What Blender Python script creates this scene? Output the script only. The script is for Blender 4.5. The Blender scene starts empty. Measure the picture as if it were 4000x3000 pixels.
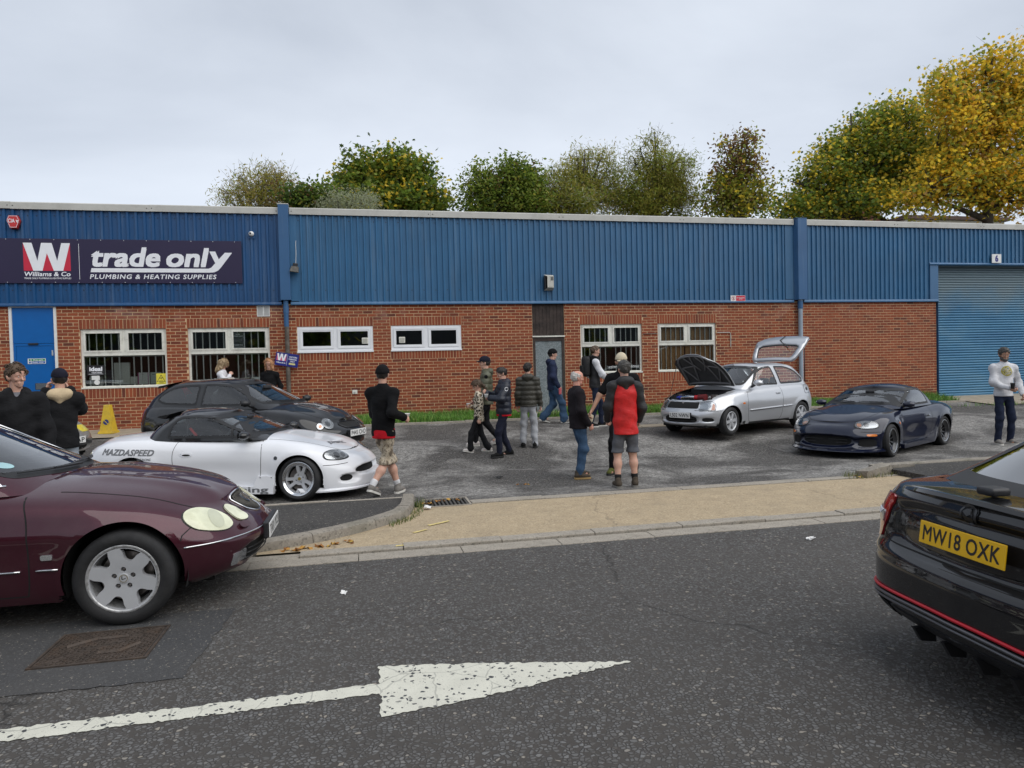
import bpy, bmesh, math, random
import numpy as np
from mathutils import Vector, Matrix
from mathutils.bvhtree import BVHTree
from mathutils.geometry import delaunay_2d_cdt
random.seed(7); RNG = np.random.default_rng(11)
S = bpy.context.scene
COL = S.collection
R = math.radians
# ------------------------------------------------------------------ camera
YAW, PITCH, ROLL, CAM_H = R(12), R(1.42), R(1.41), 1.65
_f0 = np.array([math.sin(YAW), math.cos(YAW), 0]); _r0 = np.array([math.cos(YAW), -math.sin(YAW), 0]); _u0 = np.array([0, 0, 1.])
_fw = _f0*math.cos(PITCH)-_u0*math.sin(PITCH); _u1 = _u0*math.cos(PITCH)+_f0*math.sin(PITCH)
_rt = _r0*math.cos(ROLL)-_u1*math.sin(ROLL); _up = _u1*math.cos(ROLL)+_r0*math.sin(ROLL)
cam_d = bpy.data.cameras.new('camera'); cam = bpy.data.objects.new('camera', cam_d); COL.objects.link(cam)
cam.matrix_world = Matrix(((_rt[0], _up[0], -_fw[0], 0), (_rt[1], _up[1], -_fw[1], 0), (_rt[2], _up[2], -_fw[2], CAM_H), (0, 0, 0, 1)))
cam_d.sensor_width = 36; cam_d.lens = 2700/4000*36; cam_d.clip_end = 3000; cam_d.clip_start = .05
S.camera = cam
# ------------------------------------------------------------------ sky, sun, exposure
SUN_EL, SUN_AZ = R(50), R(140)        # high soft sun behind cloud, over the camera's shoulder
w = bpy.data.worlds.new('World'); S.world = w; w.use_nodes = True
nt = w.node_tree; nt.nodes.clear()
def wn(t, **k):
 n = nt.nodes.new(t)
 for a, b in k.items(): setattr(n, a, b)
 return n
sky = wn('ShaderNodeTexSky', sky_type='NISHITA', sun_disc=False, sun_elevation=SUN_EL, sun_rotation=SUN_AZ)
bg1 = wn('ShaderNodeBackground'); bg1.inputs[1].default_value = .06
tc = wn('ShaderNodeTexCoord'); mp = wn('ShaderNodeMapping'); mp.inputs['Scale'].default_value = (1.0, 1.0, 2.6)
ns = wn('ShaderNodeTexNoise'); ns.inputs['Scale'].default_value = 1.15; ns.inputs['Detail'].default_value = 7; ns.inputs['Roughness'].default_value = .52; ns.inputs['Distortion'].default_value = .25
rp = wn('ShaderNodeValToRGB')
rp.color_ramp.elements[0].position = .30; rp.color_ramp.elements[0].color = (.37, .41, .48, 1)
rp.color_ramp.elements[1].position = .72; rp.color_ramp.elements[1].color = (.62, .665, .735, 1)
bg2 = wn('ShaderNodeBackground'); bg2.inputs[1].default_value = 1.0
mx = wn('ShaderNodeMixShader'); mx.inputs[0].default_value = .90
out = wn('ShaderNodeOutputWorld')
L = nt.links.new
L(sky.outputs[0], bg1.inputs[0]); L(tc.outputs['Generated'], mp.inputs[0]); L(mp.outputs[0], ns.inputs['Vector']); L(ns.outputs[0], rp.inputs[0]); sz = wn('ShaderNodeSeparateXYZ'); L(tc.outputs['Generated'], sz.inputs[0]); mr_ = wn('ShaderNodeMapRange'); L(sz.outputs[2], mr_.inputs[0]); mr_.inputs[1].default_value = 0; mr_.inputs[2].default_value = .6; mr_.inputs[3].default_value = 1.1; mr_.inputs[4].default_value = .84
L(rp.outputs[0], bg2.inputs[0]); L(mr_.outputs[0], bg2.inputs[1])   # overcast: a little brighter towards the horizon
L(bg1.outputs[0], mx.inputs[1]); L(bg2.outputs[0], mx.inputs[2]); L(mx.outputs[0], out.inputs[0])
sd = bpy.data.lights.new('sun', 'SUN'); sd.energy = 1.5; sd.angle = R(75); sd.color = (1, .97, .92)
so = bpy.data.objects.new('sun', sd); COL.objects.link(so)
# light travels from the sun: azimuth measured clockwise from +Y
_sdir = Vector((math.sin(SUN_AZ)*math.cos(SUN_EL), math.cos(SUN_AZ)*math.cos(SUN_EL), math.sin(SUN_EL)))
so.rotation_euler = _sdir.to_track_quat('Z', 'Y').to_euler(); so.location = (0, 0, 30)
vs = S.view_settings; vs.view_transform = 'Standard'; vs.look = 'None'; vs.exposure = .6; vs.gamma = 1; vs.use_curve_mapping = False
S.render.engine = 'CYCLES'; S.cycles.max_bounces = 8; S.cycles.transparent_max_bounces = 16
# ------------------------------------------------------------------ helpers
def link(o, parent=None):
 COL.objects.link(o)
 if parent is not None: o.parent = parent
 return o
def tag(o, label=None, cat=None, group=None, kind=None):
 if label: o['label'] = label
 if cat: o['category'] = cat
 if group: o['group'] = group
 if kind: o['kind'] = kind
 return o
def thing(name, label, cat, loc=(0, 0, 0), rz=0, group=None):
 o = bpy.data.objects.new(name, None); link(o); o.location = loc; o.rotation_euler = (0, 0, rz); o.empty_display_size = .2
 return tag(o, label, cat, group)
def mesh(name, v, f, mats=(), smooth=False, mi=None):
 me = bpy.data.meshes.new(name)
 if isinstance(v, np.ndarray): v = v.tolist()
 me.from_pydata(v, [], f)
 if not isinstance(mats, (list, tuple)): mats = [mats]
 for m in mats: me.materials.append(m)
 if mi is not None and len(mats) > 1: me.polygons.foreach_set('material_index', mi)
 if smooth: me.polygons.foreach_set('use_smooth', [True]*len(me.polygons))
 me.update()
 return me
def obj(name, me, parent=None): return link(bpy.data.objects.new(name, me), parent)
class MB:
 def __init__(s): s.v = []; s.f = []; s.m = []
 def add(s, v, f, m=0):
  n = len(s.v); s.v += [tuple(map(float, p)) for p in v]; s.f += [tuple(i+n for i in q) for q in f]; s.m += [m]*len(f); return s
 def box(s, x0, x1, y0, y1, z0, z1, m=0, skip=''):
  v = [(x, y, z) for x in (x0, x1) for y in (y0, y1) for z in (z0, z1)]
  F = {'-x': (0, 1, 3, 2), '+x': (4, 6, 7, 5), '-y': (0, 4, 5, 1), '+y': (2, 3, 7, 6), '-z': (0, 2, 6, 4), '+z': (1, 5, 7, 3)}
  return s.add(v, [q for k, q in F.items() if k not in skip.split()], m)
 def obox(s, c, sx, sy, sz, M=None, m=0):
  v = [Vector((x*sx/2, y*sy/2, z*sz/2)) for x in (-1, 1) for y in (-1, 1) for z in (-1, 1)]
  if M is not None: v = [M @ p for p in v]
  c = Vector(c)
  return s.add([p+c for p in v], [(0, 1, 3, 2), (4, 6, 7, 5), (0, 4, 5, 1), (2, 3, 7, 6), (0, 2, 6, 4), (1, 5, 7, 3)], m)
 def rbox(s, x0, x1, y0, y1, z0, z1, r=.01, m=0):      # chamfered box
  c = Vector(((x0+x1)/2, (y0+y1)/2, (z0+z1)/2)); h = Vector(((x1-x0)/2, (y1-y0)/2, (z1-z0)/2)); r = min(r, min(h)*.95)
  bm = bmesh.new(); bmesh.ops.create_cube(bm, size=2)
  for q in bm.verts: q.co = Vector((q.co.x*h.x, q.co.y*h.y, q.co.z*h.z))
  bmesh.ops.bevel(bm, geom=bm.edges[:], offset=r, segments=2, affect='EDGES', profile=.6)
  bm.verts.index_update(); vv = [q.co+c for q in bm.verts]; ff = [[q.index for q in p.verts] for p in bm.faces]; bm.free()
  return s.add(vv, ff, m)
 def tube(s, pts, r, n=8, m=0, cap=True, closed=False):
  pts = [Vector(p) for p in pts]; rr = r if isinstance(r, (list, tuple)) else [r]*len(pts); v = []; N = len(pts); up = None
  for i, p in enumerate(pts):
   if closed: t = (pts[(i+1) % N]-pts[i-1]).normalized()
   else: t = (pts[min(i+1, N-1)]-pts[max(i-1, 0)]).normalized()
   if up is None: up = Vector((0, 0, 1)) if abs(t.z) < .9 else Vector((1, 0, 0))
   a = t.cross(up)
   if a.length < 1e-6: a = t.orthogonal()
   a.normalize(); b = a.cross(t).normalized(); up = b
   v += [p+(a*math.cos(2*math.pi*k/n)+b*math.sin(2*math.pi*k/n))*rr[i] for k in range(n)]
  f = [(i*n+k, i*n+(k+1) % n, (i+1)*n+(k+1) % n, (i+1)*n+k) for i in range(N-1) for k in range(n)]
  if closed: f += [((N-1)*n+k, (N-1)*n+(k+1) % n, (k+1) % n, k) for k in range(n)]
  elif cap: f += [tuple(range(n))[::-1], tuple((N-1)*n+k for k in range(n))]
  return s.add(v, f, m)
 def lathe(s, prof, n=24, M=None, m=0, cap=False):       # profile (r, h) about z
  v = [Vector((r*math.cos(2*math.pi*k/n), r*math.sin(2*math.pi*k/n), h)) for r, h in prof for k in range(n)]
  if M is not None: v = [M @ p for p in v]
  N = len(prof); f = [(i*n+k, i*n+(k+1) % n, (i+1)*n+(k+1) % n, (i+1)*n+k) for i in range(N-1) for k in range(n)]
  if cap: f += [tuple(range(n))[::-1], tuple((N-1)*n+k for k in range(n))]
  return s.add(v, f, m)
 def prism(s, poly, fn, d0, d1, m=0):                    # 2D polygon extruded; fn(u,v,d)->xyz
  n = len(poly)
  v = [fn(u, w_, d0) for u, w_ in poly]+[fn(u, w_, d1) for u, w_ in poly]
  return s.add(v, [tuple(range(n))[::-1], tuple(range(n, 2*n))]+[(i, (i+1) % n, n+(i+1) % n, n+i) for i in range(n)], m)
 def build(s, name, mats, parent=None, smooth=False): return obj(name, mesh(name, s.v, s.f, mats, smooth, s.m), parent)
def auto_smooth(o, ang=35):
 me = o.data; me.polygons.foreach_set('use_smooth', [True]*len(me.polygons))
 bm = bmesh.new(); bm.from_mesh(me); bm.normal_update(); a = R(ang)
 for e in bm.edges:
  if len(e.link_faces) == 2 and e.calc_face_angle(0) > a: e.smooth = False
 bm.to_mesh(me); bm.free(); return o
def fix_normals(o):
 bm = bmesh.new(); bm.from_mesh(o.data); bmesh.ops.recalc_face_normals(bm, faces=bm.faces[:]); bm.to_mesh(o.data); bm.free(); return o
# text -> flat mesh data (u right, v up), origin centred
_tc = {}
def embolden(v, f, d):                                      # union of shifted copies, so strokes thicken without overlaps
 if d <= 0: return v, f
 ix = {}; mp_ = [ix.setdefault((round(x, 5), round(y, 5)), len(ix)) for x, y in v]; v = list(ix); f = [tuple(mp_[i] for i in q) for q in f]; cnt = {}
 for q in f:
  for i in range(len(q)): e = tuple(sorted((q[i], q[(i+1) % len(q)]))); cnt[e] = cnt.get(e, 0)+1
 bd = [e for e, n in cnt.items() if n == 1]; p = np.array(v); sh = [(d*x, d*y) for x, y in ((1, 1), (-1, 1), (1, -1), (-1, -1))]; V = []; E = []
 for s in sh: E += [(a+len(V), b+len(V)) for a, b in bd]; V += [Vector((x+s[0], y+s[1])) for x, y in p]
 r = delaunay_2d_cdt(V, E, [], 0, 1e-6); W = np.array([tuple(q) for q in r[0]]); T = [tuple(q) for q in r[2]]; C = np.array([W[list(q)].mean(0) for q in T]); keep = np.zeros(len(T), bool)
 t3 = p[[(q[0], q[i], q[i+1]) for q in f for i in range(1, len(q)-1)]]
 for s in sh:
  c = C[:, None]-np.array(s)-t3[None, :, 0]; u, w = t3[:, 1]-t3[:, 0], t3[:, 2]-t3[:, 0]; dt = u[:, 0]*w[:, 1]-u[:, 1]*w[:, 0]; dt = np.where(abs(dt) < 1e-12, 1e-12, dt)
  x = (c[..., 0]*w[:, 1]-c[..., 1]*w[:, 0])/dt; y = (u[:, 0]*c[..., 1]-u[:, 1]*c[..., 0])/dt; keep |= ((x >= -1e-6) & (y >= -1e-6) & (x+y <= 1+1e-6)).any(1)
 return [tuple(q) for q in W], [t for t, k in zip(T, keep) if k]
def text_geo(s, size=1., bold=0., shear=0., sx=1., align='CENTER', spacing=1., res=3):
 k = (s, bold, shear, align, spacing, res)
 if k not in _tc:
  cu = bpy.data.curves.new('t', 'FONT'); cu.body = s; cu.size = 1; cu.shear = shear; cu.align_x = align; cu.align_y = 'CENTER'; cu.resolution_u = res; cu.space_character = spacing
  o = bpy.data.objects.new('t', cu); COL.objects.link(o); bpy.context.view_layer.update()
  me = o.to_mesh(); _tc[k] = embolden([tuple(v.co[:2]) for v in me.vertices], [tuple(p.vertices) for p in me.polygons], bold); o.to_mesh_clear()
  bpy.data.objects.remove(o); bpy.data.curves.remove(cu)
 v, f = _tc[k]
 return [(a*size*sx, b*size) for a, b in v], f
def text_fit(s, w_, h, **k):                                # scaled to a width and height
 v, f = text_geo(s, 1, **k); a = np.array(v); mn, mxx = a.min(0), a.max(0); d = mxx-mn
 return [tuple(((p-mn)/d-.5)*(w_, h)) for p in a], f
def smooth01(t): t = min(max(t, 0), 1); return t*t*(3-2*t)
# ------------------------------------------------------------------ materials
def newmat(name):
 m = bpy.data.materials.new(name); m.use_nodes = True; return m, m.node_tree, m.node_tree.nodes['Principled BSDF']
def nd(t, typ, **k):
 n = t.nodes.new(typ)
 for a, b in k.items():
  if a.startswith('i_'): n.inputs[a[2:].replace('_', ' ')].default_value = b
  else: setattr(n, a, b)
 return n
def rgba(c): return (c[0], c[1], c[2], 1)
def ramp(t, src, stops, interp='LINEAR'):
 n = t.nodes.new('ShaderNodeValToRGB'); cr = n.color_ramp; cr.interpolation = interp
 while len(cr.elements) < len(stops): cr.elements.new(.5)
 for e, (p, c) in zip(cr.elements, stops): e.position = p; e.color = rgba(c) if isinstance(c, (tuple, list)) else (c, c, c, 1)
 t.links.new(src, n.inputs[0]); return n.outputs[0]
def mixc(t, fac, a, b, mode='MIX'):
 n = t.nodes.new('ShaderNodeMix'); n.data_type = 'RGBA'; n.blend_type = mode
 for sock, val in ((n.inputs[0], fac), (n.inputs[6], a), (n.inputs[7], b)):
  if hasattr(val, 'is_output'): t.links.new(val, sock)
  elif isinstance(val, (tuple, list)): sock.default_value = rgba(val)
  else: sock.default_value = val
 return n.outputs[2]
def math_(t, op, a, b=0.):
 n = t.nodes.new('ShaderNodeMath'); n.operation = op
 for sock, val in zip(n.inputs, (a, b)):
  if hasattr(val, 'is_output'): t.links.new(val, sock)
  else: sock.default_value = val
 return n.outputs[0]
def coord(t, kind='Object', scale=(1, 1, 1)):
 c = t.nodes.new('ShaderNodeTexCoord'); m = t.nodes.new('ShaderNodeMapping'); m.inputs['Scale'].default_value = scale
 t.links.new(c.outputs[kind], m.inputs[0]); return m.outputs[0]
def noise(t, vec, scale, detail=4, rough=.55, dist=0.):
 n = nd(t, 'ShaderNodeTexNoise', i_Scale=scale, i_Detail=detail, i_Roughness=rough, i_Distortion=dist); t.links.new(vec, n.inputs['Vector']); return n.outputs[0]
def voro(t, vec, scale, feature='F1', out='Distance', rnd=1.):
 n = nd(t, 'ShaderNodeTexVoronoi', feature=feature, i_Scale=scale, i_Randomness=rnd); t.links.new(vec, n.inputs['Vector']); return n.outputs[out]
def bump(t, bs, h, strength=.3, dist=.01):
 n = nd(t, 'ShaderNodeBump', i_Strength=strength, i_Distance=dist); t.links.new(h, n.inputs['Height']); t.links.new(n.outputs[0], bs.inputs['Normal'])
def plain(name, c, rough=.5, metal=0., coat=0., var=.12, vscale=6., bmp=0., bscale=60., dirt=None, coordk='Object', spec=.5):
 m, t, b = newmat(name); v = coord(t, coordk)
 n = noise(t, v, vscale, 5)
 lo = tuple(x*(1-var) for x in c); hi = tuple(min(1, x*(1+var)) for x in c)
 col = ramp(t, n, [(.3, lo), (.7, hi)])
 if dirt:
  n2 = noise(t, v, dirt[1], 6, .65); col = mixc(t, ramp(t, n2, [(.5, 0.), (.75, dirt[2])]), col, dirt[0])
 t.links.new(col, b.inputs['Base Color']); b.inputs['Roughness'].default_value = rough; b.inputs['Metallic'].default_value = metal
 b.inputs['Specular IOR Level'].default_value = spec
 if coat: b.inputs['Coat Weight'].default_value = coat; b.inputs['Coat Roughness'].default_value = .04
 if bmp: bump(t, b, noise(t, v, bscale, 4), bmp, .01)
 return m
def paint(name, c, metal=.0, rough=.35, flake=0., coat_r=.03, dust=.06):
 m, t, b = newmat(name); v = coord(t)
 col = c
 n = noise(t, v, 3., 5, .6)
 d = mixc(t, ramp(t, n, [(.45, 0.), (.8, dust)]), c, (.3, .28, .25))
 t.links.new(d, b.inputs['Base Color']); b.inputs['Metallic'].default_value = metal; b.inputs['Roughness'].default_value = rough
 b.inputs['Coat Weight'].default_value = 1; b.inputs['Coat Roughness'].default_value = coat_r; b.inputs['Specular IOR Level'].default_value = .1
 if flake: bump(t, b, noise(t, v, 900, 1), flake, .001)
 return m
def glassmat(name, tint=(.75, .82, .8), dark=.0, rough=0.):
 m = bpy.data.materials.new(name); m.use_nodes = True; t = m.node_tree; t.nodes.clear()
 tr = nd(t, 'ShaderNodeBsdfTransparent'); tr.inputs[0].default_value = rgba(tint)
 gl = nd(t, 'ShaderNodeBsdfGlossy'); gl.inputs['Roughness'].default_value = rough; gl.inputs[0].default_value = (1, 1, 1, 1)
 fr = nd(t, 'ShaderNodeFresnel', i_IOR=1.52); o = nd(t, 'ShaderNodeOutputMaterial'); mxs = nd(t, 'ShaderNodeMixShader')
 # two faces of a pane reflect: double the single-face Fresnel term
 f2 = math_(t, 'MINIMUM', math_(t, 'MULTIPLY', fr.outputs[0], 1.9), 1.)
 t.links.new(f2, mxs.inputs[0]); t.links.new(tr.outputs[0], mxs.inputs[1]); t.links.new(gl.outputs[0], mxs.inputs[2]); t.links.new(mxs.outputs[0], o.inputs[0])
 return m
M = {}
def setup_materials():
 M['white'] = plain('white_paint', (.72, .72, .70), .45, var=.05)
 M['upvc'] = plain('white_upvc', (.80, .81, .83), .3, var=.03)
 M['cream'] = plain('old_cream_frame', (.72, .71, .64), .5, var=.08, dirt=((.3, .27, .2), 9., .45), bmp=.1)
 M['bar'] = plain('painted_bar', (.80, .80, .78), .45, var=.06)
 M['black'] = plain('black_plastic', (.018, .018, .02), .45, var=.2)
 M['rubber'] = plain('tyre_rubber', (.014, .014, .015), .75, var=.25, vscale=20, bmp=.15, bscale=120, dirt=((.05, .048, .045), 7., .3))
 M['seal'] = plain('black_seal', (.012, .012, .013), .55, var=.2)
 M['dark'] = plain('dark_void', (.008, .008, .008), .9, var=.1)
 M['chrome'] = plain('chrome', (.75, .75, .76), .12, 1., var=.03)
 M['alloy'] = plain('alloy_silver', (.56, .57, .59), .35, .35, var=.05, coat=.4)
 M['alloy_pol'] = plain('polished_lip', (.72, .73, .75), .18, 1., var=.04)
 M['gunmetal'] = plain('gunmetal_alloy', (.045, .046, .05), .3, .6, var=.1, coat=.5)
 M['steel'] = plain('brake_steel', (.22, .2, .19), .4, .9, var=.2)
 M['interior'] = plain('car_interior', (.035, .036, .04), .8, var=.2)
 M['interior_lt'] = plain('pale_car_interior', (.16, .16, .16), .8, var=.1)
 M['glass'] = glassmat('car_glass', (.88, .94, .92))
 M['glass_dk'] = glassmat('privacy_glass', (.16, .17, .17))
 M['wglass'] = glassmat('window_glass', (.88, .91, .90), rough=.01)
 M['lens'] = glassmat('clear_lens', (.93, .95, .96))
 M['lamp'] = plain('lamp_reflector', (.55, .56, .58), .22, .8, var=.08, vscale=30)
 M['amber'] = plain('amber_lens', (.75, .20, .02), .15, coat=.6, var=.1)
 M['amber_pale'] = plain('pale_amber_lens', (.75, .38, .22), .2, coat=.6, var=.1)
 M['redlens'] = plain('red_lens', (.32, .008, .012), .12, coat=1, var=.2, vscale=20)
 M['plate_w'] = plain('white_plate', (.78, .78, .76), .3, var=.03)
 M['plate_y'] = plain('yellow_plate', (.80, .46, .01), .3, var=.03)
 M['ink'] = plain('black_print', (.012, .012, .014), .5, var=.1)
 M['ink_w'] = plain('white_print', (.80, .81, .84), .5, var=.03)
 M['ink_grey'] = plain('grey_decal', (.16, .165, .175), .4, var=.08)
 M['galv'] = None
setup_materials()
# ================================================================== GROUND
WALL_Y = 17.37
YK = [-500, 6.37, 8.4, 9.5, 11.3, 13.2, 16.1, 17.37, 500]; ZK = [0, 0, 0.0, -.04, -.03, .17, .34, .42, .42]
def gz(x, y): return float(np.interp(y, YK, ZK))
def road_mat(name, chip=46., base=((.056, .050, .045), (.090, .085, .080), (.145, .144, .142)), pale=None, rough=.82, pale_scale=.55, bmp=.9, worn=False):
 m, t, b = newmat(name); v = coord(t)
 wv = nd(t, 'ShaderNodeTexNoise', i_Scale=14., i_Detail=2.); t.links.new(v, wv.inputs['Vector'])
 add = nd(t, 'ShaderNodeVectorMath', operation='MULTIPLY_ADD'); t.links.new(wv.outputs['Color'], add.inputs[0]); add.inputs[1].default_value = (.03, .03, .03); t.links.new(v, add.inputs[2]); vv = add.outputs[0]
 cell = nd(t, 'ShaderNodeTexVoronoi', i_Scale=chip); t.links.new(vv, cell.inputs['Vector'])
 rnd = nd(t, 'ShaderNodeSeparateColor'); t.links.new(cell.outputs['Color'], rnd.inputs[0])
 edge = voro(t, vv, chip, 'DISTANCE_TO_EDGE')
 chipc = ramp(t, rnd.outputs[0], [(0., base[1]), (.45, tuple(.5*(x+y) for x, y in zip(base[1], base[2]))), (.8, base[2]), (.93, tuple(x*1.25 for x in base[2])), (.985, (.30, .27, .23))])
 em = ramp(t, edge, [(.03, 0.), (.16, 1.)])
 present = ramp(t, rnd.outputs[1], [(.22, 0.), (.3, 1.)])          # some cells are bare binder
 f = math_(t, 'MULTIPLY', em, present)
 col = mixc(t, f, base[0], chipc)
 big = noise(t, v, .9, 5, .6); col = mixc(t, ramp(t, big, [(.3, .0), (.75, .35)]), col, (.115, .105, .095), 'MIX') if pale is None else col
 if worn:      # polished wheel tracks, oil drips and hairline cracks
  tr_ = noise(t, coord(t, scale=(.10, .75, 1)), 1., 4, .55); col = mixc(t, ramp(t, tr_, [(.44, 0.), (.64, .28)]), col, (.07, .066, .061))
  col = mixc(t, ramp(t, noise(t, coord(t, scale=(1, 2.2, 1)), 1.7, 5, .55), [(.70, 0.), (.76, .75)]), col, (.022, .021, .020))
  cw = nd(t, 'ShaderNodeTexNoise', i_Scale=3., i_Detail=6.); t.links.new(v, cw.inputs['Vector']); ad = nd(t, 'ShaderNodeVectorMath', operation='MULTIPLY_ADD'); t.links.new(cw.outputs['Color'], ad.inputs[0]); ad.inputs[1].default_value = (.4, .4, .4); t.links.new(v, ad.inputs[2])
  ck = math_(t, 'MULTIPLY', ramp(t, voro(t, ad.outputs[0], .38, 'DISTANCE_TO_EDGE'), [(.0015, 1.), (.0045, 0.)]), ramp(t, noise(t, v, .6, 3), [(.48, 0.), (.56, .8)])); col = mixc(t, ck, col, (.015, .014, .013))
 if pale:
  pn = noise(t, v, pale_scale, 7, .62, .35); fine = noise(t, v, 9., 4, .7)
  pm = math_(t, 'MULTIPLY', ramp(t, pn, [(.46, 0.), (.57, 1.)]), ramp(t, fine, [(.3, .25), (.62, 1.)]))
  pm = math_(t, 'MULTIPLY', pm, ramp(t, rnd.outputs[2], [(.25, .25), (.5, 1.)]))
  col = mixc(t, math_(t, 'MULTIPLY', pm, .9), col, pale)
 t.links.new(col, b.inputs['Base Color']); b.inputs['Roughness'].default_value = rough; b.inputs['Specular IOR Level'].default_value = .35
 h = math_(t, 'ADD', math_(t, 'MULTIPLY', f, math_(t, 'ADD', math_(t, 'MULTIPLY', rnd.outputs[2], .7), .5)), math_(t, 'MULTIPLY', noise(t, v, 240., 2), .25))
 bump(t, b, h, bmp, .006)
 return m
def conc_mat(name, c, var=.2, speck=None, stain=(.09, .08, .06), rough=.85, sp=90., bmp=.4, cracks=False):
 m, t, b = newmat(name); v = coord(t)
 col = ramp(t, noise(t, v, 5., 7, .65), [(.25, tuple(x*(1-var) for x in c)), (.75, tuple(x*(1+var) for x in c))])
 oi = nd(t, 'ShaderNodeObjectInfo'); col = mixc(t, math_(t, 'MULTIPLY', oi.outputs['Random'], .25), col, tuple(x*.62 for x in c))
 if speck:
  vo = nd(t, 'ShaderNodeTexVoronoi', i_Scale=sp); t.links.new(v, vo.inputs['Vector']); sc = nd(t, 'ShaderNodeSeparateColor'); t.links.new(vo.outputs['Color'], sc.inputs[0])
  k = ramp(t, sc.outputs[0], [(0., .75), (.35, .25), (.6, 0.), (.9, .0), (.93, .8)])
  col = mixc(t, k, col, ramp(t, sc.outputs[1], [(0., speck[0]), (1., speck[1])]))
 col = mixc(t, ramp(t, noise(t, v, 2.2, 6, .7), [(.52, 0.), (.78, .6)]), col, stain)
 if cracks:
  cw = nd(t, 'ShaderNodeTexNoise', i_Scale=2.5, i_Detail=5.); t.links.new(v, cw.inputs['Vector']); ad = nd(t, 'ShaderNodeVectorMath', operation='MULTIPLY_ADD'); t.links.new(cw.outputs['Color'], ad.inputs[0]); ad.inputs[1].default_value = (.5, .5, .5); t.links.new(v, ad.inputs[2])
  col = mixc(t, math_(t, 'MULTIPLY', ramp(t, voro(t, ad.outputs[0], .3, 'DISTANCE_TO_EDGE'), [(.0015, 1.), (.004, 0.)]), .45), col, (.05, .04, .03)); col = mixc(t, ramp(t, noise(t, coord(t, scale=(.5, 1.6, 1)), 1.1, 6, .6), [(.5, 0.), (.72, .4)]), col, (.31, .25, .165))
 t.links.new(col, b.inputs['Base Color']); b.inputs['Roughness'].default_value = rough
 bump(t, b, noise(t, v, 130., 3, .7), bmp, .004); return m
M['road'] = road_mat('road_surface_dressing', worn=True)
M['yard'] = road_mat('worn_yard_asphalt', chip=44., base=((.055, .050, .046), (.098, .093, .087), (.175, .17, .162)), pale=(.40, .385, .36), pale_scale=.62, bmp=.9)
M['footway'] = road_mat('footway_asphalt', chip=60., base=((.026, .024, .022), (.05, .048, .046), (.095, .092, .088)), bmp=.8)
M['patch'] = road_mat('smooth_road_patch', chip=110., base=((.040, .041, .043), (.050, .051, .054), (.075, .077, .08)), bmp=.35)
M['buff'] = conc_mat('buff_aggregate_concrete', (.42, .325, .205), .18, ((.17, .125, .075), (.58, .48, .33)), stain=(.24, .19, .13), sp=75., cracks=True)
M['kerb'] = conc_mat('kerb_concrete', (.36, .32, .265), .25, ((.12, .11, .09), (.36, .33, .28)), stain=(.10, .09, .06))
M['kerb_rough'] = conc_mat('exposed_kerb_concrete', (.27, .24, .20), .3, ((.08, .075, .06), (.33, .30, .25)), stain=(.07, .075, .04), sp=60., bmp=.8)
M['apron'] = conc_mat('apron_concrete', (.33, .28, .21), .25, None, stain=(.15, .13, .1))
# far ground: one sheet to the horizon
tag(MB().add([(-1200, -1200, -.45), (1200, -1200, -.45), (1200, 1200, -.45), (-1200, 1200, -.45)], [(0, 1, 2, 3)]).build('ground', plain('rough_ground', (.09, .10, .05), .95, var=.4, vscale=.2)), kind='structure')
def grid_sheet(name, x0, x1, y0, y1, dx, dy, zf, mat, base=-.4, jit=0.):
 xs = np.linspace(x0, x1, max(2, int((x1-x0)/dx)+1)); ys = np.linspace(y0, y1, max(2, int((y1-y0)/dy)+1)); v = []; f = []
 for y in ys:
  for x in xs: v.append((x, y, zf(x, y)))
 n = len(xs)
 for j in range(len(ys)-1):
  for i in range(n-1): f.append((j*n+i, j*n+i+1, (j+1)*n+i+1, (j+1)*n+i))
 o = obj(name, mesh(name, v, f, mat, True)); return tag(o, kind='structure')
road = tag(MB().box(-400, 400, -400, 6.10, -.4, 0).build('road', M['road']), kind='structure')
yard = grid_sheet('yard', -60, 60, 8.44, 17.6, 1.5, .3, lambda x, y: gz(x, y)+(.006*math.sin(1.3*x+.7*y)*math.sin(.9*y-.4*x) if y > 8.7 else 0), M['yard'])
# yard skirt under the edge
buff = tag(MB().add([(-1.0, 6.50, .022), (9.5, 6.50, .022), (9.5, 8.22, .012), (-1.0, 8.22, .012)], [(0, 1, 2, 3)]).build('vehicle_crossover', M['buff']), kind='structure')
def kerb_profile_stone(L, w=.15, h=.12, r=.025, sink=.25, taper=0.):
 # along +x, front face at y=0, back at y=w, top at z=h
 prof = [(0, -sink), (0, h-r), (r*.3, h-r*.3), (r, h), (w, h), (w, -sink)]
 g = .004
 v = [(x, y, z) for x in (g, L-g) for y, z in prof]; n = len(prof)
 return v, [tuple(range(n)), tuple(range(n, 2*n))[::-1]]+[(i, n+i, n+(i+1) % n, (i+1) % n) for i in range(n)]
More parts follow.
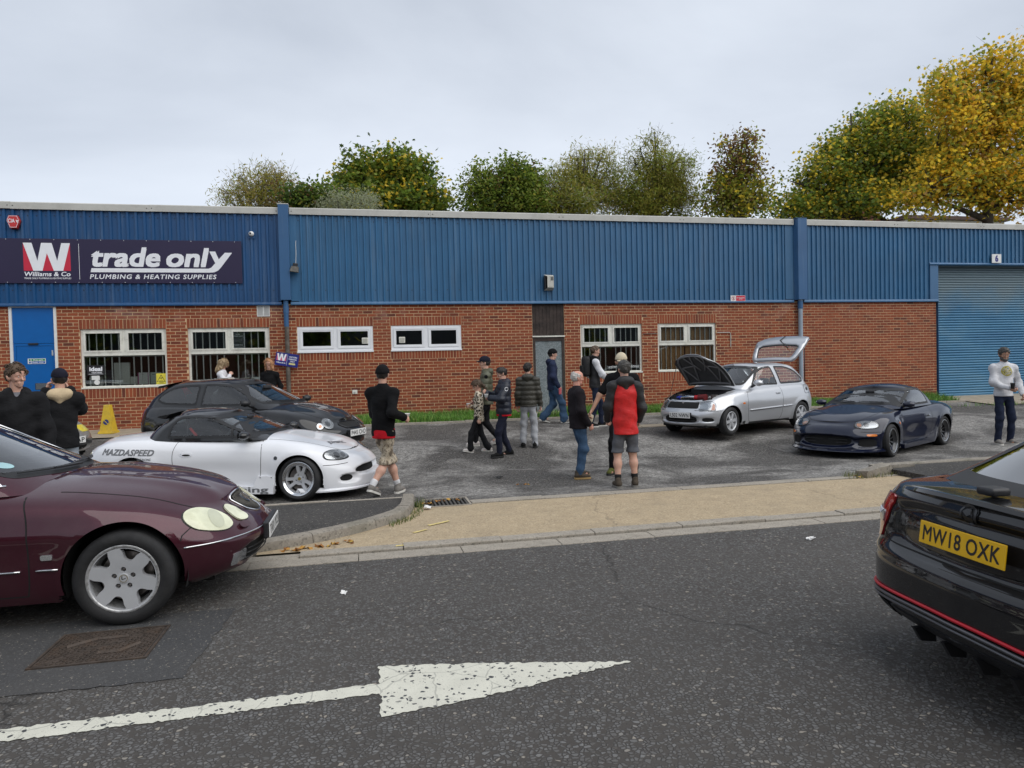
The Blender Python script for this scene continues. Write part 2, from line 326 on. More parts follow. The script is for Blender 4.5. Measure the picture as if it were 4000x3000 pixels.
# --- road edge: flat channel blocks and dropped kerb stones
chan = tag(bpy.data.objects.new('channel', None), kind='structure'); link(chan)
v, f = kerb_profile_stone(.915, .22, .008, .006); me_ch = mesh('channel_block', v, f, M['kerb'])
v, f = kerb_profile_stone(.915, .16, .03, .008); me_dk = mesh('dropped_kerbstone', v, f, M['kerb'])
for k in range(-16, 18):
 o = obj('channel_block', me_ch, chan); o.location = (k*.915-.10, 6.10+random.uniform(-.004, .004), random.uniform(-.004, .003)); o.rotation_euler = (0, 0, random.uniform(-.004, .004))
dk = tag(bpy.data.objects.new('dropped_kerb', None), kind='structure'); link(dk)
for k in range(-14, 14):
 x = k*.915+.30
 o = obj('dropped_kerbstone', me_dk, dk); o.location = (x, 6.335+random.uniform(-.004, .004), random.uniform(-.005, .006)-(.02 if x < -1.2 else 0)); o.rotation_euler = (random.uniform(-.01, .01), random.uniform(-.004, .004), random.uniform(-.004, .004))
# --- back edging: two courses of thin edging stones
be = tag(bpy.data.objects.new('back_edging', None), kind='structure'); link(be)
v, f = kerb_profile_stone(.915, .095, .03, .006); me_e1 = mesh('edging_stone', v, f, M['kerb'])
for k in range(0, 7):
 for j, yy in enumerate((8.235, 8.345)):
  o = obj('edging_stone', me_e1, be); o.location = (1.22+k*.915-j*.0, yy+random.uniform(-.006, .006), -.008+random.uniform(-.006, .004)-.006*j); o.rotation_euler = (0, random.uniform(-.006, .006), random.uniform(-.008, .008))
# --- left footway with radius kerb
curve = [(.56, 8.62), (.535, 8.36), (.50, 8.02), (.39, 7.62), (.10, 7.27), (-.22, 6.99), (-.52, 6.78), (-.93, 6.60), (-1.30, 6.52)]
def resample(pts, n):
 p = np.array(pts, float); d = np.r_[0, np.cumsum(np.linalg.norm(np.diff(p, axis=0), axis=1))]; t = np.linspace(0, d[-1], n)
 return np.stack([np.interp(t, d, p[:, k]) for k in range(p.shape[1])], 1)
kc = resample(curve, 46)
for _ in range(4): kc[1:-1] = (kc[:-2]+2*kc[1:-1]+kc[2:])/4
def kerb_h(x): return .012+.098*smooth01((x+1.22)/.35)
kerb = tag(bpy.data.objects.new('radius_kerb', None), kind='structure'); link(kerb)
cuts = [0, 11, 22, 33, 45]
for a, b_ in zip(cuts[:-1], cuts[1:]):
 seg = kc[a:b_+1].copy(); v = []; f = []
 for i, p in enumerate(seg):
  t_ = seg[min(i+1, len(seg)-1)]-seg[max(i-1, 0)]; t_ /= np.linalg.norm(t_); nrm = np.array([t_[1], -t_[0]])   # inward (footway side)
  if nrm[0] > 0 and a < 12: nrm = -nrm
  if nrm @ (np.array([-1., 8.]) - p) < 0: nrm = -nrm
  if i == 0: p = p+t_*.004
  if i == len(seg)-1: p = p-t_*.004
  h = kerb_h(p[0]); jx = random.uniform(-.003, .003)
  for u, z in ((-.012+jx, -.2), (jx, h-.035), (.008, h-.012), (.03, h), (.135, h+.004), (.145, h-.01), (.145, -.2)): v.append((*(p+nrm*u), z+random.uniform(-.002, .002)))
 n = 7
 for i in range(len(seg)-1):
  for k in range(n-1): f.append((i*n+k, (i+1)*n+k, (i+1)*n+k+1, i*n+k+1))
 f += [tuple(range(n)), tuple((len(seg)-1)*n+k for k in range(n))[::-1]]
 o = obj('kerbstone', mesh('kerbstone', v, f, M['kerb_rough']), kerb); fix_normals(o); auto_smooth(o, 40)
inner = []
for i, p in enumerate(kc):
 t_ = kc[min(i+1, 45)]-kc[max(i-1, 0)]; t_ /= np.linalg.norm(t_); nrm = np.array([t_[1], -t_[0]])
 if nrm @ (np.array([-1., 8.]) - p) < 0: nrm = -nrm
 q = p+nrm*.138; inner.append((q[0], q[1]))
fw_poly = inner+[(-1.5, 6.6), (-40, 6.6), (-40, 8.72), (.40, 8.68)]
pv = [Vector(p) for p in fw_poly]; gx = [Vector((x+random.uniform(-.03, .03), y+random.uniform(-.03, .03))) for x in np.arange(-6, .5, .22) for y in np.arange(6.7, 8.7, .22)]
r_ = delaunay_2d_cdt(pv+gx, [], [list(range(len(pv)))], 1, 1e-5)
def fwz(x, y):
 h = kerb_h(x) if y < 7.4 else kerb_h(max(x, -1.22+.35*smooth01((y-7.0)/.8)))
 return h-.006-.05*smooth01((y-7.6)/1.1)
tag(obj('footway', mesh('footway', [(p.x, p.y, fwz(p.x, p.y)) for p in r_[0]], [tuple(q) for q in r_[2]], M['footway'], True)), kind='structure')
# thin pale edging between footway and yard
eb = tag(bpy.data.objects.new('footway_edging', None), kind='structure'); link(eb)
v, f = kerb_profile_stone(.9, .05, .03, .006); me_e2 = mesh('edging_strip', v, f, M['kerb'])
for k in range(8):
 o = obj('edging_strip', me_e2, eb); o.location = (.42-.9*(k+1), 8.70+.012*k, .032+random.uniform(-.01, .006)); o.rotation_euler = (0, random.uniform(-.01, .01), -.013+random.uniform(-.01, .01))
# --- right footway and its loose broken kerb stones
tag(MB().box(7.2, 60, 6.62, 8.62, -.4, .085).build('footway', M['footway']), kind='structure')
kr = tag(bpy.data.objects.new('end_kerb', None), kind='structure'); link(kr)
v, f = kerb_profile_stone(.9, .14, .11, .03); me_k = mesh('kerbstone', v, f, M['kerb_rough'])
for k in range(6):
 o = obj('kerbstone', me_k, kr); o.location = (7.15+.9*k, 8.62+.02*k, -.01); o.rotation_euler = (0, random.uniform(-.01, .01), .02)
def broken_stone(name, label, loc, rz, ln, tilt):
 bm = bmesh.new(); bmesh.ops.create_cube(bm, size=1)
 bmesh.ops.subdivide_edges(bm, edges=bm.edges[:], cuts=3, use_grid_fill=True)
 rr = random.Random(int(ln*1000))
 for q in bm.verts: q.co = Vector((q.co.x*ln*(1-.12*abs(q.co.z+.5)*(q.co.x > .3)), q.co.y*.17, q.co.z*.14))+Vector([rr.uniform(-.012, .012) for _ in range(3)])
 me = bpy.data.meshes.new(name); bm.to_mesh(me); bm.free(); me.materials.append(M['kerb_rough'])
 o = obj(name, me); o.location = loc; o.rotation_euler = (0, tilt, rz); auto_smooth(o, 40); tag(o, label, 'kerbstone'); return o
broken_stone('broken_kerbstone', 'loose tilted kerbstone with a broken corner at the end of the crossover', (6.93, 8.36, .06), .33, .62, -.09)
broken_stone('broken_kerbstone', 'shorter loose kerbstone lying against the end of the raised kerb', (7.45, 8.52, .05), .12, .48, .03)
# --- grass verge, path, apron
M['soil'] = plain('verge_soil', (.05, .055, .022), .95, var=.4, vscale=9)
def strip(name, x0, x1, y0, y1, dz, mat):
 return grid_sheet(name, x0, x1, y0, y1, .5, .2, lambda x, y: gz(x, y)+dz, mat)
strip('verge_soil', -2.2, 16.45, 16.32, 17.40, .035, M['soil'])
strip('wall_path', -40, -2.2, 16.05, 17.40, .03, M['apron'])
strip('shutter_apron', 16.45, 40, 15.35, 17.9, .03, M['apron'])
ve = tag(bpy.data.objects.new('verge_edging', None), kind='structure'); link(ve)
v, f = kerb_profile_stone(.9, .05, .06, .006); me_ve = mesh('edging_stone', v, f, M['kerb'])
for k in range(21):
 x = -2.2+.9*k
 if x > 16: break
 o = obj('edging_stone', me_ve, ve); o.location = (x, 16.27, gz(0, 16.27)+random.uniform(-.012, .006)); o.rotation_euler = (0, random.uniform(-.012, .012), random.uniform(-.012, .012))
# door step
tag(MB().rbox(4.05, 4.95, 16.55, 17.36, .3, .47, .02).build('door_step', M['apron']), kind='structure')
# pale slab strip let into the yard
slab = tag(bpy.data.objects.new('slab_strip', None), kind='structure'); link(slab)
v, f = kerb_profile_stone(.62, .32, .012, .008); me_s = mesh('paving_slab', v, f, M['apron'])
for k in range(5):
 o = obj('paving_slab', me_s, slab); o.location = (5.35+.63*k, 14.3+.02*k, gz(0, 14.42)); o.rotation_euler = (math.atan(.07), 0, .02)
def grass(name, n, xr, yr, zf, hr, seed, cols, density=None, wid=.006):
 rg = np.random.default_rng(seed); V = np.zeros((n, 5, 3)); F = []
 x = rg.uniform(*xr, n); y = rg.uniform(*yr, n)
 if density is not None:
  keep = rg.random(n) < np.array([density(a, b) for a, b in zip(x, y)]); x = x[keep]; y = y[keep]; n = len(x); V = np.zeros((n, 5, 3))
 z = np.array([zf(a, b) for a, b in zip(x, y)]); h = rg.uniform(*hr, n)*(.6+.8*np.clip(np.sin(x*2.3)*np.sin(y*3+x)*.5+.5, 0, 1)); a = rg.uniform(0, 6.283, n); bend = rg.uniform(.1, .75, n)*h; ba = rg.uniform(0, 6.283, n)
 wv = np.stack([np.cos(a), np.sin(a), 0*a], 1)*wid; bd = np.stack([np.cos(ba), np.sin(ba), 0*a], 1)
 base = np.stack([x, y, z], 1); up = np.array([0, 0, 1.])
 V[:, 0] = base-wv; V[:, 1] = base+wv
 mid = base+bd*(bend*.35)[:, None]+up*(h*.6)[:, None]; V[:, 2] = mid+wv*.7; V[:, 3] = mid-wv*.7
 V[:, 4] = base+bd*bend[:, None]+up*h[:, None]
 F = [q for i in range(n) for q in ((5*i, 5*i+1, 5*i+2, 5*i+3), (5*i+3, 5*i+2, 5*i+4))]
 m, t, b = newmat(name); g = nd(t, 'ShaderNodeNewGeometry')
 t.links.new(ramp(t, g.outputs['Random Per Island'], cols), b.inputs['Base Color']); b.inputs['Roughness'].default_value = .6
 return tag(obj(name, mesh(name, V.reshape(-1, 3), F, m, True)), kind='stuff')
gc = [(0., (.05, .13, .014)), (.4, (.09, .23, .025)), (.75, (.15, .33, .04)), (1., (.28, .34, .09))]
o = grass('verge_grass', 52000, (-2.1, 16.3), (16.33, 17.34), lambda x, y: gz(x, y)+.035, (.07, .2), 3, gc,
   lambda x, y: 0 if (4.02 < x < 4.98 and y > 16.5) else (1. if x < 14.2 else .5))
tag(o, 'bright green grass along the foot of the brick wall', 'grass')
o = grass('kerb_weeds', 2600, (.2, 1.3), (7.2, 8.5), lambda x, y: .012, (.02, .075), 5, [(0., (.05, .09, .015)), (.5, (.10, .14, .03)), (1., (.20, .18, .06))],
   lambda x, y: 1. if min(np.hypot(kc[:, 0]-x, kc[:, 1]-y)) < .13 and x > np.interp(y, kc[::-1, 1], kc[::-1, 0]) else 0, .004)
tag(o, 'moss and weeds along the foot of the curved kerb', 'weeds')
o = grass('loose_weeds', 900, (6.4, 7.3), (8.15, 8.75), lambda x, y: .01, (.02, .10), 6, [(0., (.07, .10, .02)), (1., (.26, .24, .10))], lambda x, y: .6 if abs(y-8.3-.25*(x-6.7)) < .2 else 0, .004)
tag(o, 'straggly weeds among the broken kerbstones', 'weeds')
o = grass('apron_weeds', 1500, (13.6, 19), (15.2, 15.45), lambda x, y: gz(x, y)+.02, (.03, .10), 8, gc, lambda x, y: 1. if math.sin(x*2.7)+math.sin(x*6.1) > .6 else .1, .006)
tag(o, 'weeds along the edge of the concrete apron', 'weeds')
# --- paint arrow on the road
def paint_mat(name, c, thr=.78):
 m, t, b = newmat(name); v = coord(t)
 wv = nd(t, 'ShaderNodeTexNoise', i_Scale=14., i_Detail=2.); t.links.new(v, wv.inputs['Vector'])
 add = nd(t, 'ShaderNodeVectorMath', operation='MULTIPLY_ADD'); t.links.new(wv.outputs['Color'], add.inputs[0]); add.inputs[1].default_value = (.03, .03, .03); t.links.new(v, add.inputs[2]); vv = add.outputs[0]
 ce = nd(t, 'ShaderNodeTexVoronoi', i_Scale=46.); t.links.new(vv, ce.inputs['Vector']); sc = nd(t, 'ShaderNodeSeparateColor'); t.links.new(ce.outputs['Color'], sc.inputs[0])
 ed = voro(t, vv, 46., 'DISTANCE_TO_EDGE')
 wear = noise(t, v, 3.5, 4, .6)
 k = math_(t, 'MULTIPLY', ramp(t, math_(t, 'ADD', sc.outputs[0], math_(t, 'MULTIPLY', wear, .30)), [(thr, 0.), (thr+.04, 1.)]), ramp(t, ed, [(.10, 0.), (.15, 1.)]))
 fine = ramp(t, noise(t, v, 160., 3, .7), [(.60, 0.), (.66, .8)])
 k = math_(t, 'MAXIMUM', k, math_(t, 'MULTIPLY', fine, .6))
 crack = nd(t, 'ShaderNodeTexVoronoi', feature='DISTANCE_TO_EDGE', i_Scale=3.2); t.links.new(add.outputs[0], crack.inputs['Vector'])
 k = math_(t, 'MAXIMUM', k, math_(t, 'MULTIPLY', ramp(t, crack.outputs[0], [(.006, 1.), (.012, 0.)]), .35))
 col = mixc(t, k, ramp(t, noise(t, v, 6., 5), [(.3, tuple(x*.88 for x in c)), (.7, c)]), (.05, .052, .056))
 t.links.new(col, b.inputs['Base Color']); b.inputs['Roughness'].default_value = .7
 bump(t, b, math_(t, 'ADD', math_(t, 'MULTIPLY', ed, 2.), noise(t, v, 200., 2)), .35, .004); return m
M['roadpaint'] = paint_mat('worn_road_paint', (.66, .645, .55), .97)
def ragged(poly, step=.018, amp=.0065):
 out = []; n = len(poly)
 for i in range(n):
  a = np.array(poly[i]); b_ = np.array(poly[(i+1) % n]); L_ = np.linalg.norm(b_-a); k = max(1, int(L_/step)); nn = np.array([b_[1]-a[1], a[0]-b_[0]])/max(L_, 1e-6)
  for j in range(k): out.append(tuple(a+(b_-a)*j/k+nn*random.uniform(-amp, amp)))
 return out
shaft = [(-3.2, 3.50), (0.03, 3.555), (0.03, 3.31), (.50, 3.375), (1.395, 3.578), (.52, 3.79), (0.03, 3.885), (.03, 3.668), (-3.2, 3.635)]
rp_ = ragged(shaft, .02, .010); pv = [Vector(p) for p in rp_]; r_ = delaunay_2d_cdt(pv, [], [list(range(len(pv)))], 1, 1e-6)
o = obj('road_arrow', mesh('road_arrow', [(p.x, p.y, .004) for p in r_[0]], [tuple(q) for q in r_[2]], M['roadpaint'])); tag(o, kind='structure')
# small yellow paint dashes on the crossover
def dash(x, y, l, w_, a):
 p = ragged([(-l/2, -w_/2), (l/2, -w_/2*.6), (l/2, w_/2*.8), (-l/2, w_/2)], .03, .006); c, s_ = math.cos(a), math.sin(a)
 tag(obj('yellow_paint_dash', mesh('yellow_paint_dash', [(x+c*u-s_*q, y+s_*u+c*q, .031 if y < 6.5 else .0265) for u, q in p], [tuple(range(len(p)))], plain('faded_yellow_paint', (.62, .50, .20), .8, var=.2, vscale=20))), kind='structure')
dash(.35, 6.42, .24, .05, .05); dash(.72, 7.25, .28, .05, .55); dash(.5, 6.95, .17, .045, .6)
# --- smooth patch and manhole cover
rp_ = ragged([(-3.4, 4.03), (-1.02, 4.02), (-.985, 4.5), (-.93, 5.12), (-3.4, 5.2)], .05, .012); pv = [Vector(p) for p in rp_]; r_ = delaunay_2d_cdt(pv, [], [list(range(len(pv)))], 1, 1e-6)
tag(obj('road_patch', mesh('road_patch', [(p.x, p.y, .004) for p in r_[0]], [tuple(q) for q in r_[2]], M['patch'])), kind='structure')
M['rust'] = plain('rusty_iron', (.075, .058, .047), .7, .35, var=.35, vscale=14, dirt=((.12, .07, .04), 9., .5), bmp=.4, bscale=90)
mh = thing('manhole_cover', 'rusty double triangle manhole cover set in the smooth dark patch', 'manhole cover', (-1.61, 4.62, .006))
MB().box(-.315, .315, -.265, -.25, -.03, .006).box(-.315, .315, .25, .265, -.03, .006).box(-.315, -.30, -.25, .25, -.03, .006).box(.30, .315, -.25, .25, -.03, .006).build('frame', M['rust'], mh)
for sgn in (1, -1):
 tri = [(-.295, -.245), (.29, -.245), (.29, .238)] if sgn > 0 else [(-.295, -.238), (.285, .245), (-.295, .245)]
 pl = MB().prism(tri, lambda u, q, d: (u, q, d), -.02, .002).build('plate', M['rust'], mh)
 tb = MB(); rr = random.Random(4)
 for i in range(22):
  for j in range(17):
   u = -.275+i*.0262; q = -.225+j*.0282
   ins = (q < (u+.295)*.83-.245-.02) if sgn > 0 else (q > (u+.295)*.83-.238+.02)
   if not ins: continue
   mtx = Matrix.Rotation(R(45 if (i+j) % 2 else -45), 3, 'Z'); tb.obox((u, q, .004), .018, .006, .006, mtx)
 tb.tube([(-.05*sgn+.06, -.12*sgn, .005), (.10*sgn+.03, -.12*sgn, .005), (.21*sgn, -.02*sgn, .005)], .012, 4)
 tag(tb.build('tread', M['rust'], pl), kind='stuff')
# --- drain grate
gr = thing('drain_grate', 'dark iron drain grate beside the curved kerb', 'drain', (.93, 8.40, .016), .0)
g_ = MB(); g_.box(-.28, .28, -.25, -.225, -.05, .008).box(-.28, .28, .225, .25, -.05, .008).box(-.28, -.255, -.225, .225, -.05, .008).box(.255, .28, -.225, .225, -.05, .008)
g_.build('frame', M['kerb'], gr)
M['iron'] = plain('grey_iron', (.10, .095, .085), .6, .5, var=.3, vscale=12, bmp=.3)
for k in range(11): MB().obox((-.235+.047*k, 0, -.004), .022, .45, .02, Matrix.Rotation(.0, 3, 'Z')).build('bar', M['iron'], gr)
MB().box(-.26, .26, -.22, .22, -.02, -.015).build('pit', M['dark'], gr)
# --- fallen leaves and litter
lf = MB(); rr = random.Random(9)
leaf_spots = [(-.55, 6.60), (-.42, 6.62), (-.3, 6.68), (-.66, 6.57), (-.2, 6.72), (-.75, 6.56), (.85, 8.45), (1.0, 8.5), (.7, 8.3), (2.1, 9.2), (6.8, 8.3), (6.6, 8.25)]
for x, y in leaf_spots:
 for _ in range(4):
  px, py = x+rr.gauss(0, .05), y+rr.gauss(0, .025); a = rr.uniform(0, 6.28); s_ = rr.uniform(.02, .04); pts = []
  for k in range(7):
   r0 = s_*(1 if k % 2 == 0 else .55); pts.append((px+r0*math.cos(a+k*.9), py+r0*math.sin(a+k*.9), .018+rr.uniform(0, .03)))
  lf.add(pts, [tuple(range(7))])
m, t, b = newmat('fallen_leaf'); g = nd(t, 'ShaderNodeNewGeometry'); t.links.new(ramp(t, g.outputs['Random Per Island'], [(0., (.20, .08, .02)), (.5, (.38, .17, .03)), (1., (.45, .30, .06))]), b.inputs['Base Color']); b.inputs['Roughness'].default_value = .8
tag(lf.build('fallen_leaves', m), 'brown and orange fallen leaves caught along the kerb', 'leaves', kind='stuff')
def crumple(name, label, x, y, z, s_, seed, mat):
 rr = random.Random(seed); bm = bmesh.new(); bmesh.ops.create_grid(bm, x_segments=4, y_segments=3, size=s_)
 for q in bm.verts: q.co = Vector((q.co.x+rr.gauss(0, s_*.2), q.co.y*.6+rr.gauss(0, s_*.2), rr.uniform(0, s_*.5)))
 bmesh.ops.solidify(bm, geom=bm.faces[:], thickness=.002)
 me = bpy.data.meshes.new(name); bm.to_mesh(me); bm.free(); me.materials.append(mat); o = obj(name, me); o.location = (x, y, z); o.rotation_euler = (0, 0, rr.uniform(0, 6)); tag(o, label, 'litter')
tis = plain('tissue', (.75, .74, .72), .9, var=.08)
crumple('tissue', 'crumpled white tissue lying beside the drain grate', .66, 8.05, .03, .06, 1, tis)
crumple('tissue', 'scrap of white tissue on the road between the crossover and the black hatchback', 3.95, 5.60, .004, .05, 2, tis)
crumple('tissue', 'tiny white scrap on the road below the broken grey wheel mark', -.2, 5.25, .004, .03, 5, tis)
crumple('rag', 'black scrap on the pale patch of the yard', 1.95, 10.3, gz(0, 10.3)+.003, .07, 4, plain('rag2', (.03, .03, .03), .9))
# ================================================================== BUILDING
WY = WALL_Y; CLAD_Z, ROOF_Z, BASE_Z = 3.27, 5.57, .25
def brick_mat():
 m, t, b = newmat('red_brick'); g = nd(t, 'ShaderNodeNewGeometry'); oi = nd(t, 'ShaderNodeObjectInfo')
 r1 = math_(t, 'FRACT', math_(t, 'ADD', g.outputs['Random Per Island'], math_(t, 'MULTIPLY', oi.outputs['Random'], 7.31)))
 col = ramp(t, r1, [(0., (.10, .028, .018)), (.05, (.17, .036, .016)), (.16, (.23, .048, .018)), (.5, (.29, .064, .022)), (.85, (.34, .082, .029)), (1., (.23, .062, .03))])
 n = noise(t, g.outputs['Position'], 38., 5, .65); col = mixc(t, ramp(t, n, [(.35, 0.), (.8, .45)]), col, (.13, .035, .018))
 # lime bloom washing down from the cladding, and scattered bloom patches
 sp = nd(t, 'ShaderNodeSeparateXYZ'); t.links.new(g.outputs['Position'], sp.inputs[0])
 col = mixc(t, ramp(t, noise(t, g.outputs['Position'], .7, 6, .65), [(.42, 0.), (.7, .38)]), col, (.15, .04, .022)); hz = ramp(t, math_(t, 'DIVIDE', sp.outputs[2], 3.3), [(.80, 0.), (.985, 1.)])
 n2 = noise(t, g.outputs['Position'], 1.5, 5, .6); eff = math_(t, 'MULTIPLY', ramp(t, n2, [(.54, 0.), (.70, .45)]), hz)
 n3 = ramp(t, noise(t, g.outputs['Position'], .8, 4, .5), [(.70, 0.), (.78, .22)])
 col = mixc(t, math_(t, 'MAXIMUM', eff, n3), col, (.42, .33, .29))
 t.links.new(col, b.inputs['Base Color']); b.inputs['Roughness'].default_value = .85
 bump(t, b, n, .35, .006); return m
M['brick'] = brick_mat()
M['mortar'] = plain('buff_mortar', (.62, .45, .265), .9, var=.15, vscale=4., bmp=.4, bscale=150, dirt=((.2, .15, .1), 1.3, .5))
def clad_mat(name, c):
 m, t, b = newmat(name); g = nd(t, 'ShaderNodeNewGeometry'); mp_ = nd(t, 'ShaderNodeMapping'); mp_.inputs['Scale'].default_value = (9., 1., .5); t.links.new(g.outputs['Position'], mp_.inputs[0])
 st = noise(t, mp_.outputs[0], 1., 6, .65); bl = noise(t, g.outputs['Position'], 1.1, 5, .6)
 col = ramp(t, bl, [(.3, tuple(x*.88 for x in c)), (.7, tuple(min(1, x*1.1) for x in c))])
 col = mixc(t, ramp(t, st, [(.52, 0.), (.80, .5)]), col, tuple(.55*x+.45*y for x, y in zip(c, (.30, .38, .45))))
 oi = nd(t, 'ShaderNodeObjectInfo'); col = mixc(t, math_(t, 'MULTIPLY', oi.outputs['Random'], .22), col, tuple(.7*x+.05 for x in c))
 t.links.new(col, b.inputs['Base Color']); b.inputs['Roughness'].default_value = .42
 b.inputs['Specular IOR Level'].default_value = .4
 bump(t, b, noise(t, g.outputs['Position'], 5., 4), .08, .02); return m
M['clad'] = clad_mat('faded_blue_cladding', (.028, .122, .25)); M['clad_l'] = clad_mat('blue_cladding', (.008, .068, .19))
M['drip'] = clad_mat('blue_flashing', (.045, .135, .27)); M['boxblue'] = clad_mat('blue_gutter_box', (.030, .105, .235))
M['trim'] = plain('grey_roof_flashing', (.50, .49, .45), .45, var=.07, vscale=2., dirt=((.25, .24, .2), 3., .4))
M['doorblue'] = plain('blue_door_paint', (.0, .105, .37), .35, var=.05)
M['roofing'] = plain('grey_roof_sheet', (.25, .25, .25), .7, var=.15)
BLD = thing('industrial_unit', 'long low brick industrial unit with ribbed blue metal cladding above', 'building', (0, 0, 0))
# openings: (x0,x1,z0,z1) ; bottoms of doors run to the ground
WIN = [(-6.28, -4.48, 1.389, 2.739, 'A'), (-4.01, -2.20, 1.389, 2.739, 'A'), (-1.56, .225, 2.114, 2.739, 'B'), (.665, 2.41, 2.114, 2.739, 'B'), (5.56, 7.27, 1.42, 2.715, 'A'), (7.73, 9.43, 1.42, 2.715, 'A')]
DOORS = [(-7.69, -6.745, .2, CLAD_Z), (4.265, 5.12, .2, CLAD_Z)]
SHUT_X = 16.53
openings = [w_[:4] for w_ in WIN]+DOORS
soldier = []
for x0, x1, z0, z1, k in WIN:
 soldier += [(x0-.02, x1+.01, z1, 2.964), (x0-.02, x1+.01, 1.164 if k == 'A' else 1.914, z0)]
XL, XR = -16., SHUT_X
def cell_wall(mb, x0, x1, z0, z1, holes, y, m=0, depth=.09):
 xs = sorted({x0, x1, *[h for q in holes for h in q[:2] if x0 < h < x1]}); zs = sorted({z0, z1, *[h for q in holes for h in q[2:4] if z0 < h < z1]})
 for a, b_ in zip(xs[:-1], xs[1:]):
  for c, d in zip(zs[:-1], zs[1:]):
   mx_, mz = (a+b_)/2, (c+d)/2
   if any(q[0] < mx_ < q[1] and q[2] < mz < q[3] for q in holes): continue
   mb.add([(a, y, c), (b_, y, c), (b_, y, d), (a, y, d)], [(0, 1, 2, 3)], m)
 for q in holes:                                          # reveals
  a, b_, c, d = q[:4]
  for p in (((a, c), (a, d)), ((b_, d), (b_, c)), ((a, d), (b_, d)), ((b_, c), (a, c))):
   mb.add([(p[0][0], y, p[0][1]), (p[1][0], y, p[1][1]), (p[1][0], y+depth, p[1][1]), (p[0][0], y+depth, p[0][1])], [(0, 1, 2, 3)], 1)
mb = MB(); cell_wall(mb, XL, XR, .1, CLAD_Z+.02, openings, WY)
mb.add([(XR, WY, .1), (XR, WY+.35, .1), (XR, WY+.35, CLAD_Z), (XR, WY, CLAD_Z)], [(0, 1, 2, 3)], 1)
wall = mb.build('brick_wall', [M['mortar'], M['brick']], BLD)
# bricks
def brick_geo(x0, x1, z0, z1, y, pr=.005):
 v = [(x0, y, z0), (x1, y, z0), (x1, y, z1), (x0, y, z1)]; e = .002
 v += [(x0+e, y-pr, z0+e), (x1-e, y-pr, z0+e), (x1-e, y-pr, z1-e), (x0+e, y-pr, z1-e)]
 return v, [(4, 5, 6, 7), (0, 1, 5, 4), (1, 2, 6, 5), (2, 3, 7, 6), (3, 0, 4, 7)]
bricks = []; full = []
k = 0; z = CLAD_Z-.006
while z > .15:
 zt, zb_ = z-.006, z-.069; zm = (zt+zb_)/2
 segs = [(XL, XR)]
 for q in openings+soldier:
  if q[2]-.002 < zm < q[3]+.002:
   segs = [s_ for a, b_ in segs for s_ in ([(a, b_)] if q[1] <= a or q[0] >= b_ else [t_ for t_ in ((a, q[0]), (q[1], b_)) if t_[1]-t_[0] > .02])]
 off = (k % 2)*.1125
 for a, b_ in segs:
  n0 = math.floor((a-off)/.225); n1 = math.ceil((b_-off)/.225)
  for n in range(n0, n1+1):
   x0, x1 = max(a, off+n*.225)+.006, min(b_, off+(n+1)*.225)-.006
   if x1-x0 < .03: continue
   bricks.append((x0, x1, zb_, zt)); full.append(x1-x0 > .21)
 z -= .075; k += 1
for x0, x1, z0, z1 in soldier:
 n = round((x1-x0)/.075); s_ = (x1-x0)/n
 for i in range(n): bricks.append((x0+i*s_+.005, x0+(i+1)*s_-.005, z0+.004, z1-.006)); full.append(False)
# the 300 bricks that show largest: full stretchers nearest the camera and not behind cars or people
cand = [i for i, q in enumerate(bricks) if full[i] and -7.85 < q[0] and (q[2] > 1.9 or (-1.4 < q[0] < 2.2 and q[2] > 1.0))]
cand.sort(key=lambda i: (bricks[i][0])**2*0+math.hypot(bricks[i][0], WY) + (-.4 if bricks[i][0] < -1.8 else 0))
pick = set(cand[:300])
v, f = brick_geo(-.1065, .1065, -.0315, .0315, 0); me_b = mesh('brick', v, f, M['brick'])
for i in sorted(pick):
 q = bricks[i]; o = obj('brick', me_b, wall); o.location = ((q[0]+q[1])/2, WY-random.uniform(0, .0015), (q[2]+q[3])/2); o.rotation_euler = (0, random.uniform(-.006, .006), 0)
mb = MB(); rr = random.Random(3)
for i, q in enumerate(bricks):
 if i in pick or q[2] < .2: continue
 dx, dz = rr.uniform(-.0015, .0015), rr.uniform(-.0015, .0015)
 v, f = brick_geo(q[0]+dx, q[1]+dx, q[2]+dz, q[3]+dz, WY-rr.uniform(0, .0015)); mb.add(v, f)
tag(mb.build('brickwork', M['brick'], wall), kind='stuff')
# cladding sheets ------------------------------------------------------
def clad_sheet(x0, x1, z0, z1, pitch, mat, y=WY-.03, dep=.036, phase=0., holes=()):
 prof = []; n = int(math.ceil((x1-x0)/pitch))
 for i in range(n):
  for u, d in ((0, 0), (.52, 0), (.60, -dep), (.86, -dep), (.94, 0)):
   x = x0+(i+u)*pitch
   if x <= x1: prof.append((x, y+d))
 prof.append((x1, y)); N = len(prof)
 v = [(x, yy, z) for z in (z0, z1) for x, yy in prof]
 return obj('cladding_sheet', mesh('cladding_sheet', v, [(i, i+1, N+i+1, N+i) for i in range(N-1)], mat), BLD)
def clad_bay(x0, x1, z0, z1, pitch, nper, mat):
 x = x0
 while x < x1-.02:
  xe = min(x1, x+pitch*nper); clad_sheet(x, xe, z0, z1(x) if callable(z1) else z1, pitch, mat, y=WY-.03-random.uniform(0, .0025)); x = xe
clad_bay(-16., -1.90, CLAD_Z+.02, 5.44, .178, 6, M['clad_l'])
clad_bay(-1.50, 11.55, CLAD_Z+.02, 5.44, .148, 7, M['clad'])
clad_bay(12.16, 16.28, CLAD_Z+.02, 5.44, .148, 7, M['clad'])
clad_bay(16.28, 27., 4.39, 5.44, .148, 7, M['clad'])
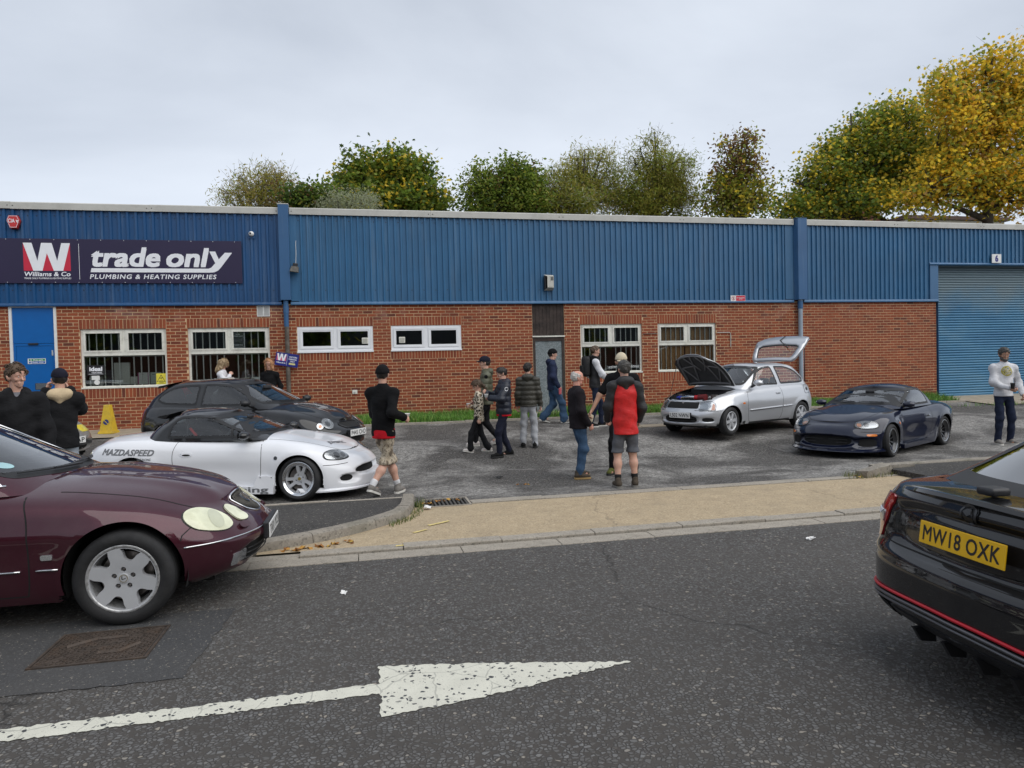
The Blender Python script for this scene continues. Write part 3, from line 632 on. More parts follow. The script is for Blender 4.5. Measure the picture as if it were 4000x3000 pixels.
# side plates beside the boxes, drip flashings, top flashings
for x0, x1, mt in ((-1.66, -1.50, 'clad'), (-2.02, -1.90, 'clad_l'), (11.55, 11.80, 'clad'), (12.13, 12.16, 'clad')):
 MB().box(x0, x1, WY-.055, WY-.02, CLAD_Z+.08, 5.44).build('side_flashing', M[mt], BLD)
for x0, x1, mt in ((-16, -1.88, 'clad_l'), (-1.68, 11.8, 'drip'), (12.1, 16.56, 'drip')):
 n = max(1, round((x1-x0)/3.0)); s_ = (x1-x0)/n
 for i in range(n):
  a, b_ = x0+i*s_, x0+(i+1)*s_-.004
  MB().prism([(WY+.02, CLAD_Z+.075), (WY-.066, CLAD_Z+.06), (WY-.082, CLAD_Z+.012), (WY-.078, CLAD_Z-.012), (WY+.02, CLAD_Z-.008)], lambda u, q, d: (d, u, q), a, b_).build('drip_flashing', M[mt], BLD)
segs = [(-16., -1.89)]+[(-1.65, 11.80)]+[(12.13, 27.)]
for x0, x1 in segs:
 n = max(1, round((x1-x0)/3.05)); s_ = (x1-x0)/n
 for i in range(n):
  a, b_ = x0+i*s_, x0+(i+1)*s_-.003; tp = ROOF_Z+random.uniform(-.004, .004)
  fl = MB().prism([(WY+.35, tp), (WY-.085, tp), (WY-.11, tp-.02), (WY-.105, tp-.16), (WY-.09, tp-.165), (WY-.06, tp-.13), (WY+.35, tp-.02)], lambda u, q, d: (d, u, q), a, b_).build('roof_flashing', M['trim'], BLD)
  rv = MB()
  for xx in (a+.05, b_-.05): rv.lathe([(0, .004), (.012, .004), (.013, 0)], 8, Matrix.Translation((xx, WY-.108, tp-.09)) @ Matrix.Rotation(R(90), 4, 'X'))
  rv.build('rivet', M['iron'], fl)
# fasteners
scr = MB()
for x0, x1, p, st, zz in ((-16, -2.0, .178, 1, (5.28, 3.62)), (-1.5, 11.5, .148, 2, (5.28, 3.62)), (12.2, 16.2, .148, 2, (5.28, 3.62)), (16.3, 27, .148, 2, (5.28, 4.52))):
 x = x0+p*.3
 while x < x1:
  for zq in set(zz): scr.lathe([(0, .006), (.011, .006), (.013, 0)], 6, Matrix.Translation((x, WY-.034, zq+random.uniform(-.006, .006))) @ Matrix.Rotation(R(90), 4, 'X'))
  x += p*2 if st == 2 else p
tag(scr.build('fastener', plain('screw_head', (.02, .03, .05), .5), BLD), kind='stuff')
# gutter boxes and downpipes
def gbox(xs, z0, z1, name='gutter_box'):
 pts = xs
 b_ = MB(); n = len(pts); v = [(x, y, z) for z in (z0, z1) for x, y in pts]
 b_.add(v, [tuple(range(n))[::-1], tuple(range(n, 2*n))]+[(i, (i+1) % n, n+(i+1) % n, n+i) for i in range(n)])
 return fix_normals(b_.build(name, M['boxblue'], BLD))
gb = gbox([(-1.90, WY-.02), (-1.895, WY-.20), (-1.665, WY-.20), (-1.66, WY-.02)], CLAD_Z+.10, ROOF_Z+.055)
MB().box(-1.905, -1.655, WY-.205, WY-.02, ROOF_Z+.055, ROOF_Z+.075).build('box_cap', M['trim'], gb)
gb = gbox([(11.80, WY-.02), (11.86, WY-.20), (12.14, WY-.20), (12.14, WY-.02)], CLAD_Z+.06, ROOF_Z+.01)
MB().box(11.80, 12.145, WY-.205, WY-.02, ROOF_Z+.01, ROOF_Z+.02).build('box_cap', M['boxblue'], gb)
M['pipe_old'] = plain('brown_pipe', (.085, .07, .055), .6, var=.25, vscale=8, dirt=((.28, .26, .22), 7., .6))
M['pipe_grey'] = plain('pale_blue_pipe', (.30, .36, .42), .45, var=.1, vscale=3.)
dp = MB().tube([(-1.79, WY-.1, 2.74), (-1.79, WY-.1, CLAD_Z+.12)], .057, 16).build('downpipe', M['boxblue'], BLD); auto_smooth(dp)
d2 = MB().tube([(-1.785, WY-.1, .35), (-1.785, WY-.1, 2.74)], .052, 16).build('downpipe', M['pipe_old'], BLD); auto_smooth(d2)
auto_smooth(MB().tube([(-1.79, WY-.1, 3.05), (-1.79, WY-.1, 3.24)], .066, 16).build('collar', M['boxblue'], dp))
d3 = MB().tube([(11.97, WY-.1, .35), (11.97, WY-.1, CLAD_Z+.1)], .06, 16).build('downpipe', M['pipe_grey'], BLD); auto_smooth(d3)
auto_smooth(MB().tube([(11.97, WY-.1, 3.08), (11.97, WY-.1, 3.3)], .07, 16).build('collar', M['boxblue'], d3))
# windows ---------------------------------------------------------------
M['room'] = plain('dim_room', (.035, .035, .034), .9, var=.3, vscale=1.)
M['reveal'] = plain('plaster_reveal', (.30, .31, .31), .9, var=.08)
M['board'] = plain('brown_board', (.46, .25, .10), .75, var=.2, vscale=2.5, dirt=((.16, .08, .03), 3., .5))
def frame_rect(mb, x0, x1, z0, z1, w_, y0, y1, m=0, wb=None):
 wb = wb or w_
 mb.box(x0, x0+w_, y0, y1, z0, z1, m); mb.box(x1-w_, x1, y0, y1, z0, z1, m); mb.box(x0+w_, x1-w_, y0, y1, z1-w_, z1, m); mb.box(x0+w_, x1-w_, y0, y1, z0, z0+wb, m)
def pane(parent, x0, x1, z0, z1, y, mat='wglass'):
 return MB().box(x0, x1, y, y+.004, z0, z1).build('pane', M[mat], parent)
def room(parent, x0, x1, z0, z1, y, d=2.4, mat='room'):
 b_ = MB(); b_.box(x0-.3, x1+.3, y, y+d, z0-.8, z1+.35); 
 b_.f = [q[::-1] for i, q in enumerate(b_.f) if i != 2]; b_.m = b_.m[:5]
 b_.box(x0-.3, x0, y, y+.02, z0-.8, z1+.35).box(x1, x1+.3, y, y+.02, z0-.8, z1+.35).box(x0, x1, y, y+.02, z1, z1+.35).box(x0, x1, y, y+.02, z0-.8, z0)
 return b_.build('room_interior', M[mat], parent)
def window_A(x0, x1, z0, z1, board=False):
 y = WY+.035; zt = z0+(z1-z0)*.575; xm = (x0+x1)/2
 b_ = MB(); frame_rect(b_, x0, x1, z0, z1, .045, y, y+.07, wb=.055); b_.box(x0+.045, x1-.045, y-.006, y+.066, zt-.035, zt+.035)
 b_.box(xm-.035, xm+.035, y+.002, y+.066, zt+.035, z1-.045); b_.box(x0-.01, x1+.01, y-.05, y, z0-.005, z0+.03)
 w_ = b_.build('window', M['cream'], BLD)
 for a, c in ((x0+.047, xm-.037), (xm+.037, x1-.047)):
  s_ = MB(); frame_rect(s_, a, c, zt+.037, z1-.047, .02, y-.012, y+.03); frame_rect(s_, a+.021, c-.021, zt+.058, z1-.068, .028, y-.02, y+.028); s_.build('casement', M['cream'], w_)
  pane(w_, a+.04, c-.04, zt+.08, z1-.09, y+.012)
 pane(w_, x0+.045, x1-.045, z0+.055, zt-.035, y+.03)
 yb = y+.085; n = 11
 for i in range(n):
  x = x0+.14+(x1-x0-.26)*i/(n-1)
  if abs(x-xm) < .03: continue
  MB().tube([(x, yb, z0-.02), (x, yb, z1+.02)], .014, 8).build('bar', M['bar'], w_)
 MB().box(x0+.05, x1-.05, yb-.01, yb+.01, zt-.06, zt-.04).build('bar', M['bar'], w_)
 rv = MB().box(x0-.001, x0+.02, y+.10, y+.30, z0, z1).box(x1-.02, x1+.001, y+.075, y+.30, z0, z1).box(x0, x1, y+.075, y+.30, z0-.03, z0-.001).box(x0, x1, y+.075, y+.3, z1, z1+.02); rv.build('reveal_lining', M['reveal'], w_)
 if board:
  for i in range(2): MB().box(x0+.02+i*(x1-x0)/2, x0-.02+(i+1)*(x1-x0)/2, y+.125, y+.14, z0, z1).build('board', M['board'], w_)
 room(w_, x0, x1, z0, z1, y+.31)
 return w_
def window_B(x0, x1, z0, z1):
 y = WY+.01; xm = (x0+x1)/2; b_ = MB(); frame_rect(b_, x0, x1, z0, z1, .055, y, y+.07, wb=.085); b_.box(xm-.045, xm+.045, y+.002, y+.066, z0+.085, z1-.055); b_.box(x0-.01, x1+.01, y-.04, y, z0-.008, z0+.03)
 w_ = b_.build('window', M['upvc'], BLD)
 for a, c in ((x0+.058, xm-.048), (xm+.048, x1-.058)):
  s_ = MB(); frame_rect(s_, a, c, z0+.088, z1-.058, .035, y-.016, y+.04); frame_rect(s_, a+.036, c-.036, z0+.124, z1-.094, .03, y-.008, y+.03); s_.build('sash', M['upvc'], w_)
  pane(w_, a+.05, c-.05, z0+.14, z1-.11, y+.015, 'wglass')
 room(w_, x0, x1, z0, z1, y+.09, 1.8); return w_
for i, (x0, x1, z0, z1, k) in enumerate(WIN):
 (window_A(x0, x1, z0, z1, i == 5) if k == 'A' else window_B(x0, x1, z0, z1))
# extractor fans fixed to the white windows
for x, z in ((.03, 2.38), (.93, 2.385)):
 f_ = thing('extractor_fan', 'small cream extractor fan in the right pane of the white window beside the downpipe' if x < .5 else 'small cream extractor fan in the left pane of a white window, with a loose cable', 'fan', (x, WY+.013, z), 0, 'fans set in the white windows')
 MB().rbox(-.075, .075, -.035, 0, -.075, .075, .012).build('housing', M['cream'], f_)
 MB().box(-.055, .055, -.037, -.034, -.055, .055).build('grille_back', plain('fan_grille', (.25, .24, .2), .7), f_)
 for q in range(7): MB().box(-.055, .055, -.043, -.0372, -.05+q*.0155, -.042+q*.0155).build('slat', M['cream'], f_)
# doors --------------------------------------------------------------------
x0, x1 = DOORS[0][:2]; y = WY+.03
d_ = MB(); d_.box(x0, x0+.055, y-.05, y+.05, .25, CLAD_Z).box(x1-.055, x1, y-.05, y+.05, .25, CLAD_Z).box(x0+.055, x1-.055, y-.05, y+.05, CLAD_Z-.03, CLAD_Z); dr = d_.build('door', M['white'], BLD)
MB().box(x0+.057, x1-.057, y-.02, y+.02, 2.44, CLAD_Z-.032).build('overpanel', M['doorblue'], dr)
b_ = MB(); frame_rect(b_, x0+.057, x1-.057, .3, 2.432, .05, y-.018, y+.03); b_.build('door_frame', M['doorblue'], dr)
MB().box(x0+.112, x1-.112, y-.012, y+.03, .3, 2.377).build('leaf', M['doorblue'], dr)
for z in (2.22, 1.25, .6): MB().box(x1-.125, x1-.095, y-.03, y-.012, z-.06, z+.06).build('hinge', M['galv'] or M['alloy'], dr)
MB().rbox(x0+.36, x0+.56, y-.045, y-.018, 2.405, 2.445, .006).build('closer', M['black'], dr)
MB().rbox(x1-.35, x1-.28, y-.04, y-.012, 1.32, 1.45, .006).build('handle', M['alloy'], dr)
def sign_plate(name, label, cat, x0, x1, z0, z1, y, layers, rot=0., thick=.006, base=None, coordc=None):
 """flat board on a wall facing -y; layers = [(verts2d, faces, material, lift)] in board coordinates"""
 t_ = thing(name, label, cat, ((x0+x1)/2, y, (z0+z1)/2)); t_.rotation_euler = (0, rot, 0)
 hw, hh = (x1-x0)/2, (z1-z0)/2
 bd = MB().rbox(-hw, hw, -thick, 0, -hh, hh, min(thick*.3, .003)).build('board', base, t_)
 for nm, vv, ff, mt, lift in layers:
  b_ = MB().add([(u, -thick-lift, q) for u, q in vv], ff); b_.build(nm, mt, bd)
 return t_
def rect2(x0, x1, z0, z1): return [(x0, z0), (x1, z0), (x1, z1), (x0, z1)], [(0, 1, 2, 3)]
def tx(s, cx, cz, w_, h, **k):
 v, f = text_fit(s, w_, h, **k); return [(a+cx, b_+cz) for a, b_ in v], f
M['green'] = plain('sign_green', (.0, .22, .08), .4, var=.03); M['signblue'] = plain('sign_blue', (.01, .09, .38), .4, var=.03)
sign_plate('fire_exit_sign', 'small green and blue fire exit sign on the blue door', 'sign', -7.36, -7.0, 1.98, 2.10, WY+.015,
   [('panel', *rect2(-.105, .165, .004, .05), M['green'], .001), ('panel', *rect2(-.105, .165, -.05, -.004), M['signblue'], .001), ('lettering', *tx('Fire exit', .03, .027, .20, .032, bold=.02), M['ink_w'], .002), ('lettering', *tx('Keep clear', .03, -.027, .23, .034, bold=.02), M['ink_w'], .002), ('symbol', *rect2(-.155, -.122, .006, .048), M['green'], .001), ('symbol', *rect2(-.155, -.122, -.048, -.006), M['signblue'], .001)], base=M['white'], thick=.004)
# boarded galvanised door
M['oldwood'] = plain('weathered_dark_timber', (.035, .024, .02), .8, var=.5, vscale=5, bmp=.4, bscale=40, dirt=((.10, .075, .065), 8., .6))
def galv():
 m, t, b = newmat('galvanised_steel'); v = coord(t); c = voro(t, v, 42., 'F1', 'Color'); sc = nd(t, 'ShaderNodeSeparateColor'); t.links.new(c, sc.inputs[0])
 col = ramp(t, sc.outputs[0], [(0., (.15, .18, .19)), (.5, (.20, .235, .245)), (1., (.29, .32, .33))]); col = mixc(t, ramp(t, noise(t, v, 3., 5), [(.5, 0.), (.8, .45)]), col, (.13, .135, .125))
 t.links.new(col, b.inputs['Base Color']); b.inputs['Metallic'].default_value = .45; b.inputs['Roughness'].default_value = .5; return m
M['galv'] = galv()
x0, x1 = DOORS[1][:2]; y = WY+.04
b_ = MB(); b_.box(x0, x0+.07, y-.04, y+.05, .3, 2.40).box(x1-.07, x1, y-.04, y+.05, .3, 2.40).box(x0+.07, x1-.07, y-.04, y+.05, 2.30, 2.40); dr = b_.build('door', M['oldwood'], BLD)
MB().box(x0-.01, x1+.01, y-.07, y+.02, 2.402, 2.435).build('lintel_board', M['cream'], dr)
n = 9; s_ = (x1-x0)/n
for i in range(n): MB().rbox(x0+i*s_+.002, x0+(i+1)*s_-.002, y-.02-random.uniform(0, .006), y+.01, 2.437, CLAD_Z-.005, .004).build('plank', M['oldwood'], dr)
MB().box(x0+.072, x1-.072, y-.012, y+.01, .42, 2.296).build('leaf', M['galv'], dr)
MB().rbox(x0+.10, x0+.14, y-.03, y-.012, 1.22, 1.33, .004).build('lock_plate', M['alloy'], dr)
# roller shutter --------------------------------------------------------------
def shutter_mat():
 m, t, b = newmat('blue_shutter_slat'); g = nd(t, 'ShaderNodeNewGeometry'); mp_ = nd(t, 'ShaderNodeMapping'); mp_.inputs['Scale'].default_value = (.35, 1., 1.1); t.links.new(g.outputs['Position'], mp_.inputs[0])
 n = noise(t, mp_.outputs[0], 1.2, 6, .62, .3); col = ramp(t, n, [(.3, (.028, .135, .27)), (.5, (.05, .19, .33)), (.72, (.10, .235, .35))])
 sp = nd(t, 'ShaderNodeSeparateXYZ'); t.links.new(g.outputs['Position'], sp.inputs[0])
 chalk = ramp(t, math_(t, 'ADD', math_(t, 'DIVIDE', sp.outputs[2], 4.4), math_(t, 'MULTIPLY', noise(t, g.outputs['Position'], 1.4, 5), .3)), [(.80, 0.), (1.02, .85)])
 col = mixc(t, chalk, col, (.17, .22, .235)); t.links.new(col, b.inputs['Base Color']); b.inputs['Roughness'].default_value = .5; return m
M['slat'] = shutter_mat()
SX0, SX1, SZ1 = SHUT_X-.02, 27., 4.34
sh = MB().box(SX0+.02, SX0+.10, WY+.16, WY+.30, .4, SZ1).build('roller_shutter', M['boxblue'], BLD)
prof = [(WY+.235, 0.), (WY+.212, .012), (WY+.205, .034), (WY+.212, .056), (WY+.232, .066), (WY+.238, .074)]
v = [(x, y_, z_) for x in (SX0+.03, SX1) for y_, z_ in prof]; n = len(prof); me_sl = mesh('slat', v, [(i, n+i, n+i+1, i+1) for i in range(n-1)], M['slat'], True)
z_ = .455
while z_ < SZ1+.1: o = obj('slat', me_sl, sh); o.location = (0, 0, z_); z_ += .0755
MB().box(SX0+.04, SX1, WY+.19, WY+.26, .43, .465).build('bottom_rail', M['slat'], sh)
MB().box(16.28, 16.56, WY-.062, WY+.3, CLAD_Z-.0, 4.37).build('jamb_flashing', M['drip'], BLD)
MB().box(16.56, 16.565, WY-.05, WY+.3, .4, 4.37).build('jamb_flashing', M['boxblue'], BLD)
MB().prism([(WY+.30, 4.34), (WY+.30, 4.40), (WY-.07, 4.40), (WY-.10, 4.36), (WY-.09, 4.335)], lambda u, q, d: (d, u, q), 16.25, 18.05).build('lintel_flashing', M['drip'], BLD)
MB().prism([(WY+.30, 4.345), (WY+.30, 4.405), (WY-.06, 4.405), (WY-.09, 4.365), (WY-.08, 4.34)], lambda u, q, d: (d, u, q), 18.06, 27).build('lintel_flashing', M['drip'], BLD)
MB().box(SX0, SX1, WY+.24, WY+.5, 4.2, 4.7).build('shutter_box', M['boxblue'], sh)
# dents
# roof and remaining walls
rf = MB(); rf.add([(-16, WY+.3, ROOF_Z-.06), (27, WY+.3, ROOF_Z-.06), (27, WY+10, ROOF_Z+.5), (-16, WY+10, ROOF_Z+.5), (27, WY+20, ROOF_Z-.06), (-16, WY+20, ROOF_Z-.06)], [(0, 1, 2, 3), (3, 2, 4, 5)]).build('roof', M['roofing'], BLD)
mb = MB(); mb.box(-16.02, -15.98, WY+.0, WY+20, .1, 5.5).box(26.98, 27.02, WY, WY+20, .1, 5.5).box(-16, 27, WY+19.98, WY+20.02, .1, 5.5).build('rear_wall', M['brick'], BLD)
MB().box(SX0, 27, WY+.5, WY+.55, .1, 5.4).build('inner_wall', M['dark'], BLD)
# ---------------------------------------------------------------- things fixed to the building
M['navy'] = plain('sign_navy', (.020, .013, .048), .35, var=.06, vscale=1.2); M['crim'] = plain('sign_red', (.55, .018, .05), .4, var=.03)
def W_logo(cx, cz, w_, h):
 k = [(0, 1), (.18, 1), (.30, .36), (.385, 1), (.615, 1), (.70, .36) , (.82, 1), (1, 1)]
 # the letter, drawn as strokes
 a = lambda u, q: (cx+(u-.5)*w_, cz+(q-.5)*h)
 P = [(0, 1), (.185, 1), (.295, .36), (.385, 1), (.61, 1), (.715, .36), (.815, 1), (1, 1), (.835, 0), (.635, 0), (.50, .63), (.395, 0), (.20, 0)]
 Wv = [a(*p) for p in P]
 red = [[a(0, 1), a(.20, 0), a(0, 0)], [a(1, 1), a(1, 0), a(.835, 0)], [a(.5, .63), a(.635, 0), a(.395, 0)]]
 r_ = delaunay_2d_cdt([Vector(p) for p in Wv], [], [list(range(len(Wv)))], 1, 1e-6)
 rv, rf_ = [], []
 for t_ in red: rf_.append(tuple(range(len(rv), len(rv)+3))); rv += t_
 return ([tuple(p) for p in r_[0]], [tuple(q) for q in r_[2]]), (rv, rf_)
sx0, sx1, sz0, sz1 = -7.80-.95, -2.75, 3.77, 4.76
scx = (sx0+sx1)/2
wl, rd = W_logo(-6.85-scx, .09, .94, .62)
def swoosh(x0, x1, xe, z, th):
 pts = [(x0, z-th/2), (x1, z-th/2)]
 c = [(x1+.10, z-th/2+.008), (x1+.18, z-th/2+.05), (x1+.24, z+.07), (xe, z+.42)]
 up = [(xe-.16, z+.42), (x1+.07, z+.115), (x1+.03, z+.07), (x1-.03, z+th/2), (x0+.02, z+th/2)]
 P = pts+c+up; r_ = delaunay_2d_cdt([Vector(p) for p in P], [], [list(range(len(P)))], 1, 1e-6); return [tuple(p) for p in r_[0]], [tuple(q) for q in r_[2]]
big = sign_plate('trade_sign', 'long navy shop sign reading trade only with a white W logo', 'sign', sx0, sx1, sz0, sz1, WY-.076, [
 ('logo', *wl, M['ink_w'], .0015), ('logo_corner', *rd, M['crim'], .001),
 ('lettering', *tx('Williams & Co', -6.85-scx, -.29, .92, .10, bold=.018, shear=.12), M['ink_w'], .001),
 ('lettering', *tx('TRADE ONLY PLUMBING & HEATING SUPPLIES', -6.85-scx, -.385, .94, .036, bold=.012), M['ink_w'], .001),
 ('divider', *rect2(-6.21-scx, -6.202-scx, -.41, .39), M['ink_w'], .001),
 ('lettering', *tx('trade', -5.24-scx, .10, 1.44, .45, bold=.03, shear=.18), M['ink_w'], .001), ('lettering', *tx('onl', -3.93-scx, .10, .93, .45, bold=.03, shear=.18), M['ink_w'], .001),
 ('lettering', *swoosh(-5.98-scx, -3.46-scx, -2.98-scx+.02, -.20, .09), M['ink_w'], .001),
 ('lettering', *(lambda P: (P, [tuple(range(4))]))([(-3.46-scx, .245), (-3.33-scx, .245), (-3.22-scx, -.03), (-3.29-scx, -.13)]), M['ink_w'], .0012),
 ('lettering', *tx('PLUMBING & HEATING SUPPLIES', -4.66-scx, -.345, 2.68, .105, bold=.016, shear=.18, spacing=1.15), M['ink_w'], .001)], base=M['navy'], thick=.012)
st = MB()
for i in range(13):
 for zz in (-.475, .475): st.lathe([(0, .006), (.009, .005), (.010, 0)], 8, Matrix.Translation((-2.85+i*.475, -.012, zz)) @ Matrix.Rotation(R(90), 4, 'X'))
st.build('stud', M['alloy'], big)
# alarm box: hexagonal red
ab = thing('alarm_box', 'red hexagonal burglar alarm box reading CIA', 'alarm', (-7.46, WY-.076, 5.12))
hexp = [(-.125, .02), (-.085, .125), (.085, .125), (.125, .02), (.065, -.145), (-.065, -.145)]
M['alarmred'] = plain('alarm_red', (.50, .03, .03), .35, var=.06); M['alarm_dk'] = plain('alarm_dark', (.10, .012, .015), .5)
MB().prism([(u*1.06, q*1.06-.01) for u, q in hexp], lambda u, q, d: (u, d, q), -.02, .01).build('back_plate', M['alarm_dk'], ab)
cv = MB().prism(hexp, lambda u, q, d: (u, d, q), -.09, -.02).build('cover', M['alarmred'], ab)
vv, ff = tx('CIA', -.03, .01, .13, .085, bold=.02); MB().add([(u, -.0925, q) for u, q in vv], ff).build('lettering', M['ink_w'], cv)
MB().add([(u+.075, -.0925, q) for u, q in [(-.015, -.04), (0, -.01), (.022, -.045), (.03, -.04), (.012, .0), (.03, .012), (.028, .022), (.008, .018), (-.012, .03), (-.022, .02), (-.006, .008)]], [tuple(range(11))]).build('running_figure', M['ink_w'], cv)
rg = MB()
for i in range(6):
 a, c = hexp[i], hexp[(i+1) % 6]; rg.add([(a[0]*.94, -.092, a[1]*.94), (c[0]*.94, -.092, c[1]*.94), (c[0]*.88, -.092, c[1]*.88), (a[0]*.88, -.092, a[1]*.88)], [(0, 1, 2, 3)])
rg.build('border', M['ink_w'], cv)
# dome camera
cc = thing('cctv_camera', 'white dome security camera on a blue plate at the end of the navy sign', 'camera', (-2.515, WY-.076, 4.92))
MB().box(-.07, .07, -.004, 0, -.09, .09).build('plate', M['clad_l'], cc)
auto_smooth(MB().lathe([(.055, 0), (.06, .02), (.06, .045), (.045, .075), (.02, .09), (0, .092)], 18, Matrix.Translation((0, -.004, .01)) @ Matrix.Rotation(R(90), 4, 'X')).build('housing', M['white'], cc))
auto_smooth(MB().lathe([(.025, 0), (.022, .012), (0, .02)], 12, Matrix.Translation((-.015, -.088, .015)) @ Matrix.Rotation(R(70), 4, 'X')).build('lens', M['black'], cc))
# wall vent
vt = thing('wall_vent', 'white louvred vent in the brickwork under the cladding', 'vent', (-2.315, WY-.008, 3.125))
b_ = MB(); frame_rect(b_, -.145, .145, -.13, .13, .015, -.015, 0); b_.box(-.012, .012, -.015, 0, -.115, .115); b_.build('frame', M['white'], vt)
MB().box(-.13, .13, -.003, 0, -.115, .115).build('backing', plain('vent_shade', (.3, .3, .3), .8), vt)
for s_ in (-1, 1):
 for i in range(11): MB().obox((s_*.0715, -.009, -.104+i*.0208), .115, .014, .004, Matrix.Rotation(R(35), 3, 'X')).build('slat', M['white'], vt)
# floodlight
fl = thing('floodlight', 'grey floodlight hanging crooked below the gutter box', 'floodlight', (-1.55, WY-.076, 4.13)); fl.rotation_euler = (0, R(8), 0)
MB().rbox(-.06, .05, -.05, 0, .0, .12, .01).build('bracket', M['black'], fl)
hd = MB().prism([(-.10, -.09), (.10, -.09), (.08, .05), (-.08, .05)], lambda u, q, d: (u, -.05+d*-1-(.05 if q < 0 else 0), q-.02), 0, .09).build('housing', M['iron'], fl); fix_normals(hd)
MB().add([(-.085, -.195, -.10), (.085, -.195, -.10), (.068, -.147, .02), (-.068, -.147, .02)], [(0, 1, 2, 3)]).build('glass_front', M['iron'], hd)
MB().tube([(0, -.02, .12), (-.02, -.015, .35), (-.05, -.01, .55), (-.06, -.01, .66)], .006, 6).build('cable', M['white'], fl)
# extractor cowl
ev = thing('extractor_cowl', 'dirty white square extractor cowl on the blue cladding above the old door', 'vent', (4.69, WY-.076, 3.80))
M['dirtywhite'] = plain('dirty_white_plastic', (.52, .51, .46), .6, var=.1, dirt=((.15, .14, .12), 12., .7))
MB().box(-.115, -.10, -.13, 0, -.19, .17).box(-.10, .11, -.03, 0, -.19, .18).build('back_box', M['black'], ev)
b_ = MB(); b_.add([(-.06, -.17, -.14), (.11, -.17, -.15), (.11, -.17, .15), (-.06, -.17, .14), (-.12, -.02, -.21), (.13, -.02, -.20), (.13, -.02, .19), (-.12, -.02, .20)], [(0, 1, 2, 3), (0, 4, 5, 1), (1, 5, 6, 2), (2, 6, 7, 3)]); b_.build('cowl', M['dirtywhite'], ev)
for i in range(5): MB().box(.03, .10, -.176, -.1702, .04+i*.02, .05+i*.02).build('slot', M['black'], ev)
# warning sign, unit number
sign_plate('warning_sign', 'small red and white prohibition sign on the lower edge of the cladding', 'sign', 9.85, 10.29, 3.30, 3.455, WY-.076, [('panel', *rect2(-.06, .215, -.07, .07), M['crim'], .001), ('lettering', *tx('NO UNAUTHORISED', .08, .012, .24, .022, bold=.02), M['ink_w'], .002), ('lettering', *tx('ACCESS', .08, -.02, .10, .022, bold=.02), M['ink_w'], .002),
   ('symbol', [(-.14+.055*math.cos(a)*s_, .055*math.sin(a)*s_) for s_ in (1, .8) for a in np.linspace(0, 2*math.pi, 24, endpoint=False)], [(i, (i+1) % 24, 24+(i+1) % 24, 24+i) for i in range(24)], M['crim'], .001), ('symbol', [(-.18, .035), (-.172, .042), (-.10, -.035), (-.108, -.042)], [(0, 1, 2, 3)], M['crim'], .0015), ('symbol', *rect2(-.15, -.13, -.035, .03), M['ink'], .0008)], base=M['white'], thick=.004)
M['numblue'] = plain('number_blue', (.02, .018, .17), .5)
sign_plate('number_plate_six', 'square white plate with a dark blue 6 above the roller shutter', 'sign', 18.40, 18.73, 4.40, 4.66, WY-.10, [('lettering', *tx('6', 0, 0, .115, .20, bold=.045), M['numblue'], .001)], base=M['white'], thick=.02)
# visitors sign strapped crooked to the downpipe
M['vblue'] = plain('visitor_blue', (.015, .022, .19), .35, var=.08); M['pink'] = plain('faded_pink', (.62, .12, .22), .4)
wl, rd = W_logo(-.13, .045, .215, .165)
vsg = sign_plate('visitors_sign', 'blue visitors parking only sign tilted on the downpipe', 'sign', -1.80-.265, -1.80+.265, 1.795, 2.105, WY-.16, [('logo', *wl, M['ink_w'], .0015), ('logo_corner', *rd, M['pink'], .001), ('lettering', *tx('Williams & Co', -.13, -.085, .21, .034, bold=.02, shear=.1), M['ink_w'], .001), ('divider', *rect2(.0, .005, -.13, .13), M['ink_w'], .001),
   ('lettering', *tx('VISITORS', .128, .075, .19, .034, bold=.02), M['ink_w'], .001), ('lettering', *tx('PARKING', .128, .024, .18, .034, bold=.02), M['ink_w'], .001), ('lettering', *tx('ONLY', .128, -.027, .11, .034, bold=.02), M['ink_w'], .001), ('panel', *rect2(.055, .20, -.105, -.065), plain('pale_yellow', (.65, .6, .25), .5), .001)], rot=R(10), base=M['vblue'], thick=.006)
# stub pipe and conduit on the wall
sp_ = thing('outlet_pipe', 'small metal outlet stub on a plate low in the brick wall', 'pipe', (-.25, WY-.009, 1.13))
MB().rbox(-.06, .06, -.012, 0, -.05, .05, .004).build('plate', M['cream'], sp_); auto_smooth(MB().tube([(0, -.012, 0), (0, -.07, 0)], .016, 10).build('stub', M['alloy'], sp_))
cd_ = MB(); cd_.tube([(9.46, WY-.025, 2.45), (9.83, WY-.025, 2.45), (9.86, WY-.025, 2.42), (9.86, WY-.025, 2.05)], .011, 6); tag(cd_.build('conduit', M['dirtywhite']), 'white conduit bent down beside the boarded window', 'pipe')
cd_ = MB(); cd_.tube([(7.30, WY-.025, 2.44), (7.70, WY-.025, 2.45)], .011, 6); tag(cd_.build('conduit', M['pipe_old']), 'short brown conduit between the two barred windows', 'pipe')
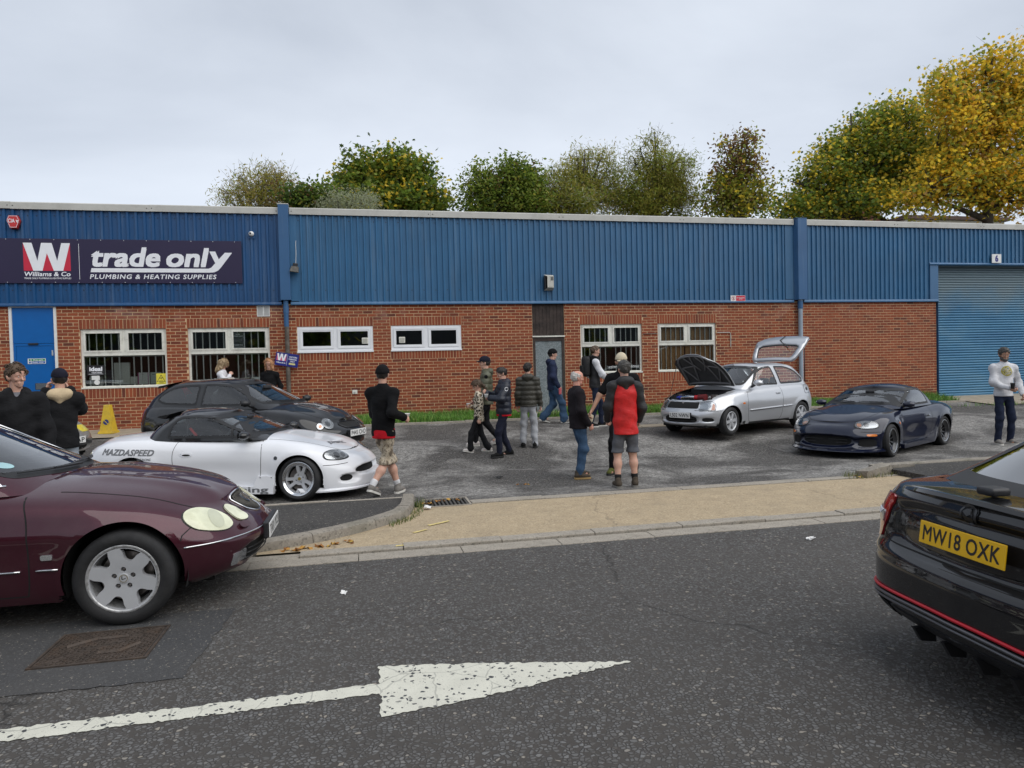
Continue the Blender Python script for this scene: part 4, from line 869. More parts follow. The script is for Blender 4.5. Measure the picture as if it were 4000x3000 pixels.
# things standing in the shop windows
def card(name, label, cat, x0, x1, z0, z1, y, base, layers=(), thick=.012): return sign_plate(name, label, cat, x0, x1, z0, z1, y, layers, base=base, thick=thick)
yw = WY+.035+.028
card('heating_sign', 'black ideal heating sign in the shop window by the blue door', 'sign', -6.19, -5.82, 1.69, 1.92, yw, M['ink'], [('lettering', *tx('ideal', -.0, .03, .27, .10, bold=.045), M['ink_w'], .001), ('lettering', *tx('HEATING', .02, -.055, .21, .03, bold=.02), M['ink_w'], .001), ('underline', *rect2(-.15, .15, -.088, -.082), M['ink_w'], .001)], .004)
M['yel'] = plain('sign_yellow', (.72, .62, .06), .45)
tri = lambda s_: [(-.095*s_, -.07*s_), (.095*s_, -.07*s_), (0, .10*s_)]
card('cctv_notice', 'yellow CCTV warning notice with a black triangle in the shop window', 'sign', -4.74, -4.53, 1.44, 1.70, yw, M['yel'], [('triangle', tri(1), [(0, 1, 2)], M['ink'], .001), ('triangle', [(u, q+.0-.003) for u, q in tri(.82)], [(0, 1, 2)], M['yel'], .0015), ('lettering', *tx('CCTV', 0, -.045, .09, .022, bold=.03), M['ink'], .002), ('camera_symbol', [(-.03, .01), (.03, .02), (.03, .035), (-.03, .025), (.0, -.01), (.01, -.01), (.012, .012), (-.002, .012)], [(0, 1, 2, 3), (4, 5, 6, 7)], M['ink'], .002), ('lettering', *tx('WARNING', 0, -.088, .10, .015, bold=.03), M['ink'], .001), ('lettering', *rect2(-.08, .08, -.108, -.105), M['ink'], .001), ('lettering', *rect2(-.08, .08, -.118, -.115), M['ink'], .001)], .003)
tag(MB().rbox(-6.10, -5.93, yw-.002, yw, 1.585, 1.68, .001).build('paper_note', M['white']), 'blank white paper note under the ideal heating sign', 'notice')
dsk = MB().lathe([(0, 0), (.058, 0), (.058, .002), (0, .002)], 20, Matrix.Translation((-5.99, yw-.001, 1.53)) @ Matrix.Rotation(R(90), 4, 'X')); tag(dsk.build('round_sticker', M['white']), 'round white sticker on the shop window glass', 'sticker')
yb_ = yw+.14; card_w = plain('product_card', (.62, .62, .58), .7, var=.06); mag = plain('magenta_card', (.42, .03, .22), .6)
card('product_box', 'tall pale product box behind the window bars with a notched foot', 'box', -5.68, -5.35, 1.47, 1.97, yb_+.1, card_w, [('print', *rect2(-.005, .0, -.25, .25), M['ink_grey'], .001)], .08)
card('product_box', 'low plain white box between the tall box and the magenta leaflet', 'box', -5.33, -5.18, 1.47, 1.64, yb_+.06, card_w, (), .08)
card('leaflet', 'white leaflet with magenta side bands in the shop window', 'leaflet', -5.17, -4.93, 1.46, 1.73, yb_, M['white'], [('band', *rect2(-.12, -.10, -.135, .135), mag, .001), ('band', *rect2(.095, .12, -.135, .135), mag, .001), ('print', *tx('DO', -.01, .09, .04, .02, bold=.03), M['ink_grey'], .001), ('print', *rect2(-.06, .06, -.05, -.047), mag, .001)], .01)
card('leaflet', 'pale green leaflet leaning in the shop window beside the magenta one', 'leaflet', -4.90, -4.66, 1.46, 1.73, yb_, plain('pale_leaf', (.55, .62, .58), .6, var=.05), [('print', *rect2(-.08, .03, .08, .095), M['ink_grey'], .001), ('print', *rect2(-.07, .07, -.075, -.07), M['ink_grey'], .001)], .01)
card('product_box', 'black product box beside the ideal heating sign', 'box', -5.84, -5.70, 1.46, 1.80, yb_+.03, plain('dark_box', (.02, .022, .035), .5), [('print', *rect2(-.06, .06, .08, .084), M['ink_grey'], .001), ('print', *rect2(-.02, .02, -.06, -.05), M['ink_grey'], .001)], .06)
card('product_box', 'grey carton under the round white sticker', 'box', -6.18, -5.90, 1.46, 1.66, yb_+.02, plain('grey_carton', (.34, .34, .31), .7), (), .08)
card('poster', 'grey printed poster in the upper pane of the second shop window', 'poster', -3.07, -2.77, 2.25, 2.62, WY+.055, plain('poster_grey', (.085, .087, .09), .5), [('border', *rect2(.135, .148, -.18, .18), M['ink_w'], .001), ('lettering', *tx('WE ARE', 0, .145, .10, .025, bold=.02), M['ink_w'], .001), ('lettering', *tx('TRADE ONLY', 0, .105, .23, .025, bold=.02), M['ink_w'], .001), ('panel', *rect2(-.09, .09, -.02, .04), M['ink_grey'], .001), ('stripe', [(u+d, -.178+q*.03) for u in np.linspace(-.13, .10, 9) for d, q in ((0, 0), (.012, 0), (.026, 1), (.014, 1))], [tuple(range(4*i, 4*i+4)) for i in range(9)], M['ink_w'], .001), ('lettering', *tx('THANK YOU', 0, -.105, .22, .03, bold=.02), M['ink_w'], .001)], .003)
for i, (a, c, h, mt, lb) in enumerate(((-3.88, -3.60, .07, 'white', 'short stack of white cartons at the left end of the second shop window'), (-3.52, -3.30, .08, 'white', 'single white carton in the second shop window behind the blonde woman'), (-2.92, -2.72, .13, 'cream', 'cream folded card standing in the second shop window'), (-2.66, -2.44, .14, 'white', 'white carton with a blue patch in the second shop window'), (-2.42, -2.25, .12, 'crim', 'dark red box at the right end of the second shop window'))):
 card('carton', lb, 'box', a, c, 1.42, 1.42+h, yb_+.03, M[mt], [('print', *rect2(.02, .06, -.03, .0), M['signblue'], .001)] if i == 3 else (), .08)
# ================================================================== TREES AND WHAT STANDS BEHIND
M['bark'] = plain('bark', (.055, .045, .035), .9, var=.35, vscale=6, bmp=.5, bscale=30)
M['bark_pale'] = plain('pale_bark', (.16, .145, .12), .9, var=.3, vscale=6, bmp=.4, bscale=30)
def leaf_mat():
 m, t, b = newmat('leaf'); a = nd(t, 'ShaderNodeAttribute', attribute_name='leafcol'); t.links.new(a.outputs['Color'], b.inputs['Base Color']); b.inputs['Roughness'].default_value = .55
 tl = nd(t, 'ShaderNodeBsdfTranslucent'); t.links.new(a.outputs['Color'], tl.inputs[0]); mxs = nd(t, 'ShaderNodeMixShader', ); mxs.inputs[0].default_value = .55
 o = t.nodes['Material Output']; t.links.new(b.outputs[0], mxs.inputs[1]); t.links.new(tl.outputs[0], mxs.inputs[2]); t.links.new(mxs.outputs[0], o.inputs[0]); return m
M['leaf'] = leaf_mat()
SH = {'oval': [(-.5, 0), (-.2, .22), (.2, .24), (.5, 0), (.2, -.24), (-.2, -.22)],
   'long': [(-.5, 0), (-.1, .09), (.5, 0), (-.1, -.09)],
   'palm': [(-.5, 0), (-.25, .2), (-.3, .48), (.02, .28), (.22, .5), (.26, .18), (.55, 0), (.26, -.18), (.22, -.5), (.02, -.28), (-.3, -.48), (-.25, -.2)]}
def make_tree(name, label, base, lobes, nclu, nleaf, size, shape, palette, seed, trunk_r=.25, spread=.45, bark='bark', droop=0., zmin=-9, twigs=0, group=None, wild=.1, yfun=None):
 rg = np.random.default_rng(seed); t_ = thing(name, label, 'tree', base, 0, group)
 lob = np.array(lobes, float)           # cx,cy,cz,rx,ry,rz (relative to base)
 vol = (lob[:, 3]*lob[:, 4]*lob[:, 5])**.75; pr = vol/vol.sum()
 cl = []
 while len(cl) < nclu:
  L_ = lob[rg.choice(len(lob), p=pr)]; d = rg.normal(size=3); d /= np.linalg.norm(d); r = rg.random()**.42*(1+rg.normal()*wild)
  p = L_[:3]+d*r*L_[3:6]
  if p[2] > zmin: cl.append((*p, r))
 cl = np.array(cl); C_ = cl[:, :3]
 # wood: trunk, limbs to lobes, branches to clusters
 wd = MB(); top = lob[:, 2].max(); tp = [(0, 0, -.3), (rg.normal()*.1, rg.normal()*.1, top*.35), (rg.normal()*.25, rg.normal()*.25, top*.7), (rg.normal()*.3, rg.normal()*.3, top)]
 tpa = np.array(tp)
 if trunk_r: wd.tube(tp, [trunk_r, trunk_r*.8, trunk_r*.5, trunk_r*.12], 8)
 def on_trunk(z): return np.array([np.interp(z, tpa[:, 2], tpa[:, k]) for k in range(3)])
 limbs = []
 for L_ in lob:
  z0 = max(.5, L_[2]-L_[5]*1.0); a = on_trunk(min(z0, top*.75)); b_ = L_[:3]+np.array([0, 0, L_[5]*.55]); m_ = (a+b_)/2+rg.normal(size=3)*.12*L_[3]-np.array([0, 0, .1*L_[5]])
  pts = [a*(1-u)**2+m_*2*u*(1-u)+b_*u*u for u in np.linspace(0, 1, 7)]; limbs.append(np.array(pts)); wd.tube(pts, [trunk_r*.5*(1-.85*u) for u in np.linspace(0, 1, 7)], 6)
 allp = np.concatenate(limbs)
 for c in C_[::2] if nclu > 160 else C_:
  d = np.linalg.norm(allp-c, axis=1)+np.maximum(0, allp[:, 2]-c[2])*1.2; a = allp[np.argmin(d)]; m_ = (a+c)/2+rg.normal(size=3)*.12
  wd.tube([a, m_, c], [trunk_r*.13+.006, trunk_r*.08+.005, .004], 4, cap=False)
 tw = []
 for _ in range(twigs):
  c = C_[rg.integers(len(C_))]; ctr = lob[np.argmin(np.linalg.norm((lob[:, :3]-c)/lob[:, 3:6], axis=1)), :3]; d = c-ctr; d[2] = abs(d[2])*.5+.6; d /= np.linalg.norm(d)+1e-6; d += rg.normal(size=3)*.3
  l_ = rg.uniform(.3, .9); wd.tube([c, c+d*l_*.5+rg.normal(size=3)*.05, c+d*l_], [.012, .008, .003], 3, cap=False)
 wd.build('trunk', M[bark], t_, True)
 # leaves
 n = nleaf; ci = rg.integers(len(C_), size=n); P = C_[ci]+rg.normal(size=(n, 3))*spread*np.array([1, 1, .75])
 if droop: P[:, 2] -= np.abs(rg.normal(size=n))*droop
 P = P[P[:, 2] > zmin-.3]; ci = ci[:len(P)]; n = len(P)
 nrm = rg.normal(size=(n, 3)); nrm[:, 2] = np.abs(nrm[:, 2])+.35; nrm /= np.linalg.norm(nrm, axis=1)[:, None]
 ax = rg.normal(size=(n, 3)); ax[:, 2] -= .5+droop*2.5; ax -= nrm*(ax*nrm).sum(1)[:, None]; ax /= np.linalg.norm(ax, axis=1)[:, None]; bx = np.cross(nrm, ax)
 sh_ = np.array(SH[shape]); k = len(sh_); sz = size*rg.uniform(.65, 1.3, n)
 V = P[:, None]+(ax[:, None]*sh_[None, :, :1]+bx[:, None]*sh_[None, :, 1:])*sz[:, None, None]
 V += nrm[:, None]*(-(sh_[:, 1]**2)*.5*size)[None, :, None]
 pal = np.array([c for c, w_ in palette]); pw = np.array([w_ for c, w_ in palette]); pw = pw/pw.sum()
 cc = rg.choice(len(pal), size=len(C_), p=pw); own = rg.random(n) < .55; cidx = np.where(own, cc[ci % len(C_)], rg.choice(len(pal), size=n, p=pw))
 if yfun is not None: cidx = yfun(P, cidx, rg)
 col = pal[cidx]*rg.uniform(.75, 1.25, (n, 1))
 me = mesh('crown', V.reshape(-1, 3), [tuple(range(i*k, i*k+k)) for i in range(n)], M['leaf'])
 at = me.attributes.new('leafcol', 'FLOAT_COLOR', 'POINT'); full = np.ones((n*k, 4), np.float32); full[:, :3] = np.repeat(col, k, 0); at.data.foreach_set('color', full.ravel())
 obj('crown', me, t_); return t_
GRN = (.16, .24, .034); GR2 = (.24, .30, .046); DGR = (.065, .11, .022); OLV = (.34, .32, .055); TAN = (.40, .31, .11); YEL = (.85, .62, .06); GOLD = (.88, .53, .04); PALE = (.40, .43, .27); YG = (.36, .34, .04); BRN = (.20, .115, .05)
def tpos(px, Y): # world X on plane Y for a photograph column (ray through the horizon there)
 u = (px-2000)/2700; return Y*(math.sin(YAW)+u*math.cos(YAW))/(math.cos(YAW)-u*math.sin(YAW))
TY = 41.
def tz(py, px, Y):
 u = (px-2000)/2700; dep = Y/(math.cos(YAW)-u*math.sin(YAW)); hy = 1433-.0246*(px-2000); return CAM_H+(hy-py)/2700*dep
def back_tree(name, label, blobs, Y, **k):
 x0 = tpos(sum(b_[0] for b_ in blobs)/len(blobs), Y); lob = []
 for px, py, rpx, rpy in blobs:
  u = (px-2000)/2700; dep = Y/(math.cos(YAW)-u*math.sin(YAW)); sx = dep/2700
  lob.append((tpos(px, Y)-x0, RNG.uniform(-.5, .5), tz(py, px, Y)-.3, rpx*sx*.97, rpx*sx*.9, rpy*sx))
 for L_ in list(lob):                                      # ragged satellites round the outline
  for _ in range(2):
   a = RNG.uniform(0, 2*math.pi); q = RNG.uniform(.3, .42); lob.append((L_[0]+L_[3]*math.cos(a)*.95, L_[1]+RNG.uniform(-.6, .6), L_[2]+L_[5]*abs(math.sin(a))*.95, L_[3]*q, L_[4]*q, L_[5]*q))
 return make_tree(name, label, (x0, Y, .3), lob, group='trees behind the industrial unit', **k)
back_tree('willow_tree', 'sparse tan and olive tree with bare twigs behind the gutter box', [(1040, 800, 130, 120), (960, 830, 90, 80), (1120, 810, 90, 100), (1040, 740, 70, 70)], 40, nclu=260, nleaf=8500, size=.26, shape='long', palette=[(OLV, 3), (TAN, 3), (GR2, 1)], seed=21, spread=.36, twigs=420, bark='bark_pale', zmin=4.5, trunk_r=.2)
back_tree('bush_tree', 'small rounded dark green tree beside the sparse tan tree', [(1235, 800, 85, 70), (1290, 820, 60, 60)], 38, nclu=110, nleaf=8000, size=.2, shape='oval', palette=[(DGR, 3), (GRN, 2), (OLV, .7), (BRN, .6)], seed=22, spread=.4, zmin=4.5, trunk_r=.15)
back_tree('maple_tree', 'broad green tree with golden patches behind the cladding', [(1430, 720, 90, 110), (1520, 720, 100, 110), (1620, 730, 100, 110), (1500, 790, 150, 90), (1690, 800, 80, 80), (1370, 790, 80, 70), (1560, 670, 60, 60)], 42, nclu=330, nleaf=19000, size=.24, shape='palm', palette=[(GRN, 4), (GR2, 4), (DGR, 2), (YG, 1.2), (YEL, .9)], seed=23, spread=.42, zmin=4.5, trunk_r=.3)
back_tree('shrub_tree', 'silvery pale green shrub poking above the roof flashing', [(1330, 815, 50, 45), (1430, 810, 70, 45)], 36, nclu=70, nleaf=4500, size=.2, shape='long', palette=[(PALE, 3), ((.32, .33, .22), 2), (OLV, .6)], seed=24, spread=.3, zmin=4.5, trunk_r=.1)
back_tree('lime_tree', 'dense green tree with an orange tinged crown top', [(1920, 740, 80, 80), (1990, 730, 90, 90), (2060, 720, 80, 75), (2000, 800, 160, 90), (1890, 810, 60, 60), (2100, 790, 60, 80)], 42, nclu=300, nleaf=18500, size=.21, shape='oval', palette=[(GRN, 3), (GR2, 4), (OLV, 1.3), (DGR, 1.5), (BRN, .4)], seed=25, spread=.42, zmin=4.5, trunk_r=.28)
back_tree('willow_tree', 'thin feathery willow with gaps of sky through its stems', [(2220, 730, 70, 90), (2310, 690, 70, 100), (2390, 720, 60, 110), (2280, 800, 130, 80), (2170, 790, 70, 70)], 43, nclu=340, nleaf=21000, size=.3, shape='long', palette=[(OLV, 4), (GR2, 2), (PALE, 1), (TAN, 1)], seed=26, spread=.4, twigs=160, droop=.25, zmin=4.5, trunk_r=.25)
back_tree('willow_tree', 'full rounded willow, the widest of the feathery olive trees', [(2500, 720, 90, 120), (2590, 660, 100, 100), (2660, 700, 90, 120), (2560, 780, 150, 100), (2700, 780, 70, 90), (2480, 790, 70, 80)], 42, nclu=340, nleaf=21000, size=.3, shape='long', palette=[(OLV, 4), (GR2, 3), ((.15, .14, .025), 2), (TAN, .6)], seed=27, spread=.42, twigs=220, droop=.28, zmin=4.5, trunk_r=.28)
back_tree('birch_tree', 'tall thin conical tree with brown bare top', [(2890, 620, 60, 90), (2900, 700, 90, 100), (2870, 790, 110, 90), (2960, 780, 90, 80), (2790, 800, 50, 70)], 40, nclu=240, nleaf=7500, size=.24, shape='oval', palette=[(YG, 2), (GR2, 2.5), (OLV, 2), (YEL, .6), (BRN, .5)], seed=28, spread=.4, twigs=420, zmin=4.5, trunk_r=.2,
    yfun=lambda P, c, rg: np.where((P[:, 2] > 13.) & (rg.random(len(P)) < .6), 4, c))
back_tree('sycamore_tree', 'large green and gold sycamore rising behind the right end of the cladding', [(3160, 780, 90, 90), (3300, 700, 130, 120), (3430, 560, 130, 120), (3480, 680, 150, 140), (3330, 800, 160, 80), (3560, 480, 110, 110), (3600, 640, 150, 140), (3120, 830, 80, 50)], 33, nclu=520, nleaf=32000, size=.175, shape='palm', palette=[(GR2, 4), (GRN, 2.4), (YG, 3.4), (YEL, 2.6), (DGR, 1.)], seed=29, spread=.42, zmin=4.2, trunk_r=.35)
back_tree('maple_tree', 'bright yellow autumn maple in front of the green sycamore', [(3800, 380, 140, 130), (3920, 330, 130, 120), (3700, 480, 110, 110), (3880, 540, 170, 140), (3700, 700, 150, 110), (3900, 740, 170, 120), (4080, 420, 150, 160), (4080, 680, 150, 160), (3600, 800, 110, 60)], 29, nclu=520, nleaf=30000, size=.18, shape='palm', palette=[(GOLD, 2.2), (YEL, 5), (YG, 3.6), (GR2, 1.8), ((.45, .26, .06), .8)], seed=30, spread=.44, twigs=160, zmin=4.2, trunk_r=.35)
# brick house and pale block half hidden by the sycamore
hs = thing('brick_house', 'brick house with a sloping tiled roof half hidden by the sycamore', 'building', (tpos(3330, 46), 46, 0))
M['hbrick'] = plain('distant_brick', (.20, .085, .055), .9, var=.2, vscale=3.); M['tile'] = plain('dark_roof_tile', (.09, .055, .045), .85, var=.2, vscale=2.)
MB().add([(-5.5, 0, 0), (7, 0, 0), (7, 0, 10), (.5, 0, 13.2), (-5.5, 0, 9.6), (-5.5, 8, 0), (7, 8, 0), (7, 8, 10), (.5, 8, 13.2), (-5.5, 8, 9.6)], [(0, 1, 2, 3, 4), (5, 9, 8, 7, 6), (0, 4, 9, 5), (1, 6, 7, 2)]).build('wall', M['hbrick'], hs)
MB().add([(-6.3, -.3, 9.3), (.5, -.3, 13.4), (.5, 8.2, 13.4), (-6.3, 8.2, 9.3), (7.5, -.3, 9.9), (7.5, 8.2, 9.9)], [(0, 1, 2, 3), (1, 4, 5, 2)]).build('roof', M['tile'], hs)
for x, z in ((2.3, 8.3), (-1.2, 8.3)):
 wn_ = MB().box(x-.5, x+.5, -.05, .02, z-.8, z+.8).build('window', M['white'], hs); MB().box(x-.4, x+.4, -.06, -.051, z-.7, z+.7).build('pane', M['dark'], wn_)
pb = thing('pale_block', 'pale rendered block glimpsed behind the yellow maple', 'building', (tpos(3720, 50), 50, 0))
MB().box(-4.5, 5.5, 0, 7, 0, 13.2).build('wall', plain('pale_render', (.62, .58, .50), .85, var=.06), pb)
MB().box(-4.8, 5.8, -.3, 7.3, 13.2, 13.5).build('roof', M['tile'], pb)
for x in (-2.5, 2.2):
 wn_ = MB().box(x-.6, x+.6, -.05, .02, 10, 11.6).build('window', M['white'], pb); MB().box(x-.5, x+.5, -.06, -.051, 10.1, 11.5).build('pane', M['dark'], wn_)
# the other side of the road, behind the camera: trees, and an unseen brick unit put in for the glass and paint to reflect
tag(MB().box(-400, 400, -400, -6.6, -.3, .1).build('far_footway', M['footway']), kind='structure')
ou = thing('opposite_unit', 'long brick unit with grey cladding across the road behind the viewer', 'building', (0, -17, 0))
MB().box(-70, 70, -14, 0, 0, 3.2).build('wall', M['hbrick'], ou); MB().box(-70, 70, -14, .05, 3.2, 6.2).build('cladding', plain('grey_cladding', (.10, .11, .12), .6, var=.1), ou); MB().box(-70.2, 70.2, -14.2, .2, 6.2, 6.5).build('roof', M['roofing'], ou)
for i, (x, sc_) in enumerate(((-19, 1.15), (-4, 1.1), (12.5, 1.2))):
 make_tree('roadside_tree', ['dense', 'tall', 'broad'][i]+' roadside tree on the far side of the road behind the viewer', (x, -13.5+(i % 3), 0), [(0, 0, 2.6*sc_, 3.4, 2.2, 2.2*sc_), (1.2, .3, 5.2*sc_, 2.8, 2.2, 2.4*sc_), (-1.6, 0, 4.8*sc_, 2.6, 2.2, 2.4*sc_)], 70, 3000, .5, 'oval', [(DGR, 3), (GRN, 3), (OLV, 1)], 60+i, trunk_r=.22, spread=.7, group='trees across the road')
# ================================================================== CAR BUILDING KIT
class Cv:                                                   # monotone cubic through points
 def __init__(s, pts):
  p = sorted(pts); s.x = np.array([a for a, b in p], float); s.y = np.array([b for a, b in p], float); h = np.diff(s.x); d = np.diff(s.y)/h; n = len(p); m = np.zeros(n)
  if n == 2: m[:] = d[0]
  else:
   for i in range(1, n-1):
    if d[i-1]*d[i] > 0: w1 = 2*h[i]+h[i-1]; w2 = h[i]+2*h[i-1]; m[i] = (w1+w2)/(w1/d[i-1]+w2/d[i])
   m[0] = d[0]; m[-1] = d[-1]
  s.m = m; s.h = h
 def __call__(s, q):
  q = np.clip(np.asarray(q, float), s.x[0], s.x[-1]); i = np.clip(np.searchsorted(s.x, q)-1, 0, len(s.h)-1); h = s.h[i]; t = (q-s.x[i])/h
  return (2*t**3-3*t**2+1)*s.y[i]+(t**3-2*t**2+t)*h*s.m[i]+(-2*t**3+3*t**2)*s.y[i+1]+(t**3-t**2)*h*s.m[i+1]
def catmull(pts, n, closed=False):
 p = np.array(pts, float); N = len(p)
 if closed: ext = np.vstack([p[-1], p, p[0], p[1]]); segs = N
 else: ext = np.vstack([2*p[0]-p[1], p, 2*p[-1]-p[-2]]); segs = N-1
 out = []
 for i in range(segs):
  p0, p1, p2, p3 = ext[i:i+4]; k = max(2, n//segs)
  for t in np.linspace(0, 1, k, endpoint=False): out.append(.5*((2*p1)+(-p0+p2)*t+(2*p0-5*p1+4*p2-p3)*t*t+(-p0+3*p1-3*p2+p3)*t**3))
 if not closed: out.append(p[-1])
 out = np.array(out)
 d = np.r_[0, np.cumsum(np.linalg.norm(np.diff(np.vstack([out, out[:1]]) if closed else out, axis=0), axis=1))]
 t = np.linspace(0, d[-1], n+1 if closed else n)
 src = np.vstack([out, out[:1]]) if closed else out
 r_ = np.stack([np.interp(t, d, src[:, k]) for k in range(p.shape[1])], 1)
 return r_[:-1] if closed else r_
def rounded(poly, r=.03, n=5):                              # round the corners of a polygon
 out = []; N = len(poly)
 for i in range(N):
  a, b, c = (np.array(poly[j % N], float) for j in (i-1, i, i+1)); u = a-b; v = c-b; lu, lv = np.linalg.norm(u), np.linalg.norm(v); rr = r[i] if isinstance(r, (list, tuple)) else r
  k = min(rr, lu*.45, lv*.45); p0 = b+u/lu*k; p2 = b+v/lv*k
  for t in np.linspace(0, 1, n): out.append((1-t)**2*p0+2*t*(1-t)*b+t*t*p2)
 return np.array(out)
def densify(poly, step=.03, closed=True):
 p = np.array(poly, float); out = []; N = len(p)
 for i in range(N if closed else N-1):
  a, b = p[i], p[(i+1) % N]; k = max(1, int(np.linalg.norm(b-a)/step))
  for j in range(k): out.append(a+(b-a)*j/k)
 if not closed: out.append(p[-1])
 return np.array(out)
def inside(poly, pts):
 poly = np.asarray(poly); x, y = pts[:, 0], pts[:, 1]; res = np.zeros(len(pts), bool); j = len(poly)-1
 for i in range(len(poly)):
  xi, yi = poly[i]; xj, yj = poly[j]
  c = ((yi > y) != (yj > y)) & (x < (xj-xi)*(y-yi)/((yj-yi) if yj != yi else 1e-9)+xi); res ^= c; j = i
 return res
def inset(poly, d):
 p = np.asarray(poly, float); area = .5*np.sum(p[:, 0]*np.roll(p[:, 1], -1)-np.roll(p[:, 0], -1)*p[:, 1]); s = 1 if area > 0 else -1
 t = np.roll(p, -1, 0)-np.roll(p, 1, 0); t /= np.linalg.norm(t, axis=1)[:, None]+1e-9; n = np.stack([-t[:, 1], t[:, 0]], 1)*s
 return p+n*d
def shell(P, nl=26, nf=26, nsd=70, nr=26, K=16):
 fc = catmull(P['plan_f'], nf); rc = catmull(P['plan_r'], nr); DXF, DXR = fc[-1, 0], rc[-1, 0]
 q = np.linspace(0, 1, nsd+2)[1:-1]; xf, xr, wp = Cv(P['xf']), Cv(P['xr']), Cv(P['w']); hw = Cv(P['hw']); zb, zs, zc = Cv(P['zb']), Cv(P['zs']), Cv(P['zc']); pw = P.get('p', 2.3)
 ts = np.array(P['ts']) if 'ts' in P else np.linspace(0, 1, nl)
 rows = []
 for t in ts:
  X = np.r_[xf(t)-fc[:, 0], (xf(t)-DXF)+(xr(t)+DXR-xf(t)+DXF)*q, (xr(t)+rc[:, 0])[::-1]]
  YF = np.r_[fc[:, 1], np.ones(len(q)), rc[::-1, 1]]
  Y = YF*hw(X)*wp(t); Z = zb(X)+(zs(X)-zb(X))*t
  rows.append(np.stack([X, Y, Z], 1))
 n = len(rows[0]); top = rows[-1]
 zcv, zsv = zc(top[:, 0]), top[:, 2]; pp = pw(top[:, 0]) if callable(pw) else pw
 for k in range(1, K+1):
  u = k/K; y = top[:, 1]*(1-u); z = zsv+(zcv-zsv)*(1-(1-u)**pp)
  rows.append(np.stack([top[:, 0], y, z], 1))
 V = np.concatenate(rows); m = len(rows)
 if 'disp' in P: V = P['disp'](V)
 F = [(r*n+i, r*n+i+1, (r+1)*n+i+1, (r+1)*n+i) for r in range(m-1) for i in range(n-1)]
 V2 = V*np.array([1, -1, 1]); N = len(V)
 F2 = [tuple(a+N for a in q_[::-1]) for q_ in F]
 bm = bmesh.new(); vs_ = [bm.verts.new(p) for p in np.vstack([V, V2])]
 for f in F+F2:
  try: bm.faces.new([vs_[i] for i in f])
  except ValueError: pass
 bmesh.ops.remove_doubles(bm, verts=bm.verts[:], dist=.0004)
 bmesh.ops.dissolve_degenerate(bm, edges=bm.edges[:], dist=.0003)
 bmesh.ops.recalc_face_normals(bm, faces=bm.faces[:])
 # orient outward
 s = sum((f.normal.dot(f.calc_center_median()-Vector((0, 0, .6))))*f.calc_area() for f in bm.faces)
 if s < 0: bmesh.ops.reverse_faces(bm, faces=bm.faces[:])
 return bm
